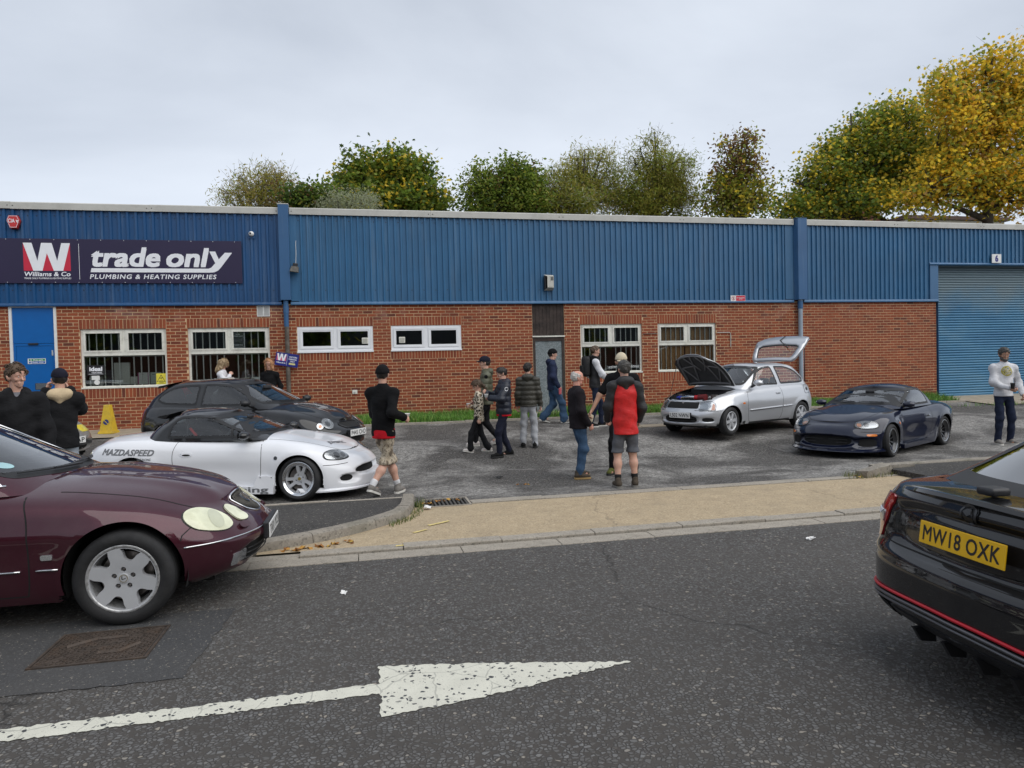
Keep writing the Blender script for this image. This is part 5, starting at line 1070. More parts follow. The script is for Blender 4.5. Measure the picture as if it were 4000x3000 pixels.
class Car:
 def __init__(s, name, label, loc, heading, z=0., group=None):
  s.root = thing(name, label, 'car', (loc[0], loc[1], z), R(heading), group); s.bvh = {}
 def set_shell(s, key, bm): bm.normal_update(); s.bvh[key] = BVHTree.FromBMesh(bm)
 def ray(s, key, o, d):
  h = s.bvh[key].ray_cast(Vector(o), Vector(d))
  if h[0] is None:
   h = s.bvh[key].find_nearest(Vector(o)+Vector(d)*3)
   return h[0], h[1]
  n = h[1]
  if n.dot(Vector(d)) > 0: n = -n
  return h[0], n
 def P(s, key, view, u, v):
  if view == 'R': return s.ray(key, (u, -3, v), (0, 1, 0))
  if view == 'L': return s.ray(key, (u, 3, v), (0, -1, 0))
  if view == 'F': return s.ray(key, (5, u, v), (-1, 0, 0))
  if view == 'B': return s.ray(key, (-5, u, v), (1, 0, 0))
  if view == 'T': return s.ray(key, (u, v, 4), (0, 0, -1))
  c, a, e = view                                       # oblique: centre, azimuth of outward normal, elevation
  n = Vector((math.cos(a)*math.cos(e), math.sin(a)*math.cos(e), math.sin(e))); ua = Vector((-math.sin(a), math.cos(a), 0)); va = n.cross(ua)
  return s.ray(key, Vector(c)+ua*u+va*v+n*2.5, -n)
 def patch(s, name, key, view, outline, mat, off=.003, grid=.035, parent=None, step=.02, skirt=.012, smooth=True):
  o = densify(outline, step); pv = [Vector(p) for p in o]; mn, mxx = o.min(0), o.max(0)
  gx, gy = np.meshgrid(np.arange(mn[0]+grid*.5, mxx[0], grid), np.arange(mn[1]+grid*.5, mxx[1], grid)); g = np.stack([gx.ravel(), gy.ravel()], 1)
  if len(g): g = g[inside(inset(o, grid*.35), g)]
  r_ = delaunay_2d_cdt(pv+[Vector(p) for p in g], [], [list(range(len(pv)))], 1, 1e-6)
  v3 = []; nr = []
  for p in r_[0]:
   h, n = s.P(key, view, p.x, p.y); v3.append(h+n*off); nr.append(n)
  f = [tuple(q) for q in r_[2]]
  # keep facing outward
  mb = MB(); mb.v = [tuple(p) for p in v3]; fl = []
  for q in f:
   a, b, c = v3[q[0]], v3[q[1]], v3[q[2]]; fl.append(q if (b-a).cross(c-a).dot(nr[q[0]]) > 0 else q[::-1])
  if skirt:
   ed = {}
   for q in fl:
    for i in range(len(q)): e = (q[i], q[(i+1) % len(q)]); ed[e] = ed.get(e, 0)+1
   for (a, b) in list(ed):
    if (b, a) not in ed:
     n0 = len(mb.v); mb.v += [tuple(v3[a]-nr[a]*skirt), tuple(v3[b]-nr[b]*skirt)]; fl.append((b, a, n0, n0+1))
  mb.f = fl; mb.m = [0]*len(fl)
  ob = mb.build(name, mat, parent or s.root, False)
  if smooth: auto_smooth(ob, 50)
  return ob
 def band(s, name, key, view, line, width, mat, off=.0015, closed=False, parent=None, step=.03):
  l = densify(line, step, closed); N = len(l)
  t = (np.roll(l, -1, 0)-np.roll(l, 1, 0)) if closed else np.gradient(l, axis=0); t /= np.linalg.norm(t, axis=1)[:, None]+1e-9; n2 = np.stack([-t[:, 1], t[:, 0]], 1)
  w0, w1 = (width, width) if not isinstance(width, tuple) else width
  v = []; cols = 3
  for i in range(N):
   for k in (-w0/2, (w1-w0)/4, w1/2):
    h, n = s.P(key, view, l[i, 0]+n2[i, 0]*k, l[i, 1]+n2[i, 1]*k); v.append(tuple(h+n*off))
  f = []
  for i in range(N if closed else N-1):
   a = i*cols; b = ((i+1) % N)*cols
   for k in range(cols-1): f.append((a+k, b+k, b+k+1, a+k+1))
  return obj(name, mesh(name, v, f, mat, True), parent or s.root)
 def line(s, name, key, view, line, r, mat, off=.0, closed=False, parent=None, step=.04, n=6):
  l = densify(line, step, closed); pts = []
  for p in l:
   h, nn = s.P(key, view, p[0], p[1]); pts.append(h+nn*off)
  ob = MB().tube(pts, r, n, closed=closed).build(name, mat, parent or s.root, True); return ob
 def text(s, name, key, view, txt, cu, cv, w_, h, mat, off=.003, mirror=False, rot=0., parent=None, **k):
  v, f = text_fit(txt, w_, h, **k); c, sn = math.cos(rot), math.sin(rot); out = []
  for a, b in v:
   if mirror: a = -a
   u = cu+a*c-b*sn; q = cv+a*sn+b*c; hh, n = s.P(key, view, u, q); out.append(tuple(hh+n*off))
  return obj(name, mesh(name, out, f, mat), parent or s.root)
 def shellobj(s, name, bm, mat, cut=None, parent=None, smooth=True):
  if cut:
   dele = [f for f in bm.faces if cut(f.calc_center_median())]
   bmesh.ops.delete(bm, geom=dele, context='FACES')
  me = bpy.data.meshes.new(name); bm.to_mesh(me); bm.free(); me.materials.append(mat)
  me.polygons.foreach_set('use_smooth', [True]*len(me.polygons)); return obj(name, me, parent or s.root)
 def plate(s, txt, c, w_, h, yaw, tilt, mat, back=False):
  Mx = Matrix.Translation(c) @ Matrix.Rotation(yaw, 4, 'Z') @ Matrix.Rotation(tilt, 4, 'Y')   # local +x outward, y right-to-left
  b = MB().rbox(-.008, 0, -w_/2, w_/2, -h/2, h/2, .004); b.v = [tuple(Mx @ Vector(p)) for p in b.v]; pl = b.build('number_plate', mat, s.root)
  a, q = txt.split(' ') if ' ' in txt else (txt, '')
  v, f = text_fit(txt, w_*.90, h*.68, bold=.012, spacing=1.05)
  mb = MB().add([tuple(Mx @ Vector((.0012, u, z))) for u, z in v], f); mb.build('lettering', M['ink'], pl); return pl
# ---- wheels
def poly_prism(poly_pts, holes, zf, zb_, mat, name, parent, n_in=0):
 """2D outline with holes -> front face following zf(r) plus side walls"""
 vs_ = []; loops = []
 for lp in [poly_pts]+holes:
  loops.append(list(range(len(vs_), len(vs_)+len(lp)))); vs_ += [Vector(p) for p in lp]
 ed = [(l[i], l[(i+1) % len(l)]) for l in loops for i in range(len(l))]
 r_ = delaunay_2d_cdt(vs_, ed, [], 0, 1e-6)
 V = [tuple(p) for p in r_[0]]; F = []
 for q in r_[2]:
  c = np.mean([V[i] for i in q], 0)[None]
  if inside(poly_pts, c)[0] and not any(inside(h, c)[0] for h in holes): F.append(tuple(q))
 v3 = [(x, y, zf(math.hypot(x, y))) for x, y in V]; nV = len(v3)
 mb = MB(); mb.v = list(v3); mb.f = list(F)
 for lp in [poly_pts]+holes:
  n = len(lp); b0 = len(mb.v)
  mb.v += [(p[0], p[1], zf(math.hypot(*p))) for p in lp]+[(p[0], p[1], zb_) for p in lp]
  mb.f += [(b0+i, b0+(i+1) % n, b0+n+(i+1) % n, b0+n+i) for i in range(n)]
 mb.m = [0]*len(mb.f); return mb
def circle(r, n=48, c=(0, 0)): return [(c[0]+r*math.cos(2*math.pi*i/n), c[1]+r*math.sin(2*math.pi*i/n)) for i in range(n)]
def make_wheel(kind, Rt, Rr, W, mats, parent):
 """axis along local +z outward face; returns the wheel (rim barrel) with tyre, spokes, disc as sub-parts"""
 h = W/2
 lipd = {'lexus': .004, 'dish3': .004, 'micra': .006, 'mesh': .002, 'plain5': .005}[kind]
 bar = [(Rr+.004, h-.012), (Rr-.004, h-.006), (Rr-.018, h-.010), (Rr-.024, h-.03), (Rr-.03, h-.075), (Rr-.045, 0), (Rr-.03, -h+.02), (Rr+.004, -h+.01)]
 w_ = MB().lathe(bar, 40).build('wheel', mats['lip'], parent, True)
 ty = [(Rr-.004, h-.014), (Rr+.006, h-.004), (Rr+(Rt-Rr)*.45, h+.006), (Rt-.022, h-.004), (Rt-.006, h-.018), (Rt, h-.04), (Rt+.001, 0), (Rt, -h+.04), (Rt-.008, -h+.015), (Rr+(Rt-Rr)*.45, -h-.004), (Rr, -h+.01)]
 tb = MB().lathe(ty, 56)
 o = tb.build('tyre', M['rubber'], w_); auto_smooth(o, 45)
 gr_ = MB()
 for z_ in (-.05, -.015, .02, .055): gr_.lathe([(Rt+.0012, z_*W/.2-.004), (Rt+.0012, z_*W/.2+.004)], 56)
 gr_.build('tread_groove', M['dark'], o)
 zd = h-.085
 MB().lathe([(.0, zd-.02), (Rr*.72, zd-.02), (Rr*.72, zd-.03), (.0, zd-.03)], 32).build('brake_disc', M['steel'], w_)
 MB().lathe([(.0, -h*.2), (Rr-.03, -h*.2)], 32).build('inner_void', M['dark'], w_)
 sp = None
 if kind == 'lexus':
  Ro = Rr-.016; holes = []; n = 6
  for i in range(n):
   a = 2*math.pi*(i+.25)/n; pts = []
   hw_ = .262
   pts = [(Ro*r*math.cos(a+q), Ro*r*math.sin(a+q)) for r, q in ((.955, -hw_*1.25), (.955, -hw_*.6), (.955, 0), (.955, hw_*.6), (.955, hw_*1.25), (.83, hw_*.98), (.70, hw_*.86), (.60, hw_*.55), (.575, 0), (.60, -hw_*.55), (.70, -hw_*.86), (.83, -hw_*.98))]
   holes.append([tuple(p) for p in catmull(pts, 26, True)])
  for i in range(5):
   a = 2*math.pi*i/5+math.pi/2; holes.append(circle(.0165, 14, (.060*math.cos(a), .060*math.sin(a))))
  sp = poly_prism(circle(Ro, 60), holes, lambda r: h-.012-.018*math.exp(-((r-Ro)/.03)**2)*0-.02*(1-r/Ro), h-.06, None, 'spokes', w_).build('rim', mats['face'], w_)
  auto_smooth(sp, 30)
  MB().lathe([(.033, h-.032), (.031, h-.022), (.0, h-.021)], 20).build('centre_cap', M['alloy'], sp)
  MB().lathe([(.026, h-.0205), (.022, h-.0205)], 20).build('emblem', plain('cap_gold', (.35, .27, .12), .4, .7), sp)
  lv = [(-.012, .016), (-.006, .016), (-.006, -.008), (.014, -.002), (.014, .004), (-.012, -.006)]
  MB().add([(a, b, h-.0203) for a, b in lv], [(0, 1, 2, 5), (5, 2, 3, 4)]).build('emblem', plain('cap_dark', (.06, .06, .06), .4, .5), sp)
  for i in range(5):
   a = 2*math.pi*i/5+math.pi/2; MB().lathe([(.009, h-.05), (.009, h-.035), (0, h-.033)], 6, Matrix.Translation((.060*math.cos(a), .060*math.sin(a), 0))).build('wheel_nut', M['steel'], sp)
 elif kind == 'dish3':
  Ro = Rr-.036; holes = []
  for i in range(3):
   a = 2*math.pi*i/3+R(80)
   # big gap between spokes
   g0, g1 = a+R(24), a+R(96); arc = [(Ro*.97*math.cos(q), Ro*.97*math.sin(q)) for q in np.linspace(g0, g1, 12)]; arc += [(.44*Ro*math.cos(q), .44*Ro*math.sin(q)) for q in np.linspace(g1-R(9), g0+R(9), 8)]
   holes.append([tuple(p) for p in rounded(arc, .006, 2)])
   # split in the spoke
   sl = [(Ro*.93*math.cos(a+q), Ro*.93*math.sin(a+q)) for q in (-R(11), R(11))]+[(Ro*.50*math.cos(a+q), Ro*.50*math.sin(a+q)) for q in (R(7), -R(7))]
   holes.append([tuple(p) for p in rounded(sl, .012, 4)])
  for i in range(4):
   a = 2*math.pi*i/4+.4; holes.append(circle(.010, 10, (.05*math.cos(a), .05*math.sin(a))))
  sp = poly_prism(circle(Ro, 60), holes, lambda r: h-.055+.025*(r/Ro)**2, h-.09, None, 'spokes', w_).build('rim', mats['face'], w_); auto_smooth(sp, 30)
  lp = MB().lathe([(Ro-.004, h-.028), (Ro+.01, h-.03), (Rr-.02, h-.012), (Rr-.004, h-.004)], 48).build('lip', M['alloy_pol'], w_, True)
  MB().lathe([(.036, h-.055), (.034, h-.048), (.0, h-.047)], 20).build('centre_cap', mats['face'], sp); MB().lathe([(.022, h-.0465), (0, h-.0465)], 16).build('emblem', plain('cap_brass', (.45, .33, .10), .4, .7), sp)
 elif kind == 'micra':
  Ro = Rr-.012; holes = []
  for i in range(6):
   a = 2*math.pi*(i+.5)/6+.1; w0 = R(30)
   pts = [(Ro*.93*math.cos(a+q), Ro*.93*math.sin(a+q)) for q in np.linspace(-w0*.63, w0*.63, 6)]+[(Ro*.36*math.cos(a+q), Ro*.36*math.sin(a+q)) for q in (w0*.28, -w0*.28)]
   holes.append([tuple(p) for p in rounded(pts, .012, 3)])
  sp = poly_prism(circle(Ro, 60), holes, lambda r: h-.012-.008*(r/Ro), h-.05, None, 's', w_).build('rim', mats['face'], w_); auto_smooth(sp, 30)
  MB().lathe([(.04, h-.02), (.036, h-.004), (0, h-.003)], 18).build('centre_cap', mats['face'], sp)
 elif kind == 'mesh':
  Ro = Rr-.055; holes = []; n = 10
  for i in range(n):
   a = 2*math.pi*i/n; w0 = math.pi/n
   pts = [(Ro*.94*math.cos(a+q), Ro*.94*math.sin(a+q)) for q in np.linspace(-w0*.72, w0*.72, 5)]+[(Ro*.40*math.cos(a+q), Ro*.40*math.sin(a+q)) for q in (w0*.45, -w0*.45)]
   holes.append([tuple(p) for p in rounded(pts, .008, 3)])
  sp = poly_prism(circle(Ro, 60), holes, lambda r: h-.085+.03*(r/Ro)**2, h-.11, None, 's', w_).build('rim', mats['face'], w_); auto_smooth(sp, 30)
  MB().lathe([(Ro-.004, h-.056), (Ro+.006, h-.055), (Rr-.016, h-.02), (Rr-.012, h-.008)], 48).build('lip', mats['lip'], w_, True)
  MB().lathe([(Rr-.014, h-.012), (Rr-.006, h-.004), (Rr-.0, h-.006)], 48).build('outer_lip', M['alloy_pol'], w_, True)
  MB().lathe([(.032, h-.085), (.03, h-.07), (.0, h-.069)], 18).build('centre_cap', M['alloy_pol'], sp)
 else:
  Ro = Rr-.012; holes = []
  for i in range(5):
   a = 2*math.pi*(i+.5)/5; w0 = math.pi/5
   pts = [(Ro*.93*math.cos(a+q), Ro*.93*math.sin(a+q)) for q in np.linspace(-w0*.68, w0*.68, 6)]+[(Ro*.42*math.cos(a+q), Ro*.42*math.sin(a+q)) for q in (w0*.35, -w0*.35)]
   holes.append([tuple(p) for p in rounded(pts, .015, 3)])
  sp = poly_prism(circle(Ro, 60), holes, lambda r: h-.018-.01*(1-r/Ro), h-.06, None, 's', w_).build('rim', mats['face'], w_); auto_smooth(sp, 30)
 return w_
def copy_tree(o, parent=None):
 c = o.copy(); COL.objects.link(c); c.parent = parent
 for ch in list(o.children): copy_tree(ch, c)
 return c
def put_wheels(car, kind, Rt, Rr, W, mats, ax_f, ax_r, tr_f, tr_r, steer=0., camber=0., near=-1, zoff=0.):
 w0 = make_wheel(kind, Rt, Rr, W, mats, car.root); first = True
 for x, tr, st in ((ax_f, tr_f, steer), (ax_r, tr_r, 0)):
  for s in (near, -near):
   w_ = w0 if first else copy_tree(w0, car.root); first = False
   # local +z (outward) -> world y*s
   w_.rotation_euler = (Matrix.Rotation(R(st), 3, 'Z') @ Matrix.Rotation(R(-90*s+camber*s), 3, 'X')).to_euler()
   w_.location = (x, s*(tr-W/2), Rt+zoff)
def seat(parent, x, y, z, mat, rec=18, s=1.):
 b = MB(); b.rbox(x-.25*s, x+.27*s, y-.24*s, y+.24*s, z, z+.16*s, .06)
 st = b.build('seat', mat, parent, True)
 b = MB(); b.rbox(-.07*s, .07*s, -.24*s, .24*s, 0, .58*s, .06); Mx = Matrix.Translation((x-.22*s, y, z+.08*s)) @ Matrix.Rotation(R(-rec), 4, 'Y'); b.v = [tuple(Mx @ Vector(p)) for p in b.v]; b.build('backrest', mat, st, True)
 b = MB(); b.rbox(-.045*s, .045*s, -.12*s, .12*s, .60*s, .78*s, .04); b.v = [tuple(Mx @ Vector(p)) for p in b.v]; b.build('headrest', mat, st, True)
 return st
def interior(car, x0, x1, zf, zbelt, hw, seats, mat, dash_x=None, wheel_y=-.36, seat_s=1.):
 zt = zbelt-.09; b = MB(); b.box(x0, x1, -hw, hw, zf, zf+.03).box(x0, x0+.03, -hw, hw, zf, zt).box(x1-.03, x1, -hw, hw, zf, zt); b.box(x0, x1, -hw, -hw+.03, zf, zt).box(x0, x1, hw-.03, hw, zf, zt)
 tub = b.build('cabin_trim', mat, car.root)
 for x, y in seats: seat(car.root, x, y, zf+.12, mat, s=seat_s)
 if dash_x is not None:
  MB().rbox(dash_x-.34, dash_x+.06, -hw+.05, hw-.05, zbelt-.24, zbelt-.01, .07).build('dashboard', mat, car.root, True)
  sw = [Vector((dash_x-.42+.08*math.sin(a)*.0+.06*math.cos(a), wheel_y+.18*math.sin(a), zbelt-.04+.17*math.cos(a))) for a in np.linspace(0, 2*math.pi, 24, endpoint=False)]
  MB().tube(sw, .014, 8, closed=True).build('steering_wheel', M['interior'], car.root, True)
def arch_liner(car, x, Ra, hw_in, hw_out, zc, mat=None):
 for s in (-1, 1):
  n = 20; v = []
  for y in (hw_in, hw_out): v += [(x+Ra*math.cos(a), s*y, zc+Ra*math.sin(a)) for a in np.linspace(-.35, math.pi+.35, n)]
  f = [(i, i+1, n+i+1, n+i) for i in range(n-1)]+[tuple(range(n))]
  obj('arch_liner', mesh('arch_liner', v, f, M['dark'], True), car.root)
def arch_lip(car, key, x, zc, Ra, mat, name='arch_lip', w_=.022, a0=-.25, a1=None, off=.003, views=('R', 'L')):
 a1 = math.pi+.25 if a1 is None else a1
 for v_ in views: car.band(name, key, v_, [(x+(Ra+w_/2-.003)*math.cos(a), zc+(Ra+w_/2-.003)*math.sin(a)) for a in np.linspace(a0, a1, 44)], w_, mat, off)
def mirror_pod(car, x, y, z, mat, s, sx=.13, sy=.2, sz=.125, arm=True):
 bm = bmesh.new(); bmesh.ops.create_uvsphere(bm, u_segments=20, v_segments=12, radius=.5)
 for q in bm.verts:
  c = q.co; f_ = 1-.25*(c.x > 0)*c.x*2*abs(c.z)
  c.x = (c.x*1.15 if c.x > 0 else c.x*.55)*sx; c.y *= sy; c.z *= sz*f_
  q.co = Vector((x+c.x, y+s*c.y*1.0, z+c.z))
 me = bpy.data.meshes.new('door_mirror'); bm.to_mesh(me); bm.free(); me.materials.append(mat); me.polygons.foreach_set('use_smooth', [True]*len(me.polygons)); o = obj('door_mirror', me, car.root)
 MB().obox((x-sx*.277, y, z), .006, sy*.78, sz*.72).build('mirror_glass', M['chrome'], o)
 if arm: MB().tube([(x-.0, y-s*sy*.3, z-sz*.25), (x+.02, y-s*(sy*.5+.07), z-sz*.6)], [.022, .03], 8).build('mirror_arm', M['black'] if mat != M.get('x') else mat, o, True)
 return o
def glass_window(car, key, view, outline, seal_w=.03, mat='glass', off=.0, name='side_window', frame=None):
 o = np.asarray(outline, float); g = car.patch(name, key, view, inset(o, seal_w*.45), M[mat], .0, .06, skirt=0)
 car.band('window_seal', key, view, inset(o, seal_w*.32), seal_w, frame or M['seal'], .002, True, parent=g, step=.025); return g
def wiper(car, key, p0, p1, lift=.012):
 a = [Vector(car.P(key, 'F', *p)[0])+Vector((.02, 0, lift)) for p in np.linspace(p0, p1, 8)]
 w_ = MB().tube(a, .006, 5).build('wiper', M['black'], car.root)
 MB().tube([p+Vector((.012, 0, .004)) for p in a[:5]], .009, 5).build('wiper_arm', M['black'], w_)
# ================================================================== CARS
def base_car(name, label, loc, heading, z, B, G, paint_m, roof_m, ax, arch, sides, wind, rear, cabin, seats, trim, belt, dash=None, side_glass='glass', rear_glass='glass', group=None, body_cut=None, seal=.035, seat_s=1., wheel_y=-.36, rear_open=False, int_hw=.66, body_res=None, arch_z=None, zfloor=.22):
 c = Car(name, label, loc, heading, z, group); br = body_res or dict(nl=34, nf=34, nsd=150, nr=30, K=20)
 bm = shell(B, **br); c.set_shell('b', bm); az = arch_z
 def bcut(p):
  for x in ax:
   if abs(p.y) > .45 and math.hypot(p.x-x, p.z-az) < arch+.012: return True
   if abs(p.y) > .45 and abs(p.x-x) < arch+.012 and p.z < az: return True
  if cabin[0] < p.x < cabin[1] and abs(p.y) < cabin[2] and p.z > cabin[3]: return True
  return bool(body_cut and body_cut(p))
 c.body = c.shellobj('body', bm, paint_m, bcut)
 gm = shell(G, nl=24, nf=34, nsd=64, nr=26, K=18); c.set_shell('g', gm)
 S_ = [inset(np.asarray(o, float), seal*.55) for o in sides]; W_ = inset(np.asarray(wind, float), seal*.55) if wind is not None else None; R_ = inset(np.asarray(rear, float), seal*.55) if rear is not None else None
 xm = G['split']
 gm.normal_update(); gm.faces.ensure_lookup_table(); fl_ = list(gm.faces)
 ct = np.array([f.calc_center_median()[:] for f in fl_]); nn = np.array([f.normal[:] for f in fl_]); a2 = ct[:, [0, 2]]; b2 = ct[:, [1, 2]]
 kill = np.zeros(len(fl_), bool); sidey = np.abs(nn[:, 1]) > np.abs(nn[:, 0])*.9
 for o in S_: kill |= sidey & inside(o, a2)
 if W_ is not None: kill |= (ct[:, 0] > xm[0]) & inside(W_, b2)
 if R_ is not None: kill |= (ct[:, 0] < xm[1]) & inside(R_, b2)
 if rear_open: kill |= (ct[:, 0] < xm[1]) & (nn[:, 0] < -.35) & (ct[:, 2] > belt-.05)
 dele = [f for f, k_ in zip(fl_, kill) if k_]
 bmesh.ops.delete(gm, geom=dele, context='FACES')
 c.roof = c.shellobj('roof', gm, roof_m)
 for v_ in ('R', 'L'):
  for o in sides: glass_window(c, 'g', v_, o, seal, side_glass)
 if wind is not None: c.wind = glass_window(c, 'g', 'F', wind, seal*1.2, 'glass', name='windscreen')
 if rear is not None: glass_window(c, 'g', 'B', rear, seal*1.2, rear_glass, name='rear_window')
 for x in ax:
  arch_lip(c, 'b', x, az, arch, paint_m, w_=.036)
  arch_liner(c, x, arch+.02, .45, B['hw'][0][1]*.93, az)
 interior(c, cabin[0]+.03, cabin[1]-.02, zfloor, belt, int_hw, seats, trim, dash, wheel_y, seat_s)
 # floor pan
 MB().box(min(ax)-.5, max(ax)+.5, -.55, .55, zfloor-.05, zfloor-.01).build('floor_pan', M['dark'], c.root)
 return c
def shut(c, view, line, key='b', w_=.007, closed=False, name='shut_line'): return c.band(name, key, view, line, w_, M['dark'], .0012, closed, parent=c.body)
def ellipse(cx, cy, rx, ry, rot=0., n=32, pw=1.):
 out = []
 for a in np.linspace(0, 2*math.pi, n, endpoint=False):
  u = rx*math.copysign(abs(math.cos(a))**pw, math.cos(a)); v = ry*math.copysign(abs(math.sin(a))**pw, math.sin(a)); out.append((cx+u*math.cos(rot)-v*math.sin(rot), cy+u*math.sin(rot)+v*math.cos(rot)))
 return np.array(out)
def smask(d): return np.clip(d, 0, 1)**2*(3-2*np.clip(d, 0, 1))
def ov(y, z, cy, cz, ry, rz, soft=.25, p=3.): # 1 inside a superellipse, 0 outside
 r = (np.abs((y-cy)/ry)**p+np.abs((z-cz)/rz)**p)**(1/p); return smask((1+soft-r)/soft)
# ------------------------------------------------------------------ small roadster (two of them)
def roadster(kind, name, label, loc, heading, z):
 white = kind == 'white'
 pm = paint('white_car_paint', (.80, .81, .84), 0, .3, dust=.03) if white else paint('dark_blue_car_paint', (.004, .007, .024), .1, .3, .1, dust=.02)
 tm = paint('black_hardtop_paint', (.012, .012, .013), 0, .3) if white else pm
 def disp(V):
  x, y, zz = V[:, 0], V[:, 1], V[:, 2]; fr = smask((x-1.45)/.25); V = V.copy()
  if white:
   V[:, 0] -= .10*fr*ov(y, zz, 0, .345, .40, .055); V[:, 0] -= .07*fr*ov(np.abs(y), zz, .555, .265, .085, .05)
  else:
   V[:, 0] -= .10*fr*ov(y, zz, 0, .30, .42, .085); V[:, 0] -= .08*fr*ov(np.abs(y), zz, .615, .275, .12, .075)
  # fender crowns over the wheels, shoulder flares, hip
  top = smask((zz-.45)/.15); g = np.exp(-((x-1.13)/.42)**2)*np.exp(-((np.abs(y)-.63)/.17)**2); V[:, 2] += .014*g*top
  fl = np.exp(-((np.hypot(x-1.1325, zz-.29)-.34)/.07)**2)+np.exp(-((np.hypot(x+1.1325, zz-.29)-.34)/.08)**2); V[:, 1] += np.sign(y)*.014*fl*(np.abs(y) > .5)
  # scooped waist on the door
  V[:, 1] -= np.sign(y)*.018*np.exp(-((x)/.55)**2)*np.exp(-((zz-.42)/.11)**2)*(np.abs(y) > .5)
  V[:, 2] += .005*np.exp(-((np.abs(y)-.30)/.14)**2)*smask((x-.55)/.3)*smask((1.62-x)/.4)*(zz > .6)     # bonnet bulges
  return V
 B = dict(plan_f=[(0, 0), (.02, .30), (.075, .52), (.17, .71), (.32, .87), (.52, .965), (.78, 1.)], plan_r=[(0, 0), (.02, .35), (.06, .6), (.14, .8), (.28, .93), (.5, .99), (.72, 1.)],
    xf=[(0, 1.87), (.06, 1.93), (.30, 1.925), (.55, 1.90), (.78, 1.83), (.92, 1.74), (1, 1.62)], xr=[(0, -1.86), (.2, -1.96), (.5, -2.01), (.75, -1.99), (.92, -1.93), (1, -1.84)],
    hw=[(-2.1, .80), (-1.13, .835), (-.5, .815), (.2, .80), (.7, .805), (1.13, .83), (1.95, .79)], w=[(0, .925), (.12, .965), (.35, .985), (.6, 1.), (.82, .975), (.93, .93), (1, .875)],
    zb=[(-2.05, .27), (-1.5, .17), (-.8, .125), (.8, .115), (1.5, .105), (1.95, .115)],
    zs=[(-2.0, .70), (-1.8, .755), (-1.2, .80), (-.6, .775), (0, .765), (.6, .755), (1.13, .715), (1.45, .65), (1.65, .585)],
    zc=[(-2.0, .75), (-1.8, .83), (-1.2, .875), (0, .86), (.62, .855), (1.0, .79), (1.35, .71), (1.65, .60)], p=3.0, disp=disp)
 G = dict(plan_f=[(0, 0), (.02, .42), (.07, .72), (.14, .90), (.20, .97), (.27, 1.)], plan_r=[(0, 0), (.03, .45), (.09, .72), (.19, .91), (.32, 1.)],
    xf=[(0, .76), (.5, .38), (.85, .10), (.95, .02), (1, -.06)], xr=[(0, -1.22), (.4, -1.13), (.8, -.97), (.95, -.90), (1, -.82)], hw=[(-1.3, .66), (-.5, .705), (.2, .715), (.8, .70)], w=[(0, 1.), (.5, .905), (.85, .815), (.95, .775), (1, .72)],
    zb=[(-1.3, .80), (.8, .79)], zs=[(-1.2, 1.05), (-.85, 1.115), (-.45, 1.135), (-.05, 1.115), (.1, 1.10)], zc=[(-1.2, 1.1), (-.85, 1.18), (-.45, 1.21), (-.05, 1.165), (.1, 1.14)], p=2.4, split=(.0, -.80))
 side = rounded([(.52, .835), (.06, 1.10), (-.40, 1.125), (-.60, 1.10), (-.69, 1.0), (-.72, .835)], [.02, .05, .1, .08, .08, .03])
 wind = rounded([(-.655, .865), (0, .85), (.655, .865), (.565, 1.105), (0, 1.135), (-.565, 1.105)], [.05, .3, .05, .05, .3, .05])
 rear = rounded([(-.50, .905), (.50, .905), (.42, 1.09), (-.42, 1.09)], .05)
 c = base_car(name, label, loc, heading, z, B, G, pm, tm, (1.1325, -1.1325), .322, [side], wind, rear, (-.92, .52, .60, .70), [(-.32, -.34), (-.32, .34)], M['interior'], .80, .42, arch_z=.285, int_hw=.62, zfloor=.14, seat_s=.92)
 mats = dict(face=M['alloy'], lip=M['alloy_pol']) if white else dict(face=M['gunmetal'], lip=M['gunmetal'])
 put_wheels(c, 'dish3' if white else 'mesh', .285, .222 if white else .208, .2, mats, 1.1325, -1.1325, .825 if white else .83, .83, steer=-4 if white else 5, camber=3 if white else 1.5)
 b = c.body
 # quarter light bar, pillars
 for v_ in ('R', 'L'):
  c.band('quarter_light_bar', 'g', v_, [(.20, .825), (.14, 1.07)], .03, M['seal'], .004)
  # doors: shut lines
  shut(c, v_, catmull([(.60, .80), (.625, .62), (.61, .35), (.57, .20), (.45, .175)], 24)); shut(c, v_, catmull([(-.55, .80), (-.585, .62), (-.56, .40), (-.47, .24)], 24)); shut(c, v_, [(-.47, .24), (.0, .178), (.45, .175)])
  # bumper joints
  shut(c, v_, [(1.43, .455), (1.60, .452), (1.70, .46)]); shut(c, v_, [(-1.46, .455), (-1.75, .47), (-1.92, .50)])
  # bonnet line seen from above
  sg = -1 if v_ == 'R' else 1
  shut(c, 'T', catmull([(.66, .60*sg), (1.0, .60*sg), (1.3, .55*sg), (1.52, .42*sg), (1.60, .22*sg), (1.62, 0)], 40))
  # lamps
  az = R(38)*sg; vw = (Vector((1.58, .585*sg, .575)), az, R(12))
  o = catmull([(-.155*sg, -.02), (-.10*sg, .045), (.02*sg, .062), (.12*sg, .045), (.165*sg, .0), (.13*sg, -.045), (.0, -.062), (-.11*sg, -.052)], 40, True)*1.14
  hl = c.patch('headlight', 'b', vw, o*1.10, M['seal'], .002, .03); c.patch('reflector', 'b', vw, inset(o, .004), M['lamp'], .006, .03, parent=hl)
  c.patch('inner_lamp', 'b', vw, ellipse(.0, .0, .042, .040), plain('lamp_bowl', (.30, .31, .33), .12, .9), .011, .02, parent=hl); c.patch('indicator', 'b', vw, ellipse(.105*-sg, -.005, .035, .034), M['amber_pale'] if not white else plain('smoked_bowl', (.12, .12, .12), .2, .6), .011, .02, parent=hl)
  c.patch('lens', 'b', vw, o, M['lens'], .016, .03, parent=hl, skirt=.014)
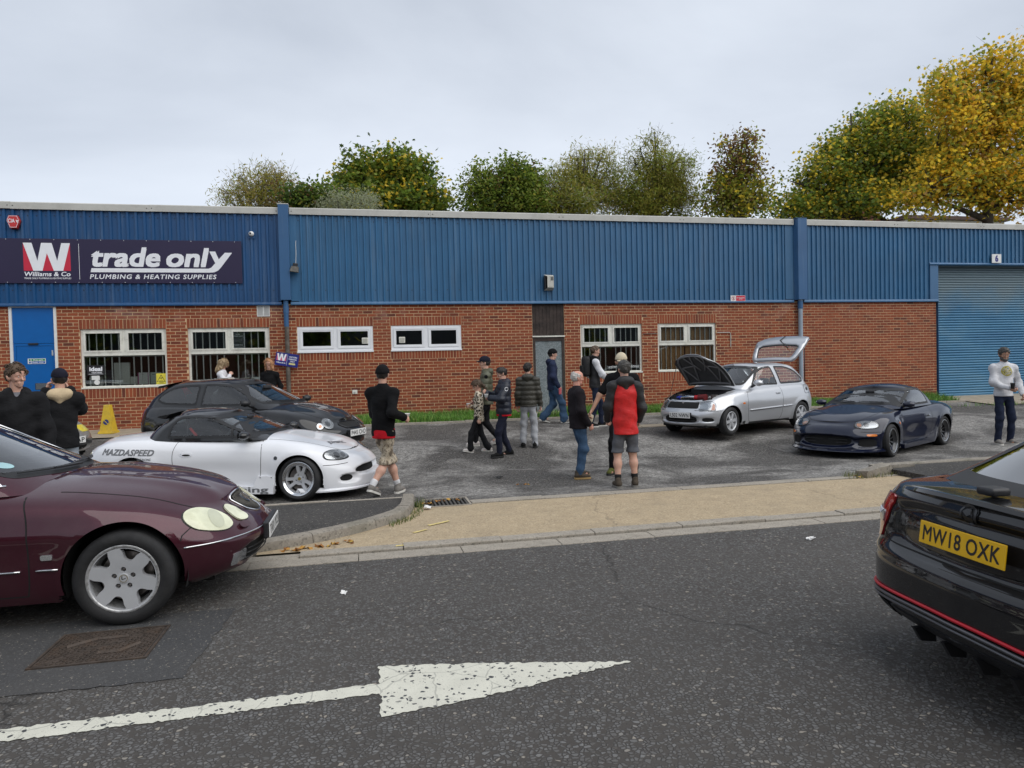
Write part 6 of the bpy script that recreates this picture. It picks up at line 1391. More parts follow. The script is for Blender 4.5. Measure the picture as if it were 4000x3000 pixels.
  # door handle
  dh = c.patch('door_handle', 'b', v_, ellipse(-.40, .625, .085, .028, pw=.8), pm, .006, .02); c.patch('handle_recess', 'b', v_, ellipse(-.395, .617, .055, .012), M['dark'], .008, .02, parent=dh); c.patch('key_lock', 'b', v_, ellipse(-.465, .632, .009, .009), M['chrome'], .009, .02, parent=dh)
  # side repeater
  c.patch('side_repeater', 'b', v_, ellipse(.83, .565, .024, .024), M['gunmetal'] if white else M['amber'], .008, .02)
  if not white: c.patch('bumper_marker', 'b', v_, ellipse(1.60, .405, .065, .018, pw=.6), M['amber'], .006, .02)
  mirror_pod(c, .40, (.80 if white else .79)*sg, .865, tm if white else pm, sg, .15, .20, .115)
  # tail lamp
  vb = (Vector((-1.93, .60*sg, .64)), R(180)-R(35)*sg, R(5)); tl = c.patch('tail_lamp', 'b', vb, ellipse(0, 0, .15, .062, pw=.8), M['redlens'] if not white else M['lamp'], .006, .03)
  c.patch('mudguard_flap', 'b', v_, [(.70, .13), (.74, .20), (.78, .20), (.79, .13)], pm, .008, .03)
 # mouths
 if white:
  mo = c.patch('grille_opening', 'b', 'F', ellipse(0, .345, .39, .050, pw=.75), M['dark'], .002, .03)
  for sg in (-1, 1): c.patch('brake_duct', 'b', 'F', ellipse(.555*sg, .265, .075, .042), M['dark'], .002, .02)
  # lip spoiler
  o = [(1.93-.02-q[0], q[1]*.81) for q in catmull(B['plan_f'], 24)]; o = [(x, -y) for x, y in o[::-1]]+o[1:]
  v = []; 
  for x, y in o: v += [(x-.03, y*.97, .16), (x+.02, y*1.01, .125), (x+.015, y*1.01, .105), (x-.06, y*.95, .105)]
  n = len(o); ls = obj('front_lip', mesh('front_lip', v, [(i*4+k, (i+1)*4+k, (i+1)*4+(k+1) % 4, i*4+(k+1) % 4) for i in range(n-1) for k in range(4)], pm, False), c.root); fix_normals(ls); auto_smooth(ls, 40)
  for sg, v_ in ((-1, 'R'), (1, 'L')):
   sk = MB().prism([(.79, .10), (.80, .33), (.58, .335), (.52, .20), (-.70, .19), (-.72, .11)], lambda u, q, d: (u, sg*(.80+.018*(1 if q < .25 else .4)+d), q), -.05, .012).build('side_skirt', pm, c.root); fix_normals(sk)
   for xx in (.62, .77): MB().lathe([(.007, 0), (.006, .004), (0, .005)], 8, Matrix.Translation((xx, sg*.822, .315)) @ Matrix.Rotation(R(90*-sg), 4, 'X')).build('skirt_screw', M['black'], sk)
   vv, ff = text_fit('abc racing', 1.0, .10, bold=.02, shear=.0); sgn = -1 if sg > 0 else 1
   MB().add([(.23+u*sgn, sg*.8325, .148+q) for u, q in vv], ff).build('lettering', M['ink_grey'], sk)
   mr = sg > 0
   c.text('decal', 'b', v_, 'MAZDASPEED', -1.20, .665, .74, .082, M['ink_grey'], .004, mirror=mr, bold=.03, shear=.25 if not mr else -.25, rot=-.03)
   c.text('decal', 'b', v_, 'ABC RACING', -.96, .57, .19, .032, M['ink_grey'], .004, mirror=mr, bold=.02, shear=.2)
   c.text('decal', 'b', v_, 'Destroy', -.86, .485, .16, .06, M['ink_grey'], .004, mirror=mr, bold=.0, shear=.35, rot=.06)
  c.text('decal', 'b', 'T', 'JDMSPEC', 1.42, -.14, .42, .10, M['ink_grey'], .004, mirror=False, rot=R(75), bold=.03, shear=.3)
  for y_ in (.36, .26): c.patch('window_sticker', 'g', 'B', ellipse(-y_, 1.0-.05*(y_ > .3), .028, .028), M['ink_w'], .006, .02)
  # roof spoiler of the hardtop
  sp = []
  for y_ in np.linspace(-.50, .50, 17):
   k = 1-abs(y_/.5)**3*.5; sp += [(-.78, y_, 1.175-.12*y_*y_), (-.94, y_, 1.135-.05*y_*y_), (-.965, y_, 1.115-.05*y_*y_), (-.86, y_, 1.08)]
  so_ = obj('roof_spoiler', mesh('roof_spoiler', sp, [(i*4+k, (i+1)*4+k, (i+1)*4+(k+1) % 4, i*4+(k+1) % 4) for i in range(16) for k in range(4)]+[(0, 1, 2, 3), (67, 66, 65, 64)], tm), c.root); fix_normals(so_); auto_smooth(so_, 40)
  for sg in (-1, 1): c.line('seat_belt', 'g', 'R' if sg < 0 else 'L', [(-.40, .90), (-.52, 1.02)], .02, plain('red_belt', (.45, .02, .02), .7), -.16)
  MB().tube([(-.55, -.5, .75), (-.55, -.46, 1.08), (-.55, .46, 1.08), (-.55, .5, .75)], .02, 8).build('roll_bar', M['black'], c.root, True)
 else:
  mo = c.patch('grille_opening', 'b', 'F', ellipse(0, .30, .41, .078, pw=.7), M['dark'], .002, .03)
  for zz in (.275, .325): MB().box(1.80, 1.812, -.36, .36, zz-.006, zz+.006).build('grille_slat', M['black'], mo)
  for sg in (-1, 1): c.patch('lamp_duct', 'b', 'F', ellipse(.615*sg, .275, .11, .068, pw=.8), M['dark'], .002, .02)
  o = [(1.935-q[0], q[1]*.82) for q in catmull(B['plan_f'], 24)]; o = [(x, -y) for x, y in o[::-1]]+o[1:]; v = []
  for x, y in o: v += [(x-.04, y*.97, .185), (x+.025, y*1.01, .145), (x+.03, y*1.01, .13), (x-.06, y*.95, .12)]
  n = len(o); ls = obj('front_lip', mesh('front_lip', v, [(i*4+k, (i+1)*4+k, (i+1)*4+(k+1) % 4, i*4+(k+1) % 4) for i in range(n-1) for k in range(4)], pm, False), c.root); fix_normals(ls); auto_smooth(ls, 40)
  for sg in (-1, 1):
   pts = [(.72, .12), (.72, .19), (.2, .20), (-.35, .22), (-.62, .33), (-.76, .44), (-.80, .43), (-.72, .28), (-.60, .13)]
   sk = MB().prism(pts, lambda u, q, d: (u, sg*(.80+.028*(1 if q < .3 else .3)+d), q), -.05, .012).build('side_skirt', pm, c.root); fix_normals(sk)
 wiper(c, 'g', (-.08, .885), (-.55, .90)); wiper(c, 'g', (.42, .885), (-.02, .895))
 MB().rbox(.10, .13, -.08, .08, 1.05, 1.09, .012).build('rear_view_mirror', M['interior'], c.root, True)
 return c
CAR_W = roadster('white', 'roadster', 'white roadster with black hardtop and grey side lettering', (-1.723, 10.439), -17.1, -.028)
CAR_B = roadster('blue', 'roadster', 'dark blue roadster with black dished wheels and pop free headlights', (9.36, 11.33), 206.8, -.045)
# ------------------------------------------------------------------ maroon saloon
def maroon_saloon(loc, heading, z):
 pm = paint('maroon_car_paint', (.060, .012, .022), .45, .30, .2, dust=.05)
 def disp(V):
  x, y, zz = V[:, 0], V[:, 1], V[:, 2]; V = V.copy(); fr = smask((x-1.7)/.25)
  V[:, 0] -= .05*fr*ov(y, zz, 0, .315, .46, .085); 
  fl = np.exp(-((np.hypot(x-1.4, zz-.325)-.37)/.06)**2)+np.exp(-((np.hypot(x+1.4, zz-.325)-.37)/.06)**2); V[:, 1] += np.sign(y)*.010*fl*(np.abs(y) > .5)
  # bonnet swages running from the inner lamps to the screen
  V[:, 2] += .014*np.exp(-((np.abs(y)-(.30+.10*(2.0-x)))/.07)**2)*smask((x-.95)/.25)*smask((2.12-x)/.3)*(zz > .6)
  # raised centre of the bonnet behind the grille
  V[:, 2] += .02*np.exp(-(y/.26)**2)*smask((x-1.2)/.5)*smask((2.2-x)/.25)*(zz > .6)
  # waist crease
  V[:, 1] += np.sign(y)*.008*np.exp(-((zz-.62)/.05)**2)*(np.abs(y) > .6)
  return V
 B = dict(plan_f=[(0, 0), (.03, .30), (.10, .53), (.22, .73), (.40, .88), (.64, .968), (.9, 1.)], plan_r=[(0, 0), (.03, .4), (.1, .68), (.2, .85), (.4, .95), (.7, 1.)],
    xf=[(0, 2.10), (.08, 2.18), (.30, 2.225), (.55, 2.235), (.72, 2.19), (.88, 2.11), (1, 1.98)], xr=[(0, -2.36), (.2, -2.46), (.5, -2.49), (.8, -2.46), (1, -2.36)],
    hw=[(-2.5, .86), (-1.4, .895), (0, .90), (1.4, .90), (2.3, .87)], w=[(0, .93), (.08, .955), (.35, .988), (.62, 1.), (.85, .968), (.95, .925), (1, .87)],
    zb=[(-2.5, .27), (-1.4, .20), (1.0, .185), (1.8, .20), (2.3, .215)],
    zs=[(-2.45, .86), (-2.0, .905), (-1.2, .91), (0, .885), (.8, .855), (1.4, .80), (1.8, .715), (2.05, .635)],
    zc=[(-2.45, .92), (-2.0, 1.02), (-1.2, 1.03), (0, .99), (.95, .965), (1.4, .905), (1.75, .825), (2.05, .70)], p=2.8, disp=disp)
 G = dict(plan_f=[(0, 0), (.03, .36), (.11, .66), (.22, .87), (.34, .97), (.44, 1.)], plan_r=[(0, 0), (.04, .45), (.12, .72), (.25, .92), (.4, 1.)],
    xf=[(0, 1.06), (.5, .60), (.85, .27), (.95, .16), (1, .05)], xr=[(0, -1.85), (.5, -1.45), (.9, -1.05), (1, -.9)], hw=[(-1.9, .70), (0, .775), (1.1, .76)], w=[(0, 1.), (.5, .885), (.85, .79), (.95, .75), (1, .69)],
    zb=[(-1.9, .90), (1.1, .88)], zs=[(-1.8, 1.22), (-1., 1.345), (-.3, 1.37), (.1, 1.34), (.3, 1.32)], zc=[(-1.8, 1.3), (-1., 1.41), (-.3, 1.44), (.1, 1.405), (.3, 1.38)], p=2.4, split=(.05, -.9))
 sf = rounded([(.62, .955), (.12, 1.29), (-.15, 1.335), (-.38, 1.345), (-.40, .945)], [.03, .08, .1, .03, .03])
 sr = rounded([(-.48, .945), (-.46, 1.345), (-.85, 1.32), (-1.15, 1.20), (-1.33, 1.0), (-1.30, .955)], [.03, .03, .08, .08, .05, .03])
 wind = rounded([(-.63, .985), (0, .965), (.63, .985), (.545, 1.325), (0, 1.365), (-.545, 1.325)], [.05, .3, .05, .05, .3, .05])
 rear = rounded([(-.56, 1.03), (.56, 1.03), (.46, 1.33), (-.46, 1.33)], .06)
 c = base_car('saloon_car', 'dark maroon saloon with yellowed twin oval headlamps by the kerb', loc, heading, z, B, G, pm, pm, (1.4, -1.4), .365, [sf, sr], wind, rear, (-1.25, .75, .66, .80), [(.05, -.38), (.05, .38), (-.85, 0.)], M['interior_lt'], .93, .75, arch_z=.33, int_hw=.70, zfloor=.22)
 put_wheels(c, 'lexus', .314, .226, .215, dict(face=M['alloy'], lip=plain('scuffed_alloy_lip', (.50, .50, .50), .4, .6, var=.15, vscale=30, dirt=((.05, .05, .05), 40., .8))), 1.4, -1.4, .885, .885, steer=0)
 fog = plain('yellowed_headlamp', (.72, .73, .53), .22, 0, coat=.7, var=.12, vscale=9, dirt=((.42, .40, .22), 6., .5)); fog2 = plain('yellowed_headlamp_inner', (.56, .57, .42), .2, .1, coat=.6, var=.1)
 for sg, v_ in ((-1, 'R'), (1, 'L')):
  shut(c, v_, catmull([(.80, .87), (.845, .74), (.86, .55), (.855, .35), (.84, .245)], 30), w_=.009); shut(c, v_, catmull([(-.42, .90), (-.43, .6), (-.42, .25)], 20), w_=.009); shut(c, v_, [(-.42, .25), (.84, .245)], w_=.009)
  shut(c, v_, [(1.74, .50), (1.755, .56), (1.80, .60), (1.96, .61)])
  # bonnet edge
  shut(c, 'T', catmull([(.98, .68*sg), (1.4, .665*sg), (1.75, .60*sg), (2.0, .42*sg), (2.10, .27*sg)], 30), w_=.008)
  # outer and inner oval lamps
  vw = (Vector((1.95, .66*sg, .635)), R(47)*sg, R(12)); o = catmull([(-.155*sg, -.06), (-.13*sg, .01), (-.04*sg, .07), (.08*sg, .095), (.18*sg, .075), (.205*sg, .02), (.15*sg, -.045), (.02*sg, -.085), (-.09*sg, -.092)], 44, True)
  hl = c.patch('headlight', 'b', vw, o*1.05, M['seal'], .001, .03); c.patch('lens', 'b', vw, o, fog, .012, .025, parent=hl, skirt=.02)
  c.patch('inner_lamp', 'b', vw, ellipse(-.03*sg, -.005, .06, .068), fog2, .0135, .025, parent=hl, skirt=0)
  vw2 = (Vector((2.15, .40*sg, .645)), R(20)*sg, R(14)); o2 = catmull([(-.078*sg, -.045), (-.055*sg, .02), (.01*sg, .072), (.065*sg, .055), (.08*sg, -.01), (.045*sg, -.062), (-.03*sg, -.072)], 36, True)
  h2 = c.patch('headlight', 'b', vw2, o2*1.06, M['seal'], .001, .03); c.patch('lens', 'b', vw2, o2, fog, .012, .025, parent=h2, skirt=.02)
  # washer blister, fog lamp, repeater, mouldings
  c.patch('washer_cover', 'b', (Vector((2.2, .50*sg, .545)), R(30)*sg, R(8)), ellipse(0, 0, .055, .022, pw=.8), pm, .02, .02, skirt=.03)
  c.patch('fog_lamp', 'b', (Vector((2.17, .60*sg, .315)), R(42)*sg, 0), rounded([(-.10, -.045), (.10, -.045), (.085, .045), (-.085, .045)], .02), M['lamp'], .006, .03)
  c.patch('side_repeater', 'b', v_, rounded([(.93, .48), (1.0, .48), (1.0, .515), (.93, .515)], .012), M['lamp'], .008, .02)
  for a, b_ in ((.90, 1.03), (-.40, .81)): c.line('chrome_moulding', 'b', v_, [(a, .415), (b_, .415)], .0065, M['chrome'], .006)
  c.line('bumper_moulding', 'b', v_, catmull([(1.765, .478), (1.95, .475), (2.05, .472)], 12), .006, M['chrome'], .004)
  c.line('window_chrome', 'g', v_, catmull([(.64, .94), (.36, 1.13), (.10, 1.305), (-.15, 1.335), (-.40, 1.345)], 24), .008, M['chrome'], .006)
  c.line('window_chrome', 'g', v_, [(.66, .94), (-.3, .93), (-1.30, .935)], .008, M['chrome'], .006)
  if sg < 0: mirror_pod(c, .48, .93*sg, 1.0, pm, sg, .16, .22, .14, False)
  c.patch('tail_lamp', 'b', (Vector((-2.42, .62*sg, .75)), R(180)-R(30)*sg, 0), ellipse(0, 0, .2, .09, pw=.8), M['redlens'], .005, .04)
 c.line('bumper_moulding', 'b', 'F', [(y, .475) for y in np.linspace(-.72, .72, 28)], .006, M['chrome'], .004)
 shut(c, 'F', catmull([(-.27, .665), (-.2, .60), (0, .575), (.2, .60), (.27, .665)], 20))
 go = catmull([(-.20, .70), (-.17, .61), (-.10, .57), (0, .562), (.10, .57), (.17, .61), (.20, .70), (.10, .728), (0, .733), (-.10, .728)], 44, True)
 gr_ = c.patch('grille', 'b', 'F', go, M['dark'], .003, .03); c.line('grille_surround', 'b', 'F', go, .008, M['chrome'], .004, True, parent=gr_)
 for y in np.linspace(-.17, .17, 15):
  z0 = .572+.05*(abs(y)/.17)**2; z1 = .722-.02*(abs(y)/.17)**2; c.line('grille_bar', 'b', 'F', [(y, z0), (y, z1)], .0045, M['iron'], .008, parent=gr_, step=.03, n=4)
 em = c.band('emblem', 'b', 'F', ellipse(0, .655, .042, .034), .010, M['chrome'], .020, True, parent=gr_); c.band('emblem', 'b', 'F', [(.012, .68), (.012, .642), (-.024, .648)], .009, M['chrome'], .021, parent=gr_)
 lo = c.patch('lower_intake', 'b', 'F', ellipse(0, .315, .45, .075, pw=.6), M['dark'], .002, .03)
 for zz in (.285, .32, .352): c.line('intake_slat', 'b', 'F', [(y, zz) for y in np.linspace(-.42, .42, 12)], .006, M['black'], .018, parent=lo, n=4)
 c.plate('T431 YCS', (2.25, 0, .435), .52, .111, 0, 0, M['plate_w'])
 MB().rbox(2.20, 2.238, -.27, .27, .375, .50, .01).build('plate_plinth', M['black'], c.root)
 wiper(c, 'g', (-.02, .985), (-.56, 1.0)); wiper(c, 'g', (.50, .985), (.0, 1.0))
 c.patch('screen_sticker', 'g', 'F', ellipse(-.50, 1.06, .05, .022), plain('tax_disc', (.35, .55, .58), .5), .002, .02, skirt=0)
 return c
CAR_L = maroon_saloon((-3.00, 5.845), 0, 0)
# ------------------------------------------------------------------ black hatchback with round lamps / plain silver one
def round_eye_hatch(name, label, loc, heading, z, plate, dark=True):
 pm = paint('black_hatch_paint', (.010, .010, .011), 0, .3, dust=.02) if dark else paint('silver_hatch_paint', (.42, .42, .40), .7, .35)
 bump_m = pm if dark else plain('grey_bumper', (.10, .10, .10), .6)
 def disp(V):
  x, y, zz = V[:, 0], V[:, 1], V[:, 2]; V = V.copy(); fr = smask((x-1.5)/.25)
  V[:, 0] -= .06*fr*ov(y, zz, 0, .31, .50, .08)
  fl = np.exp(-((np.hypot(x-1.2325, zz-.29)-.34)/.06)**2)+np.exp(-((np.hypot(x+1.2325, zz-.29)-.34)/.06)**2); V[:, 1] += np.sign(y)*.010*fl*(np.abs(y) > .5)
  V[:, 2] += .018*np.exp(-((np.abs(y)-(.24+.10*(1.8-x)))/.06)**2)*smask((x-.85)/.25)*smask((1.85-x)/.3)*(zz > .55)
  return V
 B = dict(plan_f=[(0, 0), (.025, .32), (.085, .55), (.18, .74), (.34, .89), (.55, .97), (.78, 1.)], plan_r=[(0, 0), (.02, .45), (.06, .72), (.14, .87), (.3, .96), (.55, 1.)],
    xf=[(0, 1.93), (.12, 1.99), (.45, 2.01), (.65, 1.99), (.82, 1.92), (1, 1.78)], xr=[(0, -1.95), (.15, -2.03), (.45, -2.06), (.6, -2.04), (1, -1.97)],
    hw=[(-2.1, .81), (-1.2, .84), (0, .845), (1.2, .84), (2.0, .80)], w=[(0, .93), (.1, .96), (.35, .99), (.6, 1.), (.85, .965), (.95, .93), (1, .88)],
    zb=[(-2.1, .28), (-1.2, .20), (1.0, .18), (2.0, .21)], zs=[(-2.05, .90), (-1.4, .905), (0, .865), (.7, .825), (1.23, .765), (1.55, .69), (1.82, .595)],
    zc=[(-2.05, .93), (0, .95), (.8, .93), (1.2, .865), (1.55, .775), (1.82, .645)], p=2.7, disp=disp)
 G = dict(plan_f=[(0, 0), (.03, .38), (.10, .68), (.21, .88), (.32, .97), (.40, 1.)], plan_r=[(0, 0), (.03, .5), (.09, .78), (.18, .93), (.32, 1.)],
    xf=[(0, .98), (.5, .50), (.85, .17), (.95, .07), (1, -.03)], xr=[(0, -1.99), (.4, -1.90), (.8, -1.66), (.95, -1.53), (1, -1.42)], hw=[(-2., .705), (-1.2, .735), (0, .74), (1., .725)], w=[(0, 1.), (.5, .90), (.85, .81), (.95, .77), (1, .70)],
    zb=[(-2., .87), (1., .85)], zs=[(-1.9, 1.24), (-1.4, 1.30), (-.6, 1.325), (-.05, 1.30), (.2, 1.28)], zc=[(-1.9, 1.29), (-1.4, 1.355), (-.6, 1.385), (-.05, 1.355), (.2, 1.33)], p=2.4, split=(.0, -1.45))
 sf = rounded([(.50, .925), (.06, 1.245), (-.28, 1.285), (-.58, 1.285), (-.60, .915)], [.03, .07, .1, .03, .03])
 sr = rounded([(-.70, .93), (-.68, 1.275), (-.95, 1.275), (-1.28, 1.235), (-1.52, 1.10), (-1.56, 1.02), (-1.40, .95)], [.04, .06, .08, .12, .12, .08, .08])
 wind = rounded([(-.62, .945), (0, .925), (.62, .945), (.535, 1.275), (0, 1.315), (-.535, 1.275)], [.05, .3, .05, .05, .3, .05])
 rear = rounded([(-.53, .98), (.53, .98), (.47, 1.25), (-.47, 1.25)], .06)
 c = base_car(name, label, loc, heading, z, B, G, pm, pm, (1.2325, -1.2325), .335, [sf, sr], wind, rear, (-1.6, .68, .64, .74), [(-.15, -.36), (-.15, .36), (-1.0, 0)], M['interior'], .90, .68, arch_z=.295, int_hw=.67, zfloor=.2, seat_s=.95)
 put_wheels(c, 'plain5', .295, .20, .19, dict(face=M['alloy'], lip=M['alloy']), 1.2325, -1.2325, .825, .825)
 for sg, v_ in ((-1, 'R'), (1, 'L')):
  shut(c, v_, catmull([(.74, .84), (.775, .70), (.78, .5), (.76, .3), (.70, .24)], 24)); shut(c, v_, catmull([(-.62, .88), (-.64, .6), (-.60, .35), (-.54, .24)], 24)); shut(c, v_, [(-.54, .24), (.70, .24)])
  c.line('side_moulding', 'b', v_, [(-.60, .52), (.75, .52)], .016, M['black'], .004); c.line('side_moulding', 'b', v_, [(-.88, .52), (-.66, .52)], .016, M['black'], .004)
  shut(c, 'T', catmull([(.92, .62*sg), (1.3, .60*sg), (1.6, .50*sg), (1.76, .30*sg), (1.80, 0)], 30))
  vw = (Vector((1.80, .535*sg, .60)), R(30)*sg, R(10))
  if dark:
   hl = c.patch('headlight', 'b', vw, ellipse(.0, .0, .112, .105), M['seal'], .004, .03); c.patch('reflector', 'b', vw, ellipse(0, 0, .102, .096), M['lamp'], .012, .02, parent=hl, skirt=.02); c.patch('inner_lamp', 'b', vw, ellipse(0, .0, .045, .045), plain('lamp_bowl2', (.25, .26, .28), .1, .9), .015, .02, parent=hl); c.patch('lens', 'b', vw, ellipse(0, 0, .104, .098), M['lens'], .022, .03, parent=hl, skirt=.02)
   v2 = (Vector((1.72, .69*sg, .565)), R(55)*sg, R(6)); il = c.patch('indicator', 'b', v2, ellipse(0, 0, .062, .060), M['seal'], .004, .02); c.patch('reflector', 'b', v2, ellipse(0, 0, .055, .053), M['lamp'], .010, .02, parent=il); c.patch('bulb', 'b', v2, ellipse(0, -.005, .026, .026), M['amber_pale'], .014, .02, parent=il)
  else:
   hl = c.patch('headlight', 'b', vw, rounded([(-.15, -.07), (.15, -.07), (.17, .05), (-.13, .07)], .03), plain('yellow_headlamp', (.75, .62, .06), .15, coat=.8, var=.15, vscale=20), .008, .03)
  c.patch('tail_lamp', 'b', (Vector((-1.98, .70*sg, .80)), R(180)-R(55)*sg, R(5)), rounded([(-.085, -.17), (.10, -.17), (.07, .17), (-.06, .17)], .05), M['redlens'], .008, .03)
  mirror_pod(c, .44, .885*sg, .965, M['black'] if dark else pm, sg, .14, .19, .12)
  c.patch('door_handle', 'b', v_, rounded([(-.52, .755), (-.36, .755), (-.36, .79), (-.52, .79)], .012), pm, .01, .02)
 go = rounded([(-.30, .555), (-.22, .50), (.22, .50), (.30, .555), (.24, .60), (-.24, .60)], .03)
 gr_ = c.patch('grille', 'b', 'F', go, M['dark'], .003, .03); c.line('grille_surround', 'b', 'F', densify(go, .03), .010, pm, .006, True, parent=gr_)
 c.patch('emblem', 'b', 'F', ellipse(0, .63, .035, .024), M['chrome'], .006, .01)
 c.patch('lower_intake', 'b', 'F', ellipse(0, .31, .48, .07, pw=.6), M['dark'], .002, .03)
 if not dark: c.band('bumper_insert', 'b', 'F', [(y, .36) for y in np.linspace(-.76, .76, 30)], .10, bump_m, .006)
 c.plate(plate, (2.03, 0, .415), .52, .111, 0, 0, M['plate_w'])
 MB().rbox(1.96, 2.024, -.265, .265, .36, .47, .01).build('plate_plinth', M['black'], c.root)
 sp = []
 for y_ in np.linspace(-.56, .56, 15):
  k = 1-abs(y_/.56)**4*.3; sp += [(-1.36, y_, 1.352-.14*y_*y_), (-1.63, y_, 1.30-.10*y_*y_), (-1.66, y_, 1.26-.10*y_*y_), (-1.52, y_, 1.24)]
 so_ = obj('roof_spoiler', mesh('roof_spoiler', sp, [(i*4+k, (i+1)*4+k, (i+1)*4+(k+1) % 4, i*4+(k+1) % 4) for i in range(14) for k in range(4)]+[(0, 1, 2, 3), (59, 58, 57, 56)], pm), c.root); fix_normals(so_); auto_smooth(so_, 40)
 sr_ = c.patch('sunroof', 'g', 'T', rounded([(-.70, -.40), (-.28, -.38), (-.28, .38), (-.70, .40)], .06), M['glass_dk'], .004, .06); c.patch('sunroof_blind', 'g', 'T', rounded([(-.70, -.40), (-.28, -.38), (-.28, .38), (-.70, .40)], .06), M['dark'], .002, .06, parent=sr_)
 wiper(c, 'g', (-.04, .955), (-.52, .975)); wiper(c, 'g', (.46, .955), (.0, .965))
 MB().rbox(.20, .25, -.10, .10, 1.19, 1.25, .015).build('rear_view_mirror', M['interior'], c.root, True)
 return c
CAR_C = round_eye_hatch('hatchback_car', 'black three door hatchback with round headlamps parked against the wall', (-1.905, 13.081), -29., .19, 'P445 CHD')
CAR_M = round_eye_hatch('hatchback_car', 'silver hatchback with yellow headlamp and grey bumper, mostly hidden behind two men', (-6.62, 13.55), -24., .19, 'R6 MAP', False)
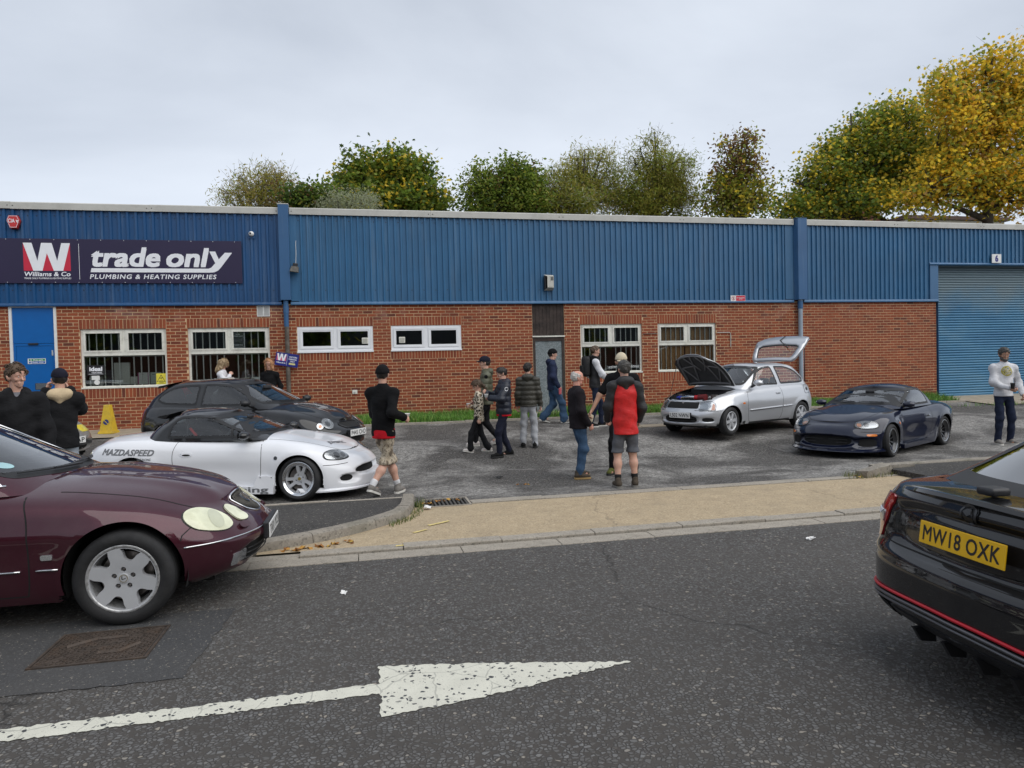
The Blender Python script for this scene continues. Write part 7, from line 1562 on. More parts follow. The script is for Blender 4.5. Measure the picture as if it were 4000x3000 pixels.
# ------------------------------------------------------------------ silver supermini with bonnet and tailgate open
def silver_supermini(loc, heading, z):
 pm = paint('silver_car_paint', (.58, .59, .61), .55, .33, .15, dust=.02); cl = plain('grey_plastic', (.08, .08, .085), .6)
 def disp(V):
  x, y, zz = V[:, 0], V[:, 1], V[:, 2]; V = V.copy(); fr = smask((x-1.45)/.2)
  V[:, 0] -= .05*fr*ov(y, zz, 0, .335, .40, .075); V[:, 0] -= .04*fr*ov(np.abs(y), zz, .585, .33, .085, .045)
  fl = np.exp(-((np.hypot(x-1.18, zz-.28)-.32)/.05)**2)+np.exp(-((np.hypot(x+1.18, zz-.28)-.32)/.05)**2); V[:, 1] += np.sign(y)*.010*fl*(np.abs(y) > .45)
  return V
 B = dict(plan_f=[(0, 0), (.02, .36), (.065, .6), (.14, .77), (.27, .9), (.45, .97), (.65, 1.)], plan_r=[(0, 0), (.02, .45), (.05, .7), (.12, .86), (.26, .95), (.5, 1.)],
    xf=[(0, 1.78), (.12, 1.85), (.40, 1.87), (.62, 1.84), (.66, 1.80), (.85, 1.74), (1, 1.64)], xr=[(0, -1.74), (.15, -1.83), (.45, -1.85), (.6, -1.82), (1, -1.74)],
    hw=[(-1.9, .765), (-1.1, .79), (0, .79), (1.1, .785), (1.9, .75)], w=[(0, .93), (.1, .965), (.35, .99), (.6, 1.), (.85, .965), (.95, .93), (1, .885)],
    zb=[(-1.9, .29), (-1.1, .21), (.9, .20), (1.9, .21)], zs=[(-1.8, .93), (-1.2, .94), (0, .905), (.6, .875), (1.1, .815), (1.5, .735), (1.7, .675)],
    zc=[(-1.8, .96), (0, .96), (.75, .955), (1.1, .90), (1.5, .81), (1.7, .72)], p=2.8, disp=disp)
 G = dict(plan_f=[(0, 0), (.03, .40), (.09, .70), (.18, .89), (.28, .975), (.35, 1.)], plan_r=[(0, 0), (.03, .52), (.08, .78), (.17, .93), (.3, 1.)],
    xf=[(0, .88), (.5, .52), (.85, .25), (.95, .17), (1, .08)], xr=[(0, -1.76), (.4, -1.66), (.8, -1.45), (.95, -1.35), (1, -1.27)], hw=[(-1.8, .67), (-1.1, .70), (0, .705), (.9, .69)], w=[(0, 1.), (.5, .915), (.85, .83), (.95, .79), (1, .72)],
    zb=[(-1.8, .90), (.9, .88)], zs=[(-1.7, 1.28), (-1.2, 1.35), (-.5, 1.375), (.1, 1.35), (.3, 1.33)], zc=[(-1.7, 1.33), (-1.2, 1.405), (-.5, 1.43), (.1, 1.40), (.3, 1.38)], p=2.4, split=(.1, -1.2))
 sf = rounded([(.42, .965), (.12, 1.25), (-.10, 1.325), (-.34, 1.335), (-.44, .955)], [.03, .07, .1, .05, .03])
 sr = rounded([(-.55, .965), (-.46, 1.335), (-.85, 1.325), (-1.15, 1.24), (-1.36, 1.06), (-1.36, .99), (-1.22, .97)], [.04, .05, .12, .14, .08, .05, .05])
 wind = rounded([(-.59, .975), (0, .96), (.59, .975), (.53, 1.325), (0, 1.36), (-.53, 1.325)], [.05, .3, .05, .05, .3, .05])
 bay = lambda p: (.80 < p.x < 1.70 and abs(p.y) < .60-.12*max(0, p.x-1.2)*1.5 and p.z > .70-.0*p.x and p.z > float(np.interp(p.x, [.8, 1.2, 1.5, 1.7], [.86, .80, .72, .655])))
 c = base_car('supermini_car', 'silver three door supermini with bonnet and tailgate open', loc, heading, z, B, G, pm, pm, (1.18, -1.18), .315, [sf, sr], wind, None, (-1.60, .62, .60, .78), [(-.10, -.33), (-.10, .33), (-.95, 0)], M['interior'], .93, .66, arch_z=.285, int_hw=.62, zfloor=.22, seat_s=.9, body_cut=bay, rear_open=True)
 put_wheels(c, 'micra', .285, .19, .165, dict(face=M['alloy'], lip=M['alloy']), 1.18, -1.18, .775, .775, steer=6)
 for sg, v_ in ((-1, 'R'), (1, 'L')):
  shut(c, v_, catmull([(.62, .88), (.66, .74), (.67, .5), (.64, .28), (.58, .235)], 24)); shut(c, v_, catmull([(-.45, .92), (-.50, .7), (-.47, .4), (-.40, .25), (-.36, .235)], 24)); shut(c, v_, [(-.36, .235), (.58, .235)])
  c.line('side_moulding', 'b', v_, [(-.46, .50), (.60, .475)], .016, pm, .008); c.line('side_moulding', 'b', v_, [(-.82, .51), (-.50, .50)], .016, pm, .008)
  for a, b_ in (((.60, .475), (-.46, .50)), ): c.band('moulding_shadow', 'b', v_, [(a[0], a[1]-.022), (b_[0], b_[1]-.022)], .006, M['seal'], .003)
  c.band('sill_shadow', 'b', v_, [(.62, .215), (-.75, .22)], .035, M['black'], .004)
  shut(c, v_, [(1.42, .505), (1.55, .50), (1.68, .50)])
  vw = (Vector((1.66, .56*sg, .60)), R(28)*sg, R(12)); o = rounded([(-.15*sg, -.105), (-.13*sg, .09), (.09*sg, .10), (.155*sg, .045), (.16*sg, -.09)], .045, 5)
  if sg > 0: o = o
  hl = c.patch('headlight', 'b', vw, o*1.07, M['seal'], .002, .03); c.patch('reflector', 'b', vw, o, M['lamp'], .010, .03, parent=hl, skirt=.015)
  c.patch('inner_lamp', 'b', vw, ellipse(-.03*sg, -.01, .06, .06), plain('lamp_bowl3', (.4, .41, .42), .1, .9), .014, .02, parent=hl)
  c.patch('indicator', 'b', vw, rounded([(.085*sg, -.085), (.105*sg, .055), (.145*sg, .03), (.15*sg, -.08)], .012), M['amber'], .014, .02, parent=hl)
  c.patch('lens', 'b', vw, o, M['lens'], .020, .03, parent=hl, skirt=.018)
  c.patch('side_repeater', 'b', v_, ellipse(.80, .62, .036, .018), M['amber'], .008, .02)
  c.patch('fog_recess', 'b', 'F', ellipse(.585*sg, .33, .078, .040, pw=.7), M['dark'], .002, .02)
  c.line('bumper_rub', 'b', (Vector((1.74, .52*sg, .51)), R(35)*sg, 0), [(-.15, 0), (.15, 0)], .009, pm, .006)
  dh = c.patch('door_handle', 'b', v_, rounded([(-.42, .755), (-.28, .755), (-.28, .80), (-.42, .80)], .018), pm, .012, .02); c.patch('handle_recess', 'b', v_, rounded([(-.405, .762), (-.295, .762), (-.295, .778), (-.405, .778)], .006), M['dark'], .0135, .02, parent=dh)
  mirror_pod(c, .40, .83*sg, 1.01, pm, sg, .16, .20, .14)
  c.patch('tail_lamp', 'b', (Vector((-1.76, .66*sg, .80)), R(180)-R(58)*sg, R(5)), rounded([(-.06, -.15), (.08, -.15), (.05, .14), (-.04, .14)], .03), M['redlens'], .008, .03)
  c.patch('mud_flap', 'b', v_, [(.74, .12), (.75, .27), (.82, .26), (.80, .12)], M['black'], .012, .04)
 fl = c.patch('fuel_flap', 'b', 'L', rounded([(-1.50, .74), (-1.30, .74), (-1.30, .90), (-1.50, .90)], .04), pm, .005, .03); c.band('shut_line', 'b', 'L', rounded([(-1.505, .735), (-1.295, .735), (-1.295, .905), (-1.505, .905)], .04), .006, M['dark'], .003, True, parent=fl); c.patch('fuel_cap', 'b', 'L', ellipse(-1.40, .825, .035, .035), M['black'], .012, .02, parent=fl)
 c.patch('lower_intake', 'b', 'F', ellipse(0, .335, .40, .068, pw=.55), M['dark'], .002, .03)
 for zz in (.31, .36): c.line('intake_slat', 'b', 'F', [(y, zz) for y in np.linspace(-.36, .36, 10)], .007, M['black'], .022, n=4)
 c.patch('grille_gap', 'b', 'F', rounded([(-.40, .545), (.40, .545), (.38, .665), (-.38, .665)], .03), M['dark'], .004, .03)
 MB().rbox(1.60, 1.64, -.44, .44, .655, .685, .008).build('slam_panel', pm, c.root); MB().box(1.68, 1.70, -.02, .02, .55, .66).build('latch_stay', pm, c.root)
 c.plate('LS02 NWN', (1.885, .06, .415), .52, .111, 0, R(2), M['plate_w']); MB().rbox(1.82, 1.878, -.20, .32, .36, .47, .01).build('plate_plinth', M['black'], c.root)
 # engine bay
 MB().box(.78, 1.60, -.56, .56, .42, .44).box(.78, .80, -.56, .56, .42, .88).prism([(.80, .42), (1.56, .42), (1.56, .62), (1.2, .74), (.80, .82)], lambda u, q, d: (u, d, q), -.57, -.55).prism([(.80, .42), (1.56, .42), (1.56, .62), (1.2, .74), (.80, .82)], lambda u, q, d: (u, d, q), .55, .57).build('engine_bay', plain('engine_bay_black', (.02, .02, .021), .7), c.root)
 MB().rbox(1.0, 1.42, -.36, .28, .44, .72, .03).build('engine_block', plain('engine_grey', (.10, .10, .105), .5, .5, var=.3, vscale=15), c.root)
 MB().rbox(1.05, 1.30, -.30, .20, .72, .765, .02).build('rocker_cover', M['alloy'], c.root)
 MB().rbox(.86, 1.05, -.52, -.32, .55, .78, .02).build('battery', M['black'], c.root); MB().rbox(.90, 1.08, .30, .50, .55, .76, .04).build('washer_bottle', plain('translucent_white', (.5, .5, .46), .5), c.root)
 auto_smooth(MB().tube([(1.40, -.30, .72), (1.42, -.12, .745), (1.42, .08, .745)], .042, 12).build('intake_pipe', M['alloy_pol'], c.root), 50)
 auto_smooth(MB().tube([(1.395, -.40, .715), (1.40, -.30, .725)], .048, 12).build('intake_hose', plain('blue_silicone', (.02, .03, .35), .4), c.root), 50)
 auto_smooth(MB().tube([(1.42, .08, .745), (1.42, .17, .745)], .048, 12).build('intake_hose', plain('red_silicone', (.5, .015, .02), .4), c.root), 50)
 auto_smooth(MB().tube([(1.42, .17, .745), (1.40, .33, .745)], [.06, .075], 14).build('air_filter', plain('dark_red_filter', (.13, .01, .012), .6, bmp=.4), c.root), 50)
 auto_smooth(MB().tube([(1.25, .42, .62), (1.25, .42, .80)], .07, 14).build('strut_top', M['steel'], c.root), 50); auto_smooth(MB().tube([(1.25, -.46, .62), (1.25, -.46, .80)], .07, 14).build('strut_top', M['steel'], c.root), 50)
 rr = random.Random(5)
 for i in range(7):
  y0 = rr.uniform(-.5, .5); MB().tube([(rr.uniform(.9, 1.1), y0, .70), (rr.uniform(1.05, 1.3), y0+rr.uniform(-.15, .15), .80), (rr.uniform(1.3, 1.55), y0+rr.uniform(-.25, .25), .70)], .010, 5).build('engine_hose', M['black'], c.root, True)
 # bonnet, hinged at the scuttle and propped
 Mh = Matrix.Translation((.80, 0, .945)) @ Matrix.Rotation(R(-57), 4, 'Y')
 nx, ny = 18, 15; top = []; bot = []
 for i in range(nx):
  u = i/(nx-1); x = .02+u*.90; hwid = .60-.17*max(0, u-.45)**1.6*1.6-(.10*max(0, u-.85)/.15 if u > .85 else 0); zt = -.06*u-.16*u**2.2
  for j in range(ny):
   q = -1+2*j/(ny-1); x2 = x-(.10*abs(q)**2.5*u); z2 = zt+.05*(1-abs(q)**2.4)-.0; top.append((x2, q*hwid, z2)); bot.append((x2*.992+.004, q*hwid*.985, z2-.022))
 ff = [(i*ny+j, (i+1)*ny+j, (i+1)*ny+j+1, i*ny+j+1) for i in range(nx-1) for j in range(ny-1)]
 bo = obj('bonnet', mesh('bonnet', [tuple(Mh @ Vector(p)) for p in top], ff, pm, True), c.root)
 sol = bo.modifiers.new('thick', 'SOLIDIFY'); sol.thickness = .008; sol.offset = -1
 liner = plain('bonnet_underside', (.055, .055, .057), .6, var=.25, vscale=5)
 obj('bonnet_liner', mesh('bonnet_liner', [tuple(Mh @ Vector(p)) for p in bot], [q[::-1] for q in ff], liner, True), bo)
 def onb(u, q, dz=-.034):
  i = u*(nx-1); j = (q+1)/2*(ny-1); i0, j0 = min(int(i), nx-2), min(int(j), ny-2); a = np.array([top[(i0+di)*ny+j0+dj] for di in (0, 1) for dj in (0, 1)]); fi, fj = i-i0, j-j0
  p = a[0]*(1-fi)*(1-fj)+a[1]*(1-fi)*fj+a[2]*fi*(1-fj)+a[3]*fi*fj; return tuple(Mh @ Vector((p[0], p[1], p[2]+dz)))
 def rib(pts, r=.016): MB().tube([onb(*p) for p in pts], r, 6).build('bonnet_rib', plain('rib_silver', (.26, .26, .27), .45, .5), bo, True)
 L_ = lambda a, b_, n=7: [(a[0]+(b_[0]-a[0])*t, a[1]+(b_[1]-a[1])*t) for t in np.linspace(0, 1, n)]
 for sgn in (-1, 1):
  rib(L_((.10, .88*sgn), (.95, .80*sgn)), .020); rib(L_((.12, .45*sgn), (.93, .15*sgn))); rib(L_((.12, .45*sgn), (.60, .80*sgn))); rib(L_((.93, .50*sgn), (.45, .08*sgn)))
 rib(L_((.08, -.88), (.08, .88), 12), .022); rib(L_((.96, -.80), (.96, .80), 12), .020); rib(L_((.60, -.82), (.60, -.30))); rib(L_((.60, .30), (.60, .82)))
 MB().tube([(1.56, -.50, .66), onb(.82, -.86, -.03)], .006, 6).build('bonnet_stay', M['black'], c.root)
 # tailgate, hinged at the rear of the roof
 Mt = Matrix.Translation((-1.27, 0, 1.415)) @ Matrix.Rotation(R(43), 4, 'Y') @ Matrix.Diagonal((.9, 1, 1, 1))       # local -x runs to the lower edge, local z = outer side
 og = rounded([(-.02, -.52), (-.02, .52), (-.34, .61), (-.62, .64), (-.86, .58), (-.90, .30), (-.90, -.30), (-.86, -.58), (-.62, -.64), (-.34, -.61)], .08, 4)
 wg = rounded([(-.10, -.44), (-.10, .44), (-.44, .52), (-.50, .45), (-.52, 0), (-.50, -.45), (-.44, -.52)], .05, 4)
 def zt_(x, y): return .035*(1-(y/.64)**2)+.10*math.sin(min(1, -x/.9)*math.pi*.5)*.9-.10*smooth01((-x-.62)/.3)
 for nm, dz, mt, flip in (('tailgate', 0, pm, 1), ('tailgate_lining', -.035, pm, -1)):
  vs_ = [Vector(p) for p in densify(og, .05)]; n1 = len(vs_); hs_ = [Vector(p) for p in densify(wg if nm == 'tailgate' else inset(wg, .004), .05)]; n2 = len(hs_)
  gg = np.array([(x, y) for x in np.arange(-.88, -.03, .06) for y in np.arange(-.6, .61, .06)]); gx = [Vector(p) for p in gg[inside(inset(og, .03), gg) & ~inside(inset(wg, -.03), gg)]]
  r_ = delaunay_2d_cdt(vs_+hs_+gx, [(i, (i+1) % n1) for i in range(n1)]+[(n1+i, n1+(i+1) % n2) for i in range(n2)], [], 0, 1e-6)
  F = []
  for q in r_[2]:
   cc = np.mean([tuple(r_[0][i]) for i in q], 0)[None]
   if inside(og, cc)[0] and not inside(wg, cc)[0]: F.append(tuple(q))
  v3 = [tuple(Mt @ Vector((p.x, p.y, zt_(p.x, p.y)+dz))) for p in r_[0]]
  ob = obj(nm, mesh(nm, v3, F, mt, True), c.root if nm == 'tailgate' else tg)
  if nm == 'tailgate': tg = ob; sm = ob.modifiers.new('t', 'SOLIDIFY'); sm.thickness = .03; sm.offset = 0
 gp = [tuple(Mt @ Vector((p[0], p[1], zt_(p[0], p[1])-.012))) for p in densify(inset(wg, -.01), .05)]; n_ = len(gp); ctr = tuple(np.mean(gp, 0)); obj('rear_glass', mesh('rear_glass', gp+[ctr], [(i, (i+1) % n_, n_) for i in range(n_)], M['glass'], True), tg)
 se = densify(wg, .05); MB().tube([Mt @ Vector((p[0], p[1], zt_(p[0], p[1])-.02)) for p in se], .018, 6, closed=True).build('window_seal', M['seal'], tg, True)
 MB().tube([Mt @ Vector((-.86, .0, zt_(-.86, 0)+.04)), Mt @ Vector((-.60, .02, zt_(-.6, 0)+.05)), Mt @ Vector((-.36, .30, zt_(-.36, .3)+.045))], .011, 6).build('rear_wiper', M['black'], tg, True)
 for sg in (-1, 1): MB().tube([(-1.58, .60*sg, .98), Mt @ Vector((-.48, .60*sg, .0))], [.012, .008], 8).build('gas_strut', M['black'], c.root, True)
 MB().rbox(-1.30, -1.22, -.25, .25, 1.425, 1.435, .004).build('tailgate_hinge', pm, c.root)
 c.patch('sunroof', 'g', 'T', rounded([(-.75, -.36), (-.15, -.36), (-.15, .36), (-.75, .36)], .06), plain('red_tinted_roof', (.05, .018, .015), .1, coat=1), .003, .06)
 wiper(c, 'g', (-.04, .985), (-.5, 1.0)); wiper(c, 'g', (.44, .985), (.0, .99))
 MB().box(-1.66, -1.1, -.58, .58, .60, .62).build('boot_floor', M['interior'], c.root)
 return c
CAR_S = silver_supermini((7.796, 13.505), 202.8, .195)
# ------------------------------------------------------------------ black liftback close on the right
def black_liftback(loc, heading, z):
 pm = paint('gloss_black_paint', (.010, .010, .011), 0, .25, dust=.02)
 def disp(V):
  x, y, zz = V[:, 0], V[:, 1], V[:, 2]; V = V.copy(); rr_ = smask((-1.9-x)/.2)
  V[:, 0] += .045*rr_*ov(y, zz, 0, .755, .46, .11, .35, 4.)                       # plate recess
  V[:, 0] -= .028*rr_*np.exp(-((zz-.595)/.035)**2)                                   # bumper shelf
  V[:, 0] += .012*rr_*np.exp(-((zz-.86)/.02)**2)*(np.abs(y) < .62)
  fl = np.exp(-((np.hypot(x-1.34, zz-.325)-.37)/.05)**2)+np.exp(-((np.hypot(x+1.34, zz-.325)-.37)/.05)**2); V[:, 1] += np.sign(y)*.010*fl*(np.abs(y) > .5)
  V[:, 1] += np.sign(y)*.008*np.exp(-((zz-.80)/.03)**2)*(np.abs(y) > .6)
  return V
 B = dict(plan_f=[(0, 0), (.03, .36), (.1, .6), (.2, .78), (.4, .92), (.8, 1.)], plan_r=[(0, 0), (.015, .35), (.04, .58), (.09, .76), (.18, .89), (.34, .965), (.6, 1.)],
    xf=[(0, 2.2), (.4, 2.3), (.8, 2.2), (1, 2.0)], xr=[(0, -2.22), (.10, -2.30), (.25, -2.315), (.42, -2.31), (.50, -2.275), (.75, -2.265), (.92, -2.24), (1, -2.20)],
    hw=[(-2.4, .875), (-1.5, .905), (0, .907), (1.5, .90), (2.3, .86)], w=[(0, .93), (.08, .96), (.3, .992), (.55, 1.), (.75, .985), (.92, .94), (1, .90)],
    zb=[(-2.4, .27), (-1.6, .2), (1.5, .2), (2.3, .22)], zs=[(-2.3, .925), (-2.0, .945), (-1., .96), (0, .96), (1., .90), (1.6, .82), (2.1, .72)], zc=[(-2.3, .955), (-2.0, .985), (-1, 1.0), (0, 1.02), (1, 1.0), (1.6, .93), (2.1, .78)], p=3.2, disp=disp)
 G = dict(plan_f=[(0, 0), (.03, .36), (.11, .66), (.22, .87), (.34, .97), (.44, 1.)], plan_r=[(0, 0), (.03, .42), (.09, .70), (.19, .90), (.34, 1.)],
    xf=[(0, 1.10), (.5, .62), (.9, .22), (1, .1)], xr=[(0, -2.17), (.3, -1.86), (.6, -1.53), (.85, -1.22), (.95, -1.08), (1, -.95)], hw=[(-2.2, .68), (-1.2, .74), (0, .775), (1.1, .76)], w=[(0, 1.), (.5, .90), (.85, .81), (.95, .77), (1, .70)],
    zb=[(-2.2, .925), (1.1, .94)], zs=[(-1.8, 1.25), (-1.2, 1.35), (-.3, 1.40), (.2, 1.37)], zc=[(-1.8, 1.3), (-1.2, 1.415), (-.3, 1.46), (.2, 1.43)], p=2.4, split=(.05, -.95))
 sf = rounded([(.62, 1.0), (.12, 1.32), (-.35, 1.38), (-.37, .985)], [.03, .08, .03, .03]); sr = rounded([(-.45, .985), (-.43, 1.38), (-.9, 1.35), (-1.3, 1.18), (-1.45, 1.0)], [.03, .03, .08, .06, .03])
 wind = rounded([(-.66, 1.02), (0, 1.0), (.66, 1.02), (.55, 1.35), (0, 1.39), (-.55, 1.35)], [.05, .3, .05, .05, .3, .05]); rear = rounded([(-.575, .985), (.575, .985), (.50, 1.37), (0, 1.40), (-.50, 1.37)], [.05, .05, .05, .3, .05])
 c = base_car('liftback_car', 'gloss black liftback with red lined rear bumper and yellow plate', loc, heading, z, B, G, pm, pm, (1.34, -1.34), .37, [sf, sr], wind, rear, (-1.9, .75, .64, .88), [(.05, -.38), (.05, .38), (-.85, 0)], M['interior'], .98, .78, rear_glass='glass_dk', arch_z=.33, int_hw=.70, zfloor=.22)
 put_wheels(c, 'plain5', .325, .235, .215, dict(face=M['gunmetal'], lip=M['gunmetal']), 1.34, -1.34, .89, .89)
 for sg, v_ in ((-1, 'R'), (1, 'L')):
  # tail lamps: C-shaped lens wrapping the corner
  az = R(180)-R(38)*sg; vb = (Vector((-2.19, .70*sg, .775)), az, R(3)); s_ = sg
  o = rounded([(-.10*-s_, .125), (.10*-s_, .115), (.15*-s_, .0), (.10*-s_, -.13), (-.03*-s_, -.125), (-.085*-s_, -.02)], .02, 4)
  tl = c.patch('tail_lamp', 'b', vb, o, M['redlens'], .010, .03, skirt=.02)
  c.patch('clear_panel', 'b', vb, rounded([(-.07*-s_, .03), (.10*-s_, .035), (.11*-s_, -.03), (-.06*-s_, -.035)], .015), M['lamp'], .014, .025, parent=tl)
  c.patch('bulb', 'b', vb, rounded([(-.05*s_*-1, .028), (.06*s_*-1, .028), (.075*s_*-1, -.0), (-.0*s_*-1, -.0)], .006), M['ink_w'], .017, .02, parent=tl)
  # lid shut lines
  shut(c, 'B', catmull([(.60*sg, .935), (.625*sg, .85), (.635*sg, .74), (.59*sg, .665), (.45*sg, .645), (.2*sg, .64), (0, .64)], 40), w_=.006)
  shut(c, v_, catmull([(-.40, .97), (-.42, .6), (-.40, .28)], 12))
  ex = c.patch('exhaust_trim', 'b', 'B', rounded([(.48*sg, .255), (.74*sg, .275), (.735*sg, .35), (.50*sg, .325)], .025), plain('gloss_black_trim', (.012, .012, .012), .2, coat=.5), .012, .03, skirt=.03); c.patch('exhaust_outlet', 'b', 'B', rounded([(.515*sg, .268), (.71*sg, .286), (.705*sg, .335), (.535*sg, .312)], .018), M['dark'], .0135, .03, parent=ex)
  for y0 in (.10, .30): MB().prism([(-2.16, .19), (-2.24, .20), (-2.28, .27), (-2.16, .27)], lambda u, q, d: (u, sg*y0+d, q), -.012, .012).build('diffuser_fin', M['black'], c.root)
  c.patch('diffuser', 'b', 'B', rounded([(.0, .265), (.46*sg, .265), (.48*sg, .325), (0, .32)], .004), M['black'], .006, .04)
  mirror_pod(c, .55, .95*sg, 1.03, pm, sg, .16, .22, .14)
 red = plain('red_trim_line', (.50, .008, .02), .35); sil = plain('dark_silver_trim', (.14, .14, .15), .35, .6)
 ys = np.linspace(-.80, .80, 36); c.line('red_trim', 'b', 'B', [(y, .422-.065*y*y) for y in ys], .009, red, .006); c.line('splitter_trim', 'b', 'B', [(y, .398-.065*y*y) for y in ys], .009, sil, .012); c.line('splitter_trim', 'b', 'B', [(y, .376-.065*y*y) for y in ys], .007, sil, .016)
 # boot lip spoiler
 sp = []
 for y_ in np.linspace(-.60, .60, 25):
  k = abs(y_/.60); x_ = -2.185+.10*k**3; zz_ = .955-.022*k**2; sp += [(x_+.14, y_, zz_+.004), (x_-.015, y_, zz_+.020*(1-k**3)+.002), (x_-.028, y_, zz_+.008*(1-k**3)-.004), (x_+.01, y_, zz_-.035)]
 so_ = obj('boot_spoiler', mesh('boot_spoiler', sp, [(i*4+k, (i+1)*4+k, (i+1)*4+(k+1) % 4, i*4+(k+1) % 4) for i in range(24) for k in range(4)]+[(0, 1, 2, 3), (99, 98, 97, 96)], pm), c.root); fix_normals(so_); auto_smooth(so_, 40)
 # emblem: black roundel with a winged arrow
 p, n = c.P('b', 'B', 0, .905)
 eb = plain('black_emblem', (.05, .05, .052), .35, .5); em = c.band('emblem', 'b', 'B', ellipse(0, .905, .044, .044), .012, eb, .010, True); c.patch('emblem_disc', 'b', 'B', ellipse(0, .905, .041, .041), plain('matt_emblem', (.012, .012, .013), .6), .005, .02, parent=em)
 for q in ([(.03, .912), (-.005, .935), (-.02, .91), (.0, .90)], [(.025, .90), (-.03, .895), (-.03, .885), (.02, .885)], [(-.005, .935), (-.012, .935), (-.03, .905), (-.022, .905)]): c.patch('emblem_mark', 'b', 'B', np.array(q), eb, .012, .02, parent=em)
 c.plate('MW18 OXK', (-2.268, 0, .775), .52, .111, math.pi, R(-7), M['plate_y'])
 c.text('badge', 'b', 'B', 'vRS', -.52, .68, .16, .05, red, .006, mirror=True, bold=.03, shear=.2)
 # rear wiper
 pts = [Vector(c.P('g', 'B', y_, 1.03+.0*y_)[0])+Vector((-.02, 0, .02)) for y_ in np.linspace(0.02, -.42, 8)]; w_ = MB().tube(pts, .010, 6).build('rear_wiper', M['black'], c.root, True)
 MB().rbox(-2.13, -2.03, -.04, .06, .99, 1.03, .015).build('wiper_boss', M['black'], w_, True)
 return c
CAR_O = black_liftback((4.95, 2.51), -5., 0)
# ================================================================== PEOPLE
def snets(Fd, o, h):
 """naive surface nets on a signed field"""
 I = Fd < 0; s = 0; nx, ny, nz = Fd.shape
 c = np.zeros((nx-1, ny-1, nz-1), np.int8)
 for a in (0, 1):
  for b in (0, 1):
   for d in (0, 1): c += I[a:nx-1+a, b:ny-1+b, d:nz-1+d]
 act = np.argwhere((c > 0) & (c < 8))
 if len(act) == 0: return np.zeros((0, 3)), []
 idx = -np.ones(c.shape, np.int64); idx[tuple(act.T)] = np.arange(len(act))
 acc = np.zeros((len(act), 3)); cnt = np.zeros(len(act)); cor = [(a, b, d) for a in (0, 1) for b in (0, 1) for d in (0, 1)]
 val = {k: Fd[act[:, 0]+k[0], act[:, 1]+k[1], act[:, 2]+k[2]] for k in cor}
 for k in cor:
  for ax in range(3):
   if k[ax] == 0:
    k2 = list(k); k2[ax] = 1; v0, v1 = val[k], val[tuple(k2)]; m = (v0 < 0) != (v1 < 0); t = np.where(m, v0/np.where(m, v0-v1, 1), 0)
    p = np.tile(np.array(k, float), (len(act), 1)); p[:, ax] = t; acc[m] += p[m]; cnt[m] += 1
 V = (act+acc/cnt[:, None])*h+o; Q = []
 for ax in range(3):
  sl0 = [slice(None)]*3; sl1 = [slice(None)]*3; sl0[ax] = slice(0, -1); sl1[ax] = slice(1, None)
  e = np.argwhere(I[tuple(sl0)] != I[tuple(sl1)]); u, w_ = (ax+1) % 3, (ax+2) % 3
  e = e[(e[:, u] > 0) & (e[:, w_] > 0) & (e[:, u] < Fd.shape[u]-1) & (e[:, w_] < Fd.shape[w_]-1)]
  def at(du, dw): q = e.copy(); q[:, u] += du; q[:, w_] += dw; return idx[tuple(q.T)]
  q4 = np.stack([at(-1, -1), at(0, -1), at(0, 0), at(-1, 0)], 1); fl = ~I[tuple(e.T)]; q4[fl] = q4[fl][:, ::-1]; Q.append(q4[(q4 >= 0).all(1)])
 return V, [tuple(q) for q in np.concatenate(Q).tolist()]
def field(prims, h, k=.03, disp=None, clip=None, pad=.03):
 """prims: (a, b, ra, rb, flat-axis or None, flat factor, sign)"""
 A = np.array([p[0] for p in prims]+[p[1] for p in prims]); rr_ = np.array([max(p[2], p[3]) for p in prims]*2); lo = (A-rr_[:, None]).min(0)-pad; hi = (A+rr_[:, None]).max(0)+pad
 n = np.ceil((hi-lo)/h).astype(int)+1; Fd = np.full(n, .3, np.float32); ax = [lo[i]+np.arange(n[i])*h for i in range(3)]
 for p in prims:
  a, b, ra, rb, fx, ff, sg = p; a = np.asarray(a, float); b = np.asarray(b, float); m = max(ra, rb)+k+.05; l0 = np.minimum(a, b)-m; h0 = np.maximum(a, b)+m
  i0 = np.clip(((l0-lo)/h).astype(int), 0, n-1); i1 = np.clip(((h0-lo)/h).astype(int)+2, 1, n); X, Y, Z = np.meshgrid(*[ax[i][i0[i]:i1[i]] for i in range(3)], indexing='ij')
  d = [X-a[0], Y-a[1], Z-a[2]]; bb = b-a; sc_ = 1.
  if fx is not None:
   fx = np.asarray(fx, float); t = (d[0]*fx[0]+d[1]*fx[1]+d[2]*fx[2])*(1/ff-1); d = [d[i]+t*fx[i] for i in range(3)]; bb = bb+fx*(bb @ fx)*(1/ff-1); sc_ = min(1, ff*1.15)
  L2 = bb @ bb; t = np.clip((d[0]*bb[0]+d[1]*bb[1]+d[2]*bb[2])/L2, 0, 1) if L2 > 1e-9 else 0*X
  q = (np.sqrt((d[0]-t*bb[0])**2+(d[1]-t*bb[1])**2+(d[2]-t*bb[2])**2)-(ra+(rb-ra)*t))*sc_
  sub = Fd[i0[0]:i1[0], i0[1]:i1[1], i0[2]:i1[2]]
  if sg > 0: hh = np.clip(.5+.5*(sub-q)/k, 0, 1); sub[...] = sub*(1-hh)+q*hh-k*hh*(1-hh)
  else: hh = np.clip(.5-.5*(sub+q)/(k*.5), 0, 1); sub[...] = sub*(1-hh)-q*hh+k*.5*hh*(1-hh)
 if disp or clip:
  X, Y, Z = np.meshgrid(*ax, indexing='ij')
  if disp: Fd += disp(X, Y, Z)
  if clip: Fd = np.maximum(Fd, clip(X, Y, Z))
 return snets(Fd, lo, h)
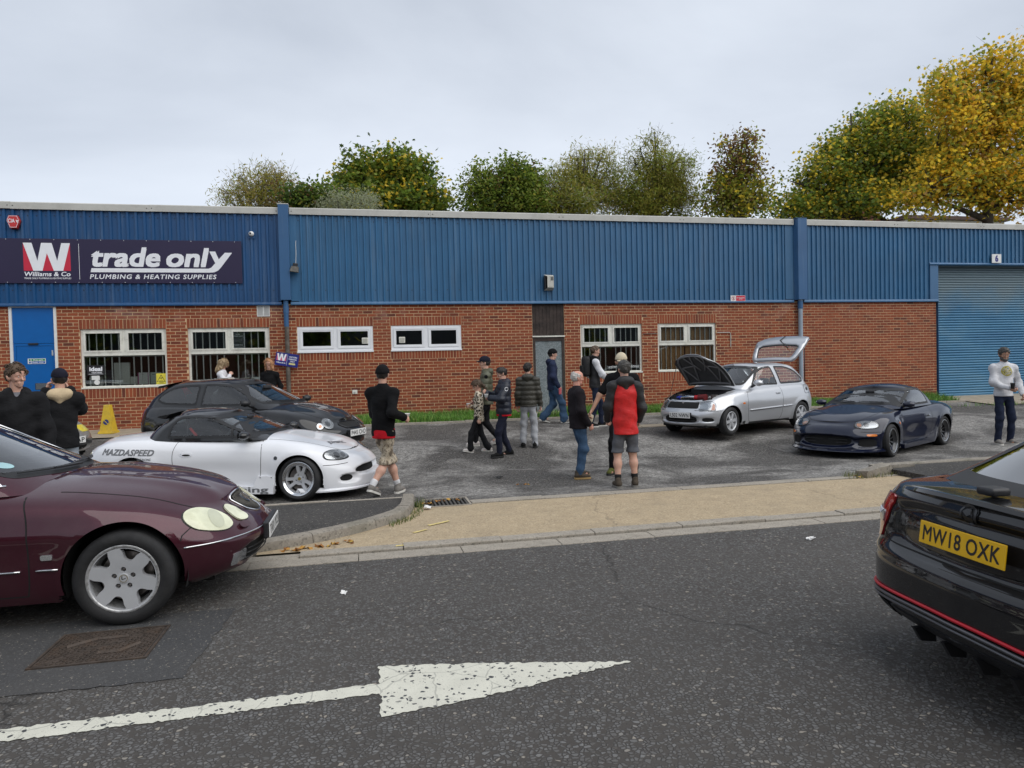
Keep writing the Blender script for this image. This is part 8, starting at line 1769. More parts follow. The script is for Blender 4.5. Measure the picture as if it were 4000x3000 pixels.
def ik(a, t, l1, l2, pole):
 a, t, pole = (np.asarray(q, float) for q in (a, t, pole)); d = t-a; L_ = min(np.linalg.norm(d), (l1+l2)*.995); dn = d/np.linalg.norm(d); x = (l1*l1-l2*l2+L_*L_)/(2*L_); y = math.sqrt(max(0, l1*l1-x*x)); p = pole-dn*(pole @ dn); p /= np.linalg.norm(p)+1e-9
 return a+dn*x+p*y, a+dn*L_
def rotz(v, a): c, s = math.cos(a), math.sin(a); return np.array([v[0]*c-v[1]*s, v[0]*s+v[1]*c, v[2]])
def fabric(name, c, rough=.9, kind=None, c2=None, weave=True):
 m, t, b = newmat(name); v = coord(t); n = noise(t, v, 9., 4); col = ramp(t, n, [(.3, tuple(x*.8 for x in c)), (.7, tuple(x*1.15 for x in c))])
 if kind == 'camo': n = noise(t, v, 11., 3, .5, .6); col = ramp(t, n, [(.36, (.15, .12, .09)), (.44, (.36, .30, .22)), (.52, (.50, .43, .33)), (.60, (.26, .22, .17)), (.68, (.55, .49, .40))], 'CONSTANT')
 if kind == 'leopard':
  vo = nd(t, 'ShaderNodeTexVoronoi', i_Scale=21.); t.links.new(v, vo.inputs['Vector']); w_ = noise(t, v, 30., 2); dd = math_(t, 'ADD', vo.outputs['Distance'], math_(t, 'MULTIPLY', w_, .25)); col = ramp(t, dd, [(0., (.40, .30, .19)), (.33, (.40, .30, .19)), (.36, (.012, .011, .01)), (.56, (.012, .011, .01)), (.60, (.62, .54, .42))], 'CONSTANT')
 if kind == 'denim': n2 = noise(t, v, 3.5, 4); col = mixc(t, ramp(t, n2, [(.5, 0.), (.75, .45)]), col, tuple(min(1, x*2.0) for x in c))
 t.links.new(col, b.inputs['Base Color']); b.inputs['Roughness'].default_value = rough; b.inputs['Specular IOR Level'].default_value = .2 if rough > .7 else .45
 mp_ = nd(t, 'ShaderNodeMapping'); mp_.inputs['Scale'].default_value = (1, 1, 1.8); t.links.new(v, mp_.inputs[0])
 bump(t, b, noise(t, mp_.outputs[0], 13., 5, .6, .4), .5, .02); return m
def skin_mat(name, c):
 m, t, b = newmat(name); v = coord(t); col = ramp(t, noise(t, v, 14., 4), [(.3, tuple(x*y for x, y in zip(c, (.9, .84, .82)))), (.7, c)]); t.links.new(col, b.inputs['Base Color']); b.inputs['Roughness'].default_value = .55; b.inputs['Subsurface Weight'].default_value = .12; b.inputs['Subsurface Radius'].default_value = (.02, .008, .004); return m
SK = skin_mat('fair_skin', (.60, .36, .27)); SK2 = skin_mat('tanned_skin', (.50, .29, .20)); SKR = skin_mat('ruddy_skin', (.64, .33, .25))
HB = plain('brown_hair', (.075, .045, .024), .6, var=.4, vscale=60, bmp=.5, bscale=90); HD = plain('dark_hair', (.018, .014, .012), .55, var=.4, vscale=60, bmp=.5, bscale=90); HW = plain('white_hair', (.55, .53, .50), .6, var=.2, vscale=60, bmp=.5, bscale=90); HG = plain('greying_hair', (.07, .065, .06), .6, var=.5, vscale=60, bmp=.4, bscale=90); HL = plain('blonde_hair', (.36, .26, .15), .5, var=.35, vscale=40, bmp=.5, bscale=70); HT = plain('ginger_blonde_hair', (.42, .21, .10), .5, var=.3, vscale=40, bmp=.5, bscale=70)
SOLE = plain('shoe_sole', (.62, .60, .55), .7, var=.1); EYEW = plain('eye_white', (.6, .58, .56), .3); EYED = plain('eye_dark', (.03, .022, .018), .2)
def person(label, loc, z, head, H, feet, hands, top, legs, shoe, hair, skin=SK, look=0., nod=0., lean=0., girth=1., group=None, hat=None, sleeves=None, bare=False, short=False, tee=None, female=False, extra=None, lift=(0, 0), hood=None, turn=0., curl=.75, beard=None, shirt=None, wide=1.):
 """feet: two (x,y) ankles in facing frame; hands: two wrist targets (x,y,z); left first"""
 s = H/1.75; T_ = thing('person', label, 'person', (loc[0], loc[1], z), R(head), group); rt = lambda v: rotz(v, R(turn)); fwdv = rt((1, 0, 0)); lat = rt((0, 1, 0))
 hipz = .542*H; fx = np.mean([f[0] for f in feet])*s; fy = np.mean([f[1] for f in feet])*s; sp = math.hypot(feet[0][0]-feet[1][0], feet[0][1]-feet[1][1]); hipz -= max(0, sp-.25)*.17*s
 hip = np.array([fx, fy, hipz]); ch = hip+np.array([math.sin(R(lean))*.22*H*fwdv[0], math.sin(R(lean))*.22*H*fwdv[1], .22*H*math.cos(R(lean))]); nk = ch+np.array([fwdv[0]*math.sin(R(lean))*.10*H, fwdv[1]*math.sin(R(lean))*.10*H, .095*H]); sh_z = nk[2]-.050*H
 shw = (.084 if female else .096)*H; sh = [np.array([nk[0]-.01*fwdv[0], nk[1]-.01*fwdv[1], sh_z])+lat*shw*q for q in (1, -1)]
 hj = [hip+lat*.045*H*q-np.array([0, 0, .02*H]) for q in (1, -1)]; an = []; kn = []
 for i, q in enumerate((1, -1)):
  a = np.array([feet[i][0]*s, feet[i][1]*s, (.085+lift[i])*s]); k_, a_ = ik(hj[i], a, .247*H, .232*H, fwdv+lat*q*.12); kn.append(k_); an.append(a)
 el = []; wr = []
 for i, q in enumerate((1, -1)):
  t = np.array(hands[i][:3])*s; pole = np.array(hands[i][3]) if len(hands[i]) > 3 else (-fwdv*.8+lat*q*.6-np.array([0, 0, .3])); e_, w_ = ik(sh[i], t, .168*H, .148*H, pole); el.append(e_); wr.append(w_)
 P = lambda a, b, ra, rb, fl=None, ff=1., sg=1: (a, b, ra*s, rb*s, fl, ff, sg)
 g = girth
 # --- body (skin), one continuous mesh
 hd = nk+np.array([fwdv[0]*.02, fwdv[1]*.02, 0])*s+np.array([0, 0, .087*H]); hs = H/1.75*.93 if H > 1.5 else H/1.75*1.12
 body = [P(hip, ch, .125*g, .135*g, fwdv, .72), P(ch, nk-[0, 0, .05*s], .13*g, .06, fwdv, .72), P(nk-[0, 0, .06*s], hd-[0, 0, .04*s], .055, .052)]
 lk = 1 if bare else .72
 for i in (0, 1):
  body += [P(sh[i], el[i], .048, .040), P(el[i], wr[i], .040, .026, ), P(hj[i], kn[i], .078*g*lk, .052*lk), P(kn[i], an[i]+(kn[i]-an[i])*.62, .050*lk, .056*lk), P(an[i]+(kn[i]-an[i])*.62, an[i], .054*lk, .034*lk), P(an[i]-[0, 0, .03*s], an[i]+fwdv*.12*s-[0, 0, .05*s], .035, .03)]
 V, Fq = field(body, .011 if bare else .016, .04*s); vs_ = [V]; fs_ = [Fq]; off = len(V)
 la = R(turn+look); hf = np.array([math.cos(la)*math.cos(R(nod)), math.sin(la)*math.cos(R(nod)), -math.sin(R(nod))]); hl = np.array([-math.sin(la), math.cos(la), 0]); hu = np.cross(hf, hl)
 W = lambda p: hd+(hf*p[0]+hl*p[1]+hu*p[2])*hs
 E = lambda c, rx, ry, rz, sg=1: (W((c[0]-rx+max(ry, .001)*0+min(rx, rz)*1., c[1], c[2])), W((c[0]+rx-min(rx, rz), c[1], c[2])), min(rx, rz)*hs, min(rx, rz)*hs, hl, ry/min(rx, rz), sg)
 C_ = lambda a, b, ra, rb, sg=1: (W(a), W(b), ra*hs, rb*hs, None, 1, sg)
 fem = .9 if female else 1.
 face = [(W((-.012, 0, .035)), W((.012, 0, .04)), .098*hs, .095*hs, hl, .80, 1), (W((.015, 0, -.01)), W((.035, 0, -.065)), .072*hs, .050*hs*fem, hl, .88, 1), C_((.05, 0, -.085), (.062, 0, -.092), .026*fem, .020), C_((.084, 0, .014), (.110, 0, -.028), .008, .0125), C_((.078, -.036, .025), (.078, .036, .025), .013, .013), C_((.064, -.038, -.022), (.064, .038, -.022), .021, .021), C_((.076, -.018, -.057), (.076, .018, -.057), .0085, .0085), C_((.074, -.016, -.068), (.074, .016, -.068), .009, .009),
   C_((-.004, .078, -.005), (-.010, .086, .012), .013, .014), C_((-.004, -.078, -.005), (-.010, -.086, .012), .013, .014), C_((-.004, .078, -.028), (-.004, .080, -.01), .009, .012), C_((-.004, -.078, -.028), (-.004, -.080, -.01), .009, .012), (W((-.02, 0, -.05)), nk-[0, 0, .0], .052*hs, .058*hs, None, 1, 1), C_((.101, .030, .006), (.099, .034, .006), .014, .014, -1), C_((.101, -.030, .006), (.099, -.034, .006), .014, .014, -1)]
 V, Fq = field(face, .0062*hs/.93, .016*hs); vs_.append(V); fs_.append([tuple(i+off for i in q) for q in Fq]); off += len(V)
 for i, q in enumerate((1, -1)):   # hands: palm and five fingers, curled
  dv = wr[i]-el[i]; dv /= np.linalg.norm(dv); pn = np.cross(dv, fwdv)*0+(-lat*q if len(hands[i]) < 5 else np.array(hands[i][4], float)); pn -= dv*(pn @ dv); pn /= np.linalg.norm(pn)+1e-9; sd = np.cross(dv, pn); sd = sd if sd @ fwdv > 0 or abs(sd @ fwdv) < .2 else -sd
  Hh = lambda a, b, c: wr[i]+(dv*a+sd*b+pn*c)*s; hp = [(Hh(.01, 0, 0), Hh(.075, 0, 0), .030*s, .036*s, pn, .5, 1)]
  for j, (b_, ln) in enumerate(((.030, .068), (.010, .078), (-.011, .073), (-.030, .056))):
   a0 = np.array([.085, b_, 0]); pt = [a0]; an_ = 0
   for seg, cu in ((.42, curl*.9), (.33, curl*1.1), (.25, curl*.8)): an_ += cu; pt.append(pt[-1]+np.array([math.cos(an_), 0, math.sin(an_)])*ln*seg)
   hp += [(Hh(*pt[k]), Hh(*pt[k+1]), (.0095-.0008*k)*s, (.0088-.0009*k)*s, None, 1, 1) for k in range(3)]
  hp += [(Hh(.02, .026, .004), Hh(.055, .048, .018), .013*s, .011*s, None, 1, 1), (Hh(.055, .048, .018), Hh(.085, .046, .035), .0105*s, .0085*s, None, 1, 1), (Hh(-.02, 0, 0), Hh(.02, 0, 0), .026*s, .028*s, pn, .75, 1)]
  V, Fq = field(hp, .005, .008); vs_.append(V); fs_.append([tuple(k+off for k in f) for f in Fq]); off += len(V)
 bo = obj('body', mesh('body', np.concatenate(vs_), sum(fs_, []), skin, True), T_)
 for q in (1, -1):
  ey = MB().lathe([(0, .0), (.007, .004), (.0095, .010), (.007, .016), (0, .019)], 10); Mx = Matrix.Translation(W((.084, .032*q, .006))) @ Vector(hf).to_track_quat('Z', 'Y').to_matrix().to_4x4() @ Matrix.Scale(hs*.7, 4); ey.v = [tuple(Mx @ Vector(p)) for p in ey.v]; eo = ey.build('eye', EYEW, bo, True)
  ir = MB().lathe([(.0045, .0185), (0, .0195)], 8); ir.v = [tuple(Mx @ Vector(p)) for p in ir.v]; ir.build('iris', EYED, bo)
  MB().tube([W((.093, .018*q, .024)), W((.093, .034*q, .029)), W((.084, .048*q, .024))], .0035*hs, 5).build('eyebrow', hair[0] if hair else HD, bo, True)
 MB().tube([W((.0815, -.020, -.063)), W((.086, 0, -.062)), W((.0815, .020, -.063))], .0030*hs, 5).build('lips', plain('lip', (.30, .10, .085), .5), bo, True)
 # --- clothes
 rg = np.random.default_rng(int(abs(loc[0])*997+abs(loc[1])*131)); ph = rg.uniform(0, 6, 6)
 fold = lambda A: (lambda X, Y, Z: A*(np.sin(23*Z+9*X*np.sin(ph[0])+7*Y+ph[1])*.5+np.sin(41*Z-18*Y+11*X+ph[2])*.35+np.sin(31*X+27*Y+13*Z+ph[3])*.35))
 quilt = lambda pit: (lambda X, Y, Z: -.011*np.abs(np.sin(math.pi*Z/pit))+.004)
 def torso(ex, hem, arms=True, bodyp=True, to=1., rs=1.):
  p = []; lo_ = hip*(1-hem)+ch*hem if hem >= 0 else hip+np.array([0, 0, hem])
  if bodyp: p += [P(lo_, ch, .142*g*(1 if hem > 0 else 1.02)+ex, .134*g+ex, fwdv, .74), P(ch, nk-[0, 0, .06*s], .134*g+ex, .080+ex*.5, fwdv, .72), P(sh[0], sh[1], .052+ex*.6, .052+ex*.6, fwdv, .95), P(nk-[0, 0, .05*s], nk-[0, 0, .012*s], .070+ex*.4, .060+ex*.3)]+[P(nk-[0, 0, .035*s], sh[i], .055+ex*.4, .052+ex*.5) for i in (0, 1)]
  if arms:
   for i in (0, 1):
    e2 = sh[i]+(el[i]-sh[i])*to if to < 1 else el[i]; p.append(P(sh[i], e2, .053*rs+ex*.7, .047*rs+ex*.7))
    if to >= 1: p += [P(el[i], wr[i]-(wr[i]-el[i])*.04, .047*rs+ex*.7, .036*rs+ex*.6)]
  return p
 hemz = hip[2]+top.get('hem', -.08)*s; cl_ = lambda X, Y, Z: np.where((np.hypot(X-hip[0], Y-hip[1]) < .30*s) & (Z < hemz+.05), hemz-Z, -1)
 ex = top.get('ex', .012); dsp = quilt(top['quilt']*s) if 'quilt' in top else fold(top.get('fold', .007))
 op = [P(nk+fwdv*.10*s+[0, 0, .03*s], ch+fwdv*.16*s-[0, 0, .0], .062, .02, None, 1, -1)] if top.get('open') else []
 prm = torso(ex, top.get('hem', -.08)-.04, sleeves is None, True, top.get('to', 1.), top.get('rs', 1.))
 V, Fq = field(prm+op, .010, .045*s, dsp, cl_); tp_ = obj(top.get('name', 'jacket'), mesh('jacket', V, Fq, top['m'], True), T_)
 if sleeves is not None:
  V, Fq = field([P(sh[0], nk-[0, 0, .03*s], .057+ex*.7, .057+ex*.5), P(sh[1], nk-[0, 0, .03*s], .057+ex*.7, .057+ex*.5)]+torso(ex+.004, 0, True, False, 1., top.get('rs', 1.)), .010, .045*s, dsp); obj('sleeves', mesh('sleeves', V, Fq, sleeves, True), T_)
 if shirt is not None:
  V, Fq = field([P(hip+[0, 0, hemz-hip[2]-.03*s], hip+[0, 0, hemz-hip[2]+.06*s], .143*g+ex*.8, .143*g+ex*.8, fwdv, .75)], .011, .03, None, lambda X, Y, Z: hemz-.03*s-Z); obj('shirt_hem', mesh('shirt_hem', V, Fq, shirt, True), T_)
 if tee is not None: V, Fq = field([P(ch, nk-[0, 0, .045*s], .128*g, .075, fwdv, .74), P(nk-[0, 0, .05*s], nk-[0, 0, .022*s], .07, .066)], .010, .03); obj('collar', mesh('collar', V, Fq, tee, True), T_)
 if hood is not None:
  b0 = nk-fwdv*.075*s-[0, 0, .01*s]; V, Fq = field([P(nk+lat*.085*s-[0, 0, .02*s]+fwdv*.03*s, b0+lat*.06*s, .042, .055), P(nk-lat*.085*s-[0, 0, .02*s]+fwdv*.03*s, b0-lat*.06*s, .042, .055), P(b0+lat*.06*s, b0-lat*.06*s, .06, .06), P(b0, b0-[0, 0, .10*s], .065, .045)], .010, .04*s, fold(.006)); obj('hood', mesh('hood', V, Fq, hood, True), T_)
 lp = [P(hip-[0, 0, .02*s], hip+[0, 0, .06*s], .134*g, .125*g, fwdv, .73)]; lw = legs.get('w', 1.); stop = legs.get('stop', 0)
 for i in (0, 1):
  lp.append(P(hj[i], kn[i], .082*g*(1+(lw-1)*.3), .066*lw))
  if not short: e_ = an[i]+(kn[i]-an[i])*.06-np.array([0, 0, .02*s]); lp.append(P(kn[i], e_, .066*lw, legs.get('hemr', .054)*lw))
  else: lp.append(P(kn[i], kn[i]+(an[i]-kn[i])*.06, .078*lw, .082*lw))
 V, Fq = field(lp, .010, .035*s, fold(legs.get('fold', .008)), (lambda X, Y, Z: (kn[0][2]+kn[1][2])/2-legs.get('cut', .02)*s-Z) if short else None); obj(legs.get('name', 'trousers'), mesh('trousers', V, Fq, legs['m'], True), T_)
 for i in (0, 1):
  fd = rt((1, 0, 0)); fd = rotz(fd, R(shoe.get('out', 8))*(1 if i == 0 else -1)); tilt = shoe.get('tilt', (0, 0))[i]; a = an[i]; up = np.array([0, 0, 1.])
  F_ = lambda x, y, z_: a-[0, 0, .085*s]+(fd*(x*math.cos(R(tilt))-z_*math.sin(R(tilt))*-1)+np.cross(up, fd)*y+up*(z_*math.cos(R(tilt))-x*math.sin(R(tilt))))*s
  V, Fq = field([(F_(-.04, 0, .055), F_(.06, 0, .055), .043*s, .044*s, None, 1, 1), (F_(.06, 0, .05), F_(.155, 0, .04), .042*s, .036*s, up, .85, 1), (F_(-.02, 0, .08), F_(-.01, 0, .115), .042*s, .042*s, None, 1, 1)], .008, .025, None, lambda X, Y, Z: -(Z-a[2]+.066*s) if abs(tilt) < 3 else X*0-1); so_ = obj('shoe', mesh('shoe', V, Fq, shoe['m'], True), T_)
  ol = catmull([(-.088, 0), (-.07, .038), (0, .040), (.10, .050), (.17, .035), (.197, 0), (.17, -.035), (.10, -.050), (0, -.040), (-.07, -.038)], 28, True); MB().prism([tuple(p) for p in ol], lambda u, q, d: tuple(F_(u, q, d)), 0., .028).build('sole', shoe.get('sole', SOLE), so_)
  if 'sock' in shoe: V, Fq = field([P(a-[0, 0, .01], a+(kn[i]-a)*.2, .040, .047)], .009, .02); obj('sock', mesh('sock', V, Fq, shoe['sock'], True), T_)
 # --- hair and hats
 if hair:
  hm, hk = hair; base = [(W((-.014, 0, .038)), W((.010, 0, .045)), .108*hs, .105*hs, hl, .82, 1)]; nz_ = lambda A: (lambda X, Y, Z: A*(np.sin(95*X+60*Z+ph[0])+np.sin(88*Y-50*Z+ph[1])+np.sin(70*Z+64*X-31*Y)))
  def cutp(front, slope): return lambda X, Y, Z: (lambda fx_, fz_: (front+slope*fx_-fz_))(((X-hd[0])*hf[0]+(Y-hd[1])*hf[1]+(Z-hd[2])*hf[2])/hs, ((X-hd[0])*hu[0]+(Y-hd[1])*hu[1]+(Z-hd[2])*hu[2])/hs)*hs
  if hk == 'short': pr = base; ct_ = cutp(-.005, .80)
  elif hk == 'crop': pr = [(b[0], b[1], b[2]*.965, b[3]*.965, b[4], b[5], 1) for b in base]; ct_ = cutp(.0, .75)
  elif hk == 'bald': pr = [(b[0], b[1], b[2]*.97, b[3]*.97, b[4], b[5], 1) for b in base]; ct_ = cutp(.0, 1.25); ct0 = ct_; ct_ = lambda X, Y, Z: np.maximum(ct0(X, Y, Z), ((X-hd[0])*hu[0]+(Y-hd[1])*hu[1]+(Z-hd[2])*hu[2])-.085*hs+.5*((X-hd[0])*hf[0]+(Y-hd[1])*hf[1]))
  elif hk == 'fringe': pr = base+[C_((.0, -.04, .115), (.078, .015, .085), .040, .024), C_((-.02, .04, .115), (.07, .045, .075), .042, .022), C_((-.07, 0, .10), (.03, 0, .135), .05, .036), C_((.03, -.055, .085), (.065, -.055, .055), .028, .016)]; ct_ = cutp(.0, .70)
  elif hk == 'tail': pr = base+[C_((-.09, 0, .02), (-.135, .02, -.03), .024, .032), C_((-.135, .02, -.03), (-.13, .02, -.16), .032, .014), C_((.07, -.03, .07), (.08, .03, .06), .022, .022)]; c1 = cutp(.0, .62); ct_ = lambda X, Y, Z: np.where(((X-hd[0])*hf[0]+(Y-hd[1])*hf[1])/hs < -.075, -1., c1(X, Y, Z))
  else: pr = base+[C_((-.03, .07, .02), (-.03, .085, -.17), .035, .032), C_((-.03, -.07, .02), (-.03, -.085, -.17), .035, .032), C_((-.075, 0, .02), (-.085, 0, -.20), .06, .05), C_((.03, .055, .06), (.02, .085, -.10), .026, .024), C_((.03, -.055, .06), (.02, -.085, -.10), .026, .024)]; c1 = cutp(-.01, .80); ct_ = lambda X, Y, Z: np.where(np.hypot((X-hd[0])*hl[0]+(Y-hd[1])*hl[1], 0)/hs > .058, -1., np.where(((X-hd[0])*hf[0]+(Y-hd[1])*hf[1])/hs < -.03, -1., c1(X, Y, Z)))
  V, Fq = field(pr, .0068, .02*hs, nz_(.0022*hs), ct_); hb_ = MB(); hb_.v = [tuple(p) for p in V]; hb_.f = list(Fq); hb_.m = [0]*len(Fq); ln_ = {'fringe': .036, 'short': .022, 'crop': .008, 'bald': .016, 'tail': .05, 'long': .09}[hk]*hs
  for j in rg.integers(len(V), size=0 if hk == 'crop' or hat else 260):          # tufts lying along the scalp
   p = V[j]; n_ = p-W((-.005, 0, .03)); n_ /= np.linalg.norm(n_); zz_ = (p-hd) @ hu/hs; d_ = (hf*.5-hl*.8 if zz_ > .09 else (hf*.2-hu if hk != 'tail' else -hf*.6-hu*.4))+rg.normal(size=3)*.25; d_ -= n_*(d_ @ n_); d_ /= np.linalg.norm(d_)+1e-9; l_ = ln_*rg.uniform(.6, 1.3)*(.5 if hk == 'fringe' and zz_ < .06 else 1); b_ = .10 if zz_ > .09 else .03
   hb_.tube([p-n_*.004, p+d_*l_*.5+n_*(.004+l_*b_*.5), p+d_*l_+n_*l_*b_*.6], [.0075*hs, .006*hs, .0008], 4, cap=False)
  obj('hair', mesh('hair', hb_.v, hb_.f, hm, True), T_)
 if beard is not None: V, Fq = field([C_((.045, -.035, -.075), (.072, 0, -.095), .034, .030), C_((.045, .035, -.075), (.072, 0, -.095), .034, .030), C_((.0, .062, -.03), (.045, .040, -.075), .02, .028), C_((.0, -.062, -.03), (.045, -.040, -.075), .02, .028)], .0068, .02, None, lambda X, Y, Z: ((X-hd[0])*hu[0]+(Y-hd[1])*hu[1]+(Z-hd[2])*hu[2])+.062*hs-.4*(((X-hd[0])*hf[0]+(Y-hd[1])*hf[1])<.05*hs)*.05); obj('beard', mesh('beard', V, Fq, beard, True), T_)
 if hat:
  hm, hk = hat; cut = lambda c0, sl: (lambda X, Y, Z: (c0+sl*((X-hd[0])*hf[0]+(Y-hd[1])*hf[1]+(Z-hd[2])*hf[2])/hs)*hs-((X-hd[0])*hu[0]+(Y-hd[1])*hu[1]+(Z-hd[2])*hu[2]))
  V, Fq = field([(W((-.012, 0, .048)), W((.008, 0, .052)), .113*hs, .110*hs, hl, .84, 1)], .0068, .02, None, cut(.045 if hk == 'cap' else .030, .12)); ho = obj('hat', mesh('hat', V, Fq, hm, True), T_)
  if hk == 'cap':
   br_ = []; nb = 15
   for j in range(nb):
    a_ = R(-62+124*j/(nb-1)); r0, r1 = .098, .098+.085*math.cos(a_)**.7
    br_ += [W((r0*math.cos(a_)*1.03, r0*math.sin(a_)*.86, .058)), W((.10*math.cos(a_)+(r1-.098)*1., r0*math.sin(a_)*.86, .050-.02*abs(math.sin(a_))))]
   bm_ = obj('peak', mesh('peak', [tuple(p) for p in br_], [(2*j, 2*j+1, 2*j+3, 2*j+2) for j in range(nb-1)], hm, True), ho); bm_.modifiers.new('t', 'SOLIDIFY').thickness = .005
  else:
   V, Fq = field([(W((-.012, 0, .046)), W((.008, 0, .048)), .119*hs, .117*hs, hl, .84, 1)], .0068, .02, None, lambda X, Y, Z: np.maximum(cut(.030, .12)(X, Y, Z), -cut(.082, .12)(X, Y, Z))); obj('cuff', mesh('cuff', V, Fq, hm, True), ho)
 MW = Matrix.Translation((loc[0], loc[1], z)) @ Matrix.Rotation(R(head), 4, 'Z')
 return dict(T=T_, top=tp_, loc=(nk, ch, hip, fwdv, lat), wr=[MW @ Vector(p) for p in wr], nk=MW @ Vector(nk), hd=MW @ Vector(hd), W=lambda p: MW @ Vector(W(p)), ch=MW @ Vector(ch), f=MW.to_3x3() @ Vector(fwdv), l=MW.to_3x3() @ Vector(lat), s=s, hf=MW.to_3x3() @ Vector(hf), hip=MW @ Vector(hip))
# ------------------------------------------------------------------ the people in the yard
BLK = fabric('black_cotton', (.006, .006, .007)); BLF = fabric('black_fleece', (.013, .013, .0145)); CHA = fabric('charcoal_shell', (.018, .018, .020), .6); NAVP = fabric('navy_nylon', (.010, .013, .024), .45); OLVP = fabric('olive_nylon', (.085, .088, .055), .5); BRNP = fabric('khaki_nylon', (.040, .037, .028), .5); NAVH = fabric('navy_jersey', (.022, .030, .065)); REDS = fabric('red_shell', (.55, .012, .012), .6); REDT = fabric('red_cotton', (.50, .01, .02)); GRY = fabric('grey_marl', (.36, .37, .39)); WHT = fabric('white_marl', (.62, .62, .64)); DEN = fabric('blue_denim', (.045, .085, .15), kind='denim'); DDN = fabric('dark_denim', (.016, .022, .045), kind='denim'); LDN = fabric('light_denim', (.34, .38, .42), kind='denim'); CAMO = fabric('camouflage', (.4, .35, .28), kind='camo'); LEO = fabric('leopard_print', (.5, .4, .3), kind='leopard'); BLT = fabric('black_trouser', (.013, .013, .015)); NVT = fabric('navy_trouser', (.014, .016, .030)); GSH = fabric('grey_shorts', (.10, .105, .12)); TAN_ = fabric('tan_jersey', (.56, .44, .28)); GTE = fabric('grey_tee', (.20, .20, .22)); CRM = fabric('cream_cotton', (.60, .52, .38)); NVC = fabric('navy_cap', (.012, .012, .022)); SHG = fabric('grey_suede', (.20, .185, .17)); SHB = fabric('brown_suede', (.075, .06, .045)); SHK = fabric('black_knit', (.010, .010, .010)); SHW = fabric('white_leather', (.62, .57, .54), .5); SKW = fabric('white_sock', (.65, .65, .66)); SKB = fabric('black_sock', (.02, .02, .02)); BSO = plain('black_sole', (.02, .02, .02), .8); GUM = plain('gum_sole', (.38, .25, .10), .7)
st = [(.0, .11), (.02, -.11)]; dn = [(.06, .30, .84), (.06, -.30, .84)]; G1 = 'people walking and standing in the yard'
Q = {}
Q[1] = person('young man with brown fringe in a black zipped jacket beside the maroon saloon', (-3.40, 7.77), .06, 290, 1.70, st, [(.10, .28, .86, (-1, .3, 0)), (.10, -.28, .86, (-1, -.3, 0))], dict(m=BLF, ex=.034, hem=-.12, rs=1.2, fold=.010, open=1), dict(m=BLT), dict(m=SHK), (HB, 'fringe'), look=38, tee=GTE, hood=BLF, girth=1.05)
Q[2] = person('man in navy cap and tan hood holding up a phone towards the building', (-3.47, 8.95), .0, 108, 1.72, st, [(.30, .16, 1.53, (0, .4, -1)), (.30, -.08, 1.53, (-.1, -.45, -1))], dict(m=BLF, ex=.03, hem=-.10, rs=1.1, fold=.009), dict(m=LDN, w=1.1), dict(m=SHW), (HD, 'crop'), hood=TAN_, hat=(NVC, 'cap'), girth=1.0, look=8)
Q[3] = person('woman with long blonde hair looking down at a paper by the shop window', (-3.02, 15.95), .33, 352, 1.62, st, [(.16, .12, 1.22), (.20, -.08, 1.40)], dict(m=WHT, ex=.008), dict(m=DDN), dict(m=SHW), (HL, 'long'), female=True, nod=24)
Q[4] = person('woman with glasses and ginger blonde hair holding a paper cup under the tilted sign', (-2.02, 15.78), .32, 262, 1.60, st, [(.05, .22, .90), (.22, -.06, 1.13)], dict(m=BLK, ex=.008), dict(m=BLT), dict(m=SHK), (HT, 'long'), female=True)
Q[5] = person('young man in black beanie, black jumper and camouflage shorts stepping past the roadster', (.24, 9.42), -.037, 22, 1.75, [(.20, .06), (-.24, -.07)], [(.05, .24, .86), (.21, -.17, 1.04, (-.8, -.6, -.4))], dict(m=BLK, ex=.022, hem=-.11, rs=1.05, fold=.008), dict(m=CAMO, name='shorts', w=1.15, cut=.05, fold=.012), dict(m=SHG, sock=SKW, sole=SOLE, tilt=(0, 22), out=4), (HD, 'short'), hat=(BLK, 'beanie'), bare=True, short=True, turn=38, lift=(0, .07), shirt=REDT, look=14, group=G1)
Q[6] = person('man in olive padded jacket and dark cap walking behind the leopard print girl', (2.27, 13.05), .154, 170, 1.71, [(.24, .06), (-.24, -.06)], [(.22, .20, .90), (.08, -.26, .85)], dict(m=OLVP, ex=.030, quilt=.11, hem=-.10, rs=1.1), dict(m=BLT), dict(m=SHW, tilt=(0, 18)), (HD, 'short'), hat=(NVC, 'cap'), hood=OLVP, lift=(0, .055), group=G1)
Q[7] = person('girl with ponytail in a leopard print fleece and flared black trousers', (2.08, 12.53), .10, 172, 1.31, [(.30, .07), (-.16, -.07)], [(.06, .26, .80), (.26, -.06, 1.12)], dict(m=LEO, ex=.022, hem=-.16, fold=.006), dict(m=BLT, w=1.05, hemr=.075), dict(m=SHW, tilt=(-12, 0)), (HB, 'tail'), nod=18, female=True, group=G1)
Q[8] = person('boy in black padded jacket eating from a small tub', (2.42, 12.10), .054, 182, 1.58, [(.14, .11), (-.12, -.12)], [(.30, .08, 1.17, (-.3, .8, -.6)), (.34, -.08, 1.27, (-.2, -.6, -.8))], dict(m=NAVP, ex=.034, quilt=.12, hem=-.10, rs=1.1), dict(m=NVT, w=1.05), dict(m=SHK, sole=BSO), (HD, 'short'), hood=NAVP, nod=16, girth=1.18, shirt=REDT, group=G1)
Q[9] = person('boy in khaki padded jacket and grey joggers seen from behind', (3.01, 12.70), .117, 74, 1.57, [(.02, .13), (-.02, -.12)], [(.08, .25, .80, (-1, .2, 0)), (.08, -.26, .79, (-1, -.2, 0))], dict(m=BRNP, ex=.028, quilt=.10, hem=-.08, rs=1.05), dict(m=GRY, w=1.1, hemr=.06, fold=.012), dict(m=SHK, sole=BSO, sock=SKB), (HD, 'short'), hood=BRNP, look=-22, girth=1.02, group=G1)
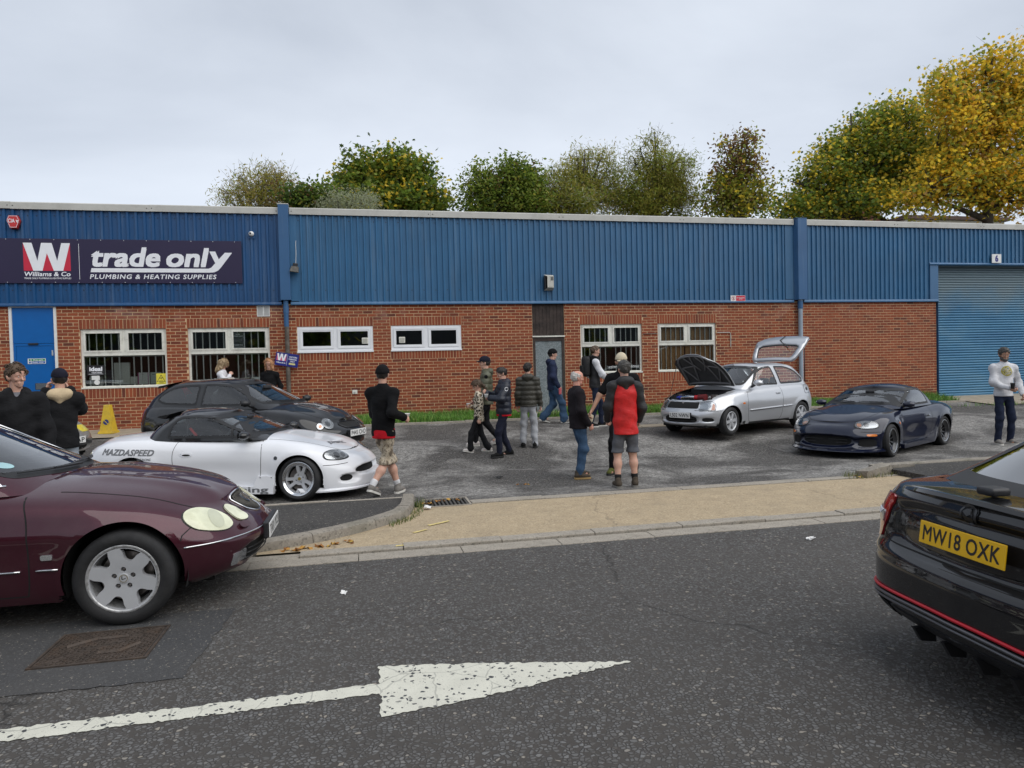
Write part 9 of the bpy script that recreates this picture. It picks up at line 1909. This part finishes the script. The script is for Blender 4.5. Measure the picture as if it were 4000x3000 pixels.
Q[10] = person('young man in black beanie, navy hoodie and wide blue jeans by the steel door', (4.28, 15.63), .313, 352, 1.74, [(-.24, .07), (.26, -.07)], [(.14, .22, .88), (.12, -.24, .86)], dict(m=NAVH, ex=.024, hem=-.12, rs=1.15, fold=.009), dict(m=DEN, w=1.25, hemr=.075, fold=.012), dict(m=SHG, tilt=(16, 0), sole=SOLE), (HD, 'short'), hat=(BLK, 'beanie'), hood=NAVH, lift=(.05, 0), group=G1)
Q[11] = person('man with cropped hair, black backpack and pale sleeves carrying a camera', (5.02, 14.75), .26, 356, 1.80, [(.16, .08), (-.14, -.08)], [(.16, .24, .95), (.32, -.20, .98, (-.7, -.5, -.3))], dict(m=CHA, ex=.020, hem=-.08), dict(m=DDN), dict(m=SHK), (HB, 'crop'), hood=BLK, sleeves=WHT, group=G1)
Q[12] = person('white haired man in black fleece and blue jeans with a hand in his pocket', (3.10, 9.91), -.038, 2, 1.585, [(.06, .15), (-.04, -.13)], [(.12, .20, .90), (.12, -.205, .90, (-.9, -.5, -.1))], dict(m=fabric('plum_black_fleece', (.016, .013, .016)), ex=.026, hem=-.12, rs=1.08, fold=.008), dict(m=DEN, w=1.04, fold=.011), dict(m=SHB, sole=GUM), (HW, 'bald'), skin=SKR, girth=1.16, look=-4, lean=-2, group=G1)
Q[13] = person('bearded man in cream cap and black shirt holding a folded hat', (3.86, 10.02), -.038, 236, 1.83, [(.0, .16), (.04, -.16)], [(.12, .26, .92), (.22, -.44, .90, (-.6, -.8, .1))], dict(m=BLK, ex=.020, hem=-.10, to=.72, rs=1.15, name='shirt'), dict(m=BLT), dict(m=fabric('green_trainer', (.10, .11, .03)), sole=BSO), (HG, 'crop'), skin=SK2, hat=(CRM, 'cap'), beard=HG, nod=8, look=18, girth=1.18, group=G1)
Q[14] = person('man in red backed hooded jacket and grey shorts seen from behind', (3.42, 8.78), -.012, 80, 1.68, [(-.02, .13), (.02, -.12)], [(.22, .22, .95, (-1, .35, -.1)), (.18, -.23, .93, (-1, -.35, -.1))], dict(m=REDS, ex=.028, hem=-.20, rs=1.0, fold=.009), dict(m=GSH, name='shorts', w=1.22, cut=.0, fold=.010), dict(m=SHB, sock=SKB, sole=plain('grey_sole', (.2, .19, .17), .8)), (HG, 'short'), sleeves=CHA, hood=CHA, bare=True, short=True, look=14, girth=1.0, group=G1)
Q[15] = person('man in white sweatshirt with a round yellow print holding a cup by the shutter', (11.72, 10.78), -.03, 252, 1.78, [(.0, .12), (.04, -.12)], [(.14, .26, .92, (-.8, .5, 0)), (.26, -.04, 1.04, (-.5, -.9, -.4))], dict(m=WHT, ex=.018, hem=-.06, rs=1.0, fold=.009, name='sweatshirt'), dict(m=DDN), dict(m=SHG), (HG, 'short'), skin=SK2, beard=HG, nod=12, look=-6)
def decal(q, du, dz, r, mat, name, parent=None, ring=None, fr=1.):
 """round print pressed on to the front (fr=1) or side of a garment by ray casting"""
 nk, ch, hip, f, l = q['loc']; o = q['top']; d = -f if fr == 1 else (-l*fr if abs(fr) == 2 else f); up = np.array([0, 0, 1.]); c = (ch+[0, 0, dz])+(l*du if fr == 1 else f*du); sd = l if fr == 1 else f; v = []; n = 20
 bv = BVHTree.FromPolygons([p.co for p in o.data.vertices], [tuple(p.vertices) for p in o.data.polygons])
 for rr_ in (1., .5, 0):
  for a in np.linspace(0, 2*math.pi, n, endpoint=False):
   p = c+(sd*math.cos(a)+up*math.sin(a))*r*rr_; h = bv.ray_cast(Vector(p-d/np.linalg.norm(d)*1.), Vector(d)); hp = h[0] if h[0] else Vector(p); v.append(tuple(hp-Vector(d).normalized()*.003))
 return obj(name, mesh(name, v, [(k*n+i, k*n+(i+1) % n, (k+1)*n+(i+1) % n, (k+1)*n+i) for k in (0, 1) for i in range(n)], mat, True), parent or o)
m_, t_, b_ = newmat('roundel_print'); t_.links.new(ramp(t_, noise(t_, coord(t_), 28., 3), [(.35, (.10, .09, .03)), (.45, (.42, .36, .05)), (.55, (.45, .42, .35)), (.65, (.08, .10, .09))]), b_.inputs['Base Color'])
decal(Q[15], .0, .02, .095, plain('roundel_yellow', (.40, .34, .04), .8), 'print_ring'); decal(Q[15], .0, .02, .08, m_, 'print').location = (.0015, 0, 0)
decal(Q[8], .0, .02, .035, M['ink_w'], 'sleeve_badge', fr=2); decal(Q[8], .0, .02, .026, NAVP, 'sleeve_badge', fr=2).location = (0, .0015, 0); decal(Q[6], .0, .06, .035, BLK, 'sleeve_badge', fr=2)
# ------------------------------------------------------------------ what they carry
def cup(loc, label, h=.10, mat=None, r=.038, tilt=0):
 o = MB().lathe([(0, 0), (r*.75, 0), (r, h), (r*1.06, h+.003), (r*1.06, h-.004), (r*.93, h-.004), (0, h*.9)], 16).build('paper_cup', mat or M['white'], None, True); o.location = loc; o.rotation_euler = (tilt, 0, 0); return tag(o, label, 'cup')
def near(q, i, f=.085, l=0., z=-.02): return q['wr'][i]+q['f']*f*q['s']+q['l']*l*q['s']+Vector((0, 0, z))
cup(near(Q[4], 1, .07, .0, .0), 'white paper cup held by the woman in glasses'); cup(near(Q[5], 1, .10, .03, -.01), 'white paper bowl held by the young man in camouflage shorts', .06, None, .06); cup(near(Q[8], 0, .075, .0, .01), 'small white tub held by the boy in the black padded jacket', .06)
cup(near(Q[15], 1, .07, .02, .0), 'black lidded cup held by the man in the white sweatshirt', .10, plain('dark_cup', (.03, .03, .03), .5)); cup(near(Q[7], 1, .06, .0, .0), 'small pale cup held by the girl in leopard print', .06)
o = MB().tube([near(Q[8], 1, .05, 0, .05), near(Q[8], 1, .09, .04, -.07)], .006, 6).build('spoon', M['white']); tag(o, 'white plastic spoon in the boy\'s raised hand', 'spoon')
o = MB().rbox(-.079, .079, -.005, .005, -.04, .04, .006).build('mobile_phone', M['black']); o.location = near(Q[2], 0, .10, -.05, .05)+Q[2]['l']*.08; o.rotation_euler = (0, 0, R(14)); tag(o, 'dark phone held up sideways by the man in the navy cap', 'phone'); MB().box(-.072, .072, -.0065, -.0052, -.035, .035).build('screen', plain('phone_screen', (.12, .14, .16), .15, coat=1), o)
o = MB().rbox(-.035, .035, -.006, .006, -.07, .07, .005).build('mobile_phone', plain('red_phone', (.10, .012, .014), .4)); o.location = near(Q[6], 0, .075, .0, -.05); o.rotation_euler = (R(60), 0, R(80)); tag(o, 'dark red phone in the hand of the man in the olive jacket', 'phone')
o = MB().rbox(-.03, .03, -.03, .03, -.09, .06, .015).build('drink_bottle', plain('pink_bottle', (.55, .12, .14), .4)); o.location = near(Q[10], 1, .03, -.03, -.09); tag(o, 'pink bottle carried by the young man in wide jeans', 'bottle')
cm = thing('camera', 'black camera with lens carried by the man with the backpack', 'camera', near(Q[11], 1, .09, .0, -.03), R(356)); MB().rbox(-.03, .03, -.065, .065, -.04, .04, .012).rbox(-.02, .025, -.03, .03, .04, .062, .008).build('camera_body', M['black'], cm); auto_smooth(MB().tube([(.03, 0, 0), (.10, 0, -.01)], .033, 14).build('lens', M['black'], cm), 50)
b0 = Q[11]['ch']; bp = thing('backpack', 'black backpack worn by the man with pale sleeves', 'backpack', b0-Q[11]['f']*.19+Vector((0, 0, -.13)), R(356)); bpm = fabric('backpack_nylon', (.012, .012, .013), .7); MB().rbox(-.09, .07, -.15, .15, -.10, .36, .07).build('main_compartment', bpm, bp, True); MB().rbox(-.125, -.08, -.12, .12, -.07, .16, .04).build('front_pocket', bpm, bp, True)
for sg in (-1, 1): MB().tube([(.05, sg*.10, .33), (.12, sg*.115, .37), (.24, sg*.12, .33), (.30, sg*.13, .16), (.22, sg*.16, -.02)], .018, 6).build('strap', bpm, bp, True)
o = MB().rbox(-.06, .06, -.025, .025, -.07, .05, .022).build('folded_hat', CRM); o.location = near(Q[13], 1, .02, -.02, -.10); o.rotation_euler = (0, .4, .6); tag(o, 'folded cream hat held by the bearded man', 'hat')
o = MB().box(-.07, .07, -.002, .002, -.10, .10).build('paper_sheet', M['white']); o.location = near(Q[3], 0, .10, -.05, .03); o.rotation_euler = (R(-35), 0, R(70)); tag(o, 'white paper held by the blonde woman', 'paper')
q = Q[4]; ga = MB()
for sg in (-1, 1): ga.tube([q['W']((.103, sg*.033+.024*math.cos(a)*1.1, .004+.020*math.sin(a))) for a in np.linspace(0, 2*math.pi, 16, endpoint=False)], .0025, 5, closed=True); ga.tube([q['W']((.10, sg*.058, .008)), q['W']((.0, sg*.084, .012))], .002, 4)
ga.tube([q['W']((.105, -.008, .008)), q['W']((.105, .008, .008))], .0022, 4); tag(ga.build('glasses', M['black']), 'thin dark glasses on the woman with the paper cup', 'glasses')
# ------------------------------------------------------------------ yellow no-parking cone
cn = thing('no_parking_cone', 'yellow no parking cone standing against the brick wall', 'cone', (-5.55, 16.72, gz(0, 16.72)+.03), R(-8)); ym = plain('cone_yellow', (.62, .42, .03), .55, var=.1, dirt=((.25, .18, .08), 8., .6))
def fru(w0, d0, w1, d1, z0, z1): return [(x*w, y*d, z_) for z_, w, d in ((z0, w0, d0), (z1, w1, d1)) for x, y in ((-1, -1), (1, -1), (1, 1), (-1, 1))], [(3, 2, 1, 0), (4, 5, 6, 7), (0, 1, 5, 4), (1, 2, 6, 5), (2, 3, 7, 6), (3, 0, 4, 7)]
cb = MB().add(*fru(.135, .12, .062, .06, .05, .60)).build('cone_body', ym, cn); MB().add(*fru(.165, .15, .155, .14, 0, .05)).build('base', ym, cn); MB().add(*fru(.065, .063, .058, .056, .60, .625)).build('cap', ym, cn)
sl = (.12-.06)/.55; dk = lambda r0, r1, n=24: ([(r_*math.cos(a), -.12+sl*(.20+r_*math.sin(a))-.004, .25+r_*math.sin(a)) for r_ in (r0, r1) for a in np.linspace(0, 2*math.pi, n, endpoint=False)], [(i, (i+1) % n, n+(i+1) % n, n+i) for i in range(n)])
sg_ = MB().add(*dk(.075, 0.001)).build('sign_disc', plain('disc_blue', (.015, .03, .16), .5), cb); MB().add([(x, y-.002, z_) for x, y, z_ in dk(.075, .06)[0]], dk(.075, .06)[1]).build('sign_ring', ym, sg_); MB().add([(u, -.12+sl*(.20+w_)-.007, .25+w_) for u, w_ in ((-.05, .04), (-.04, .05), (.05, -.04), (.04, -.05))], [(0, 1, 2, 3)]).build('sign_bar', ym, sg_)
bpy.context.view_layer.update()
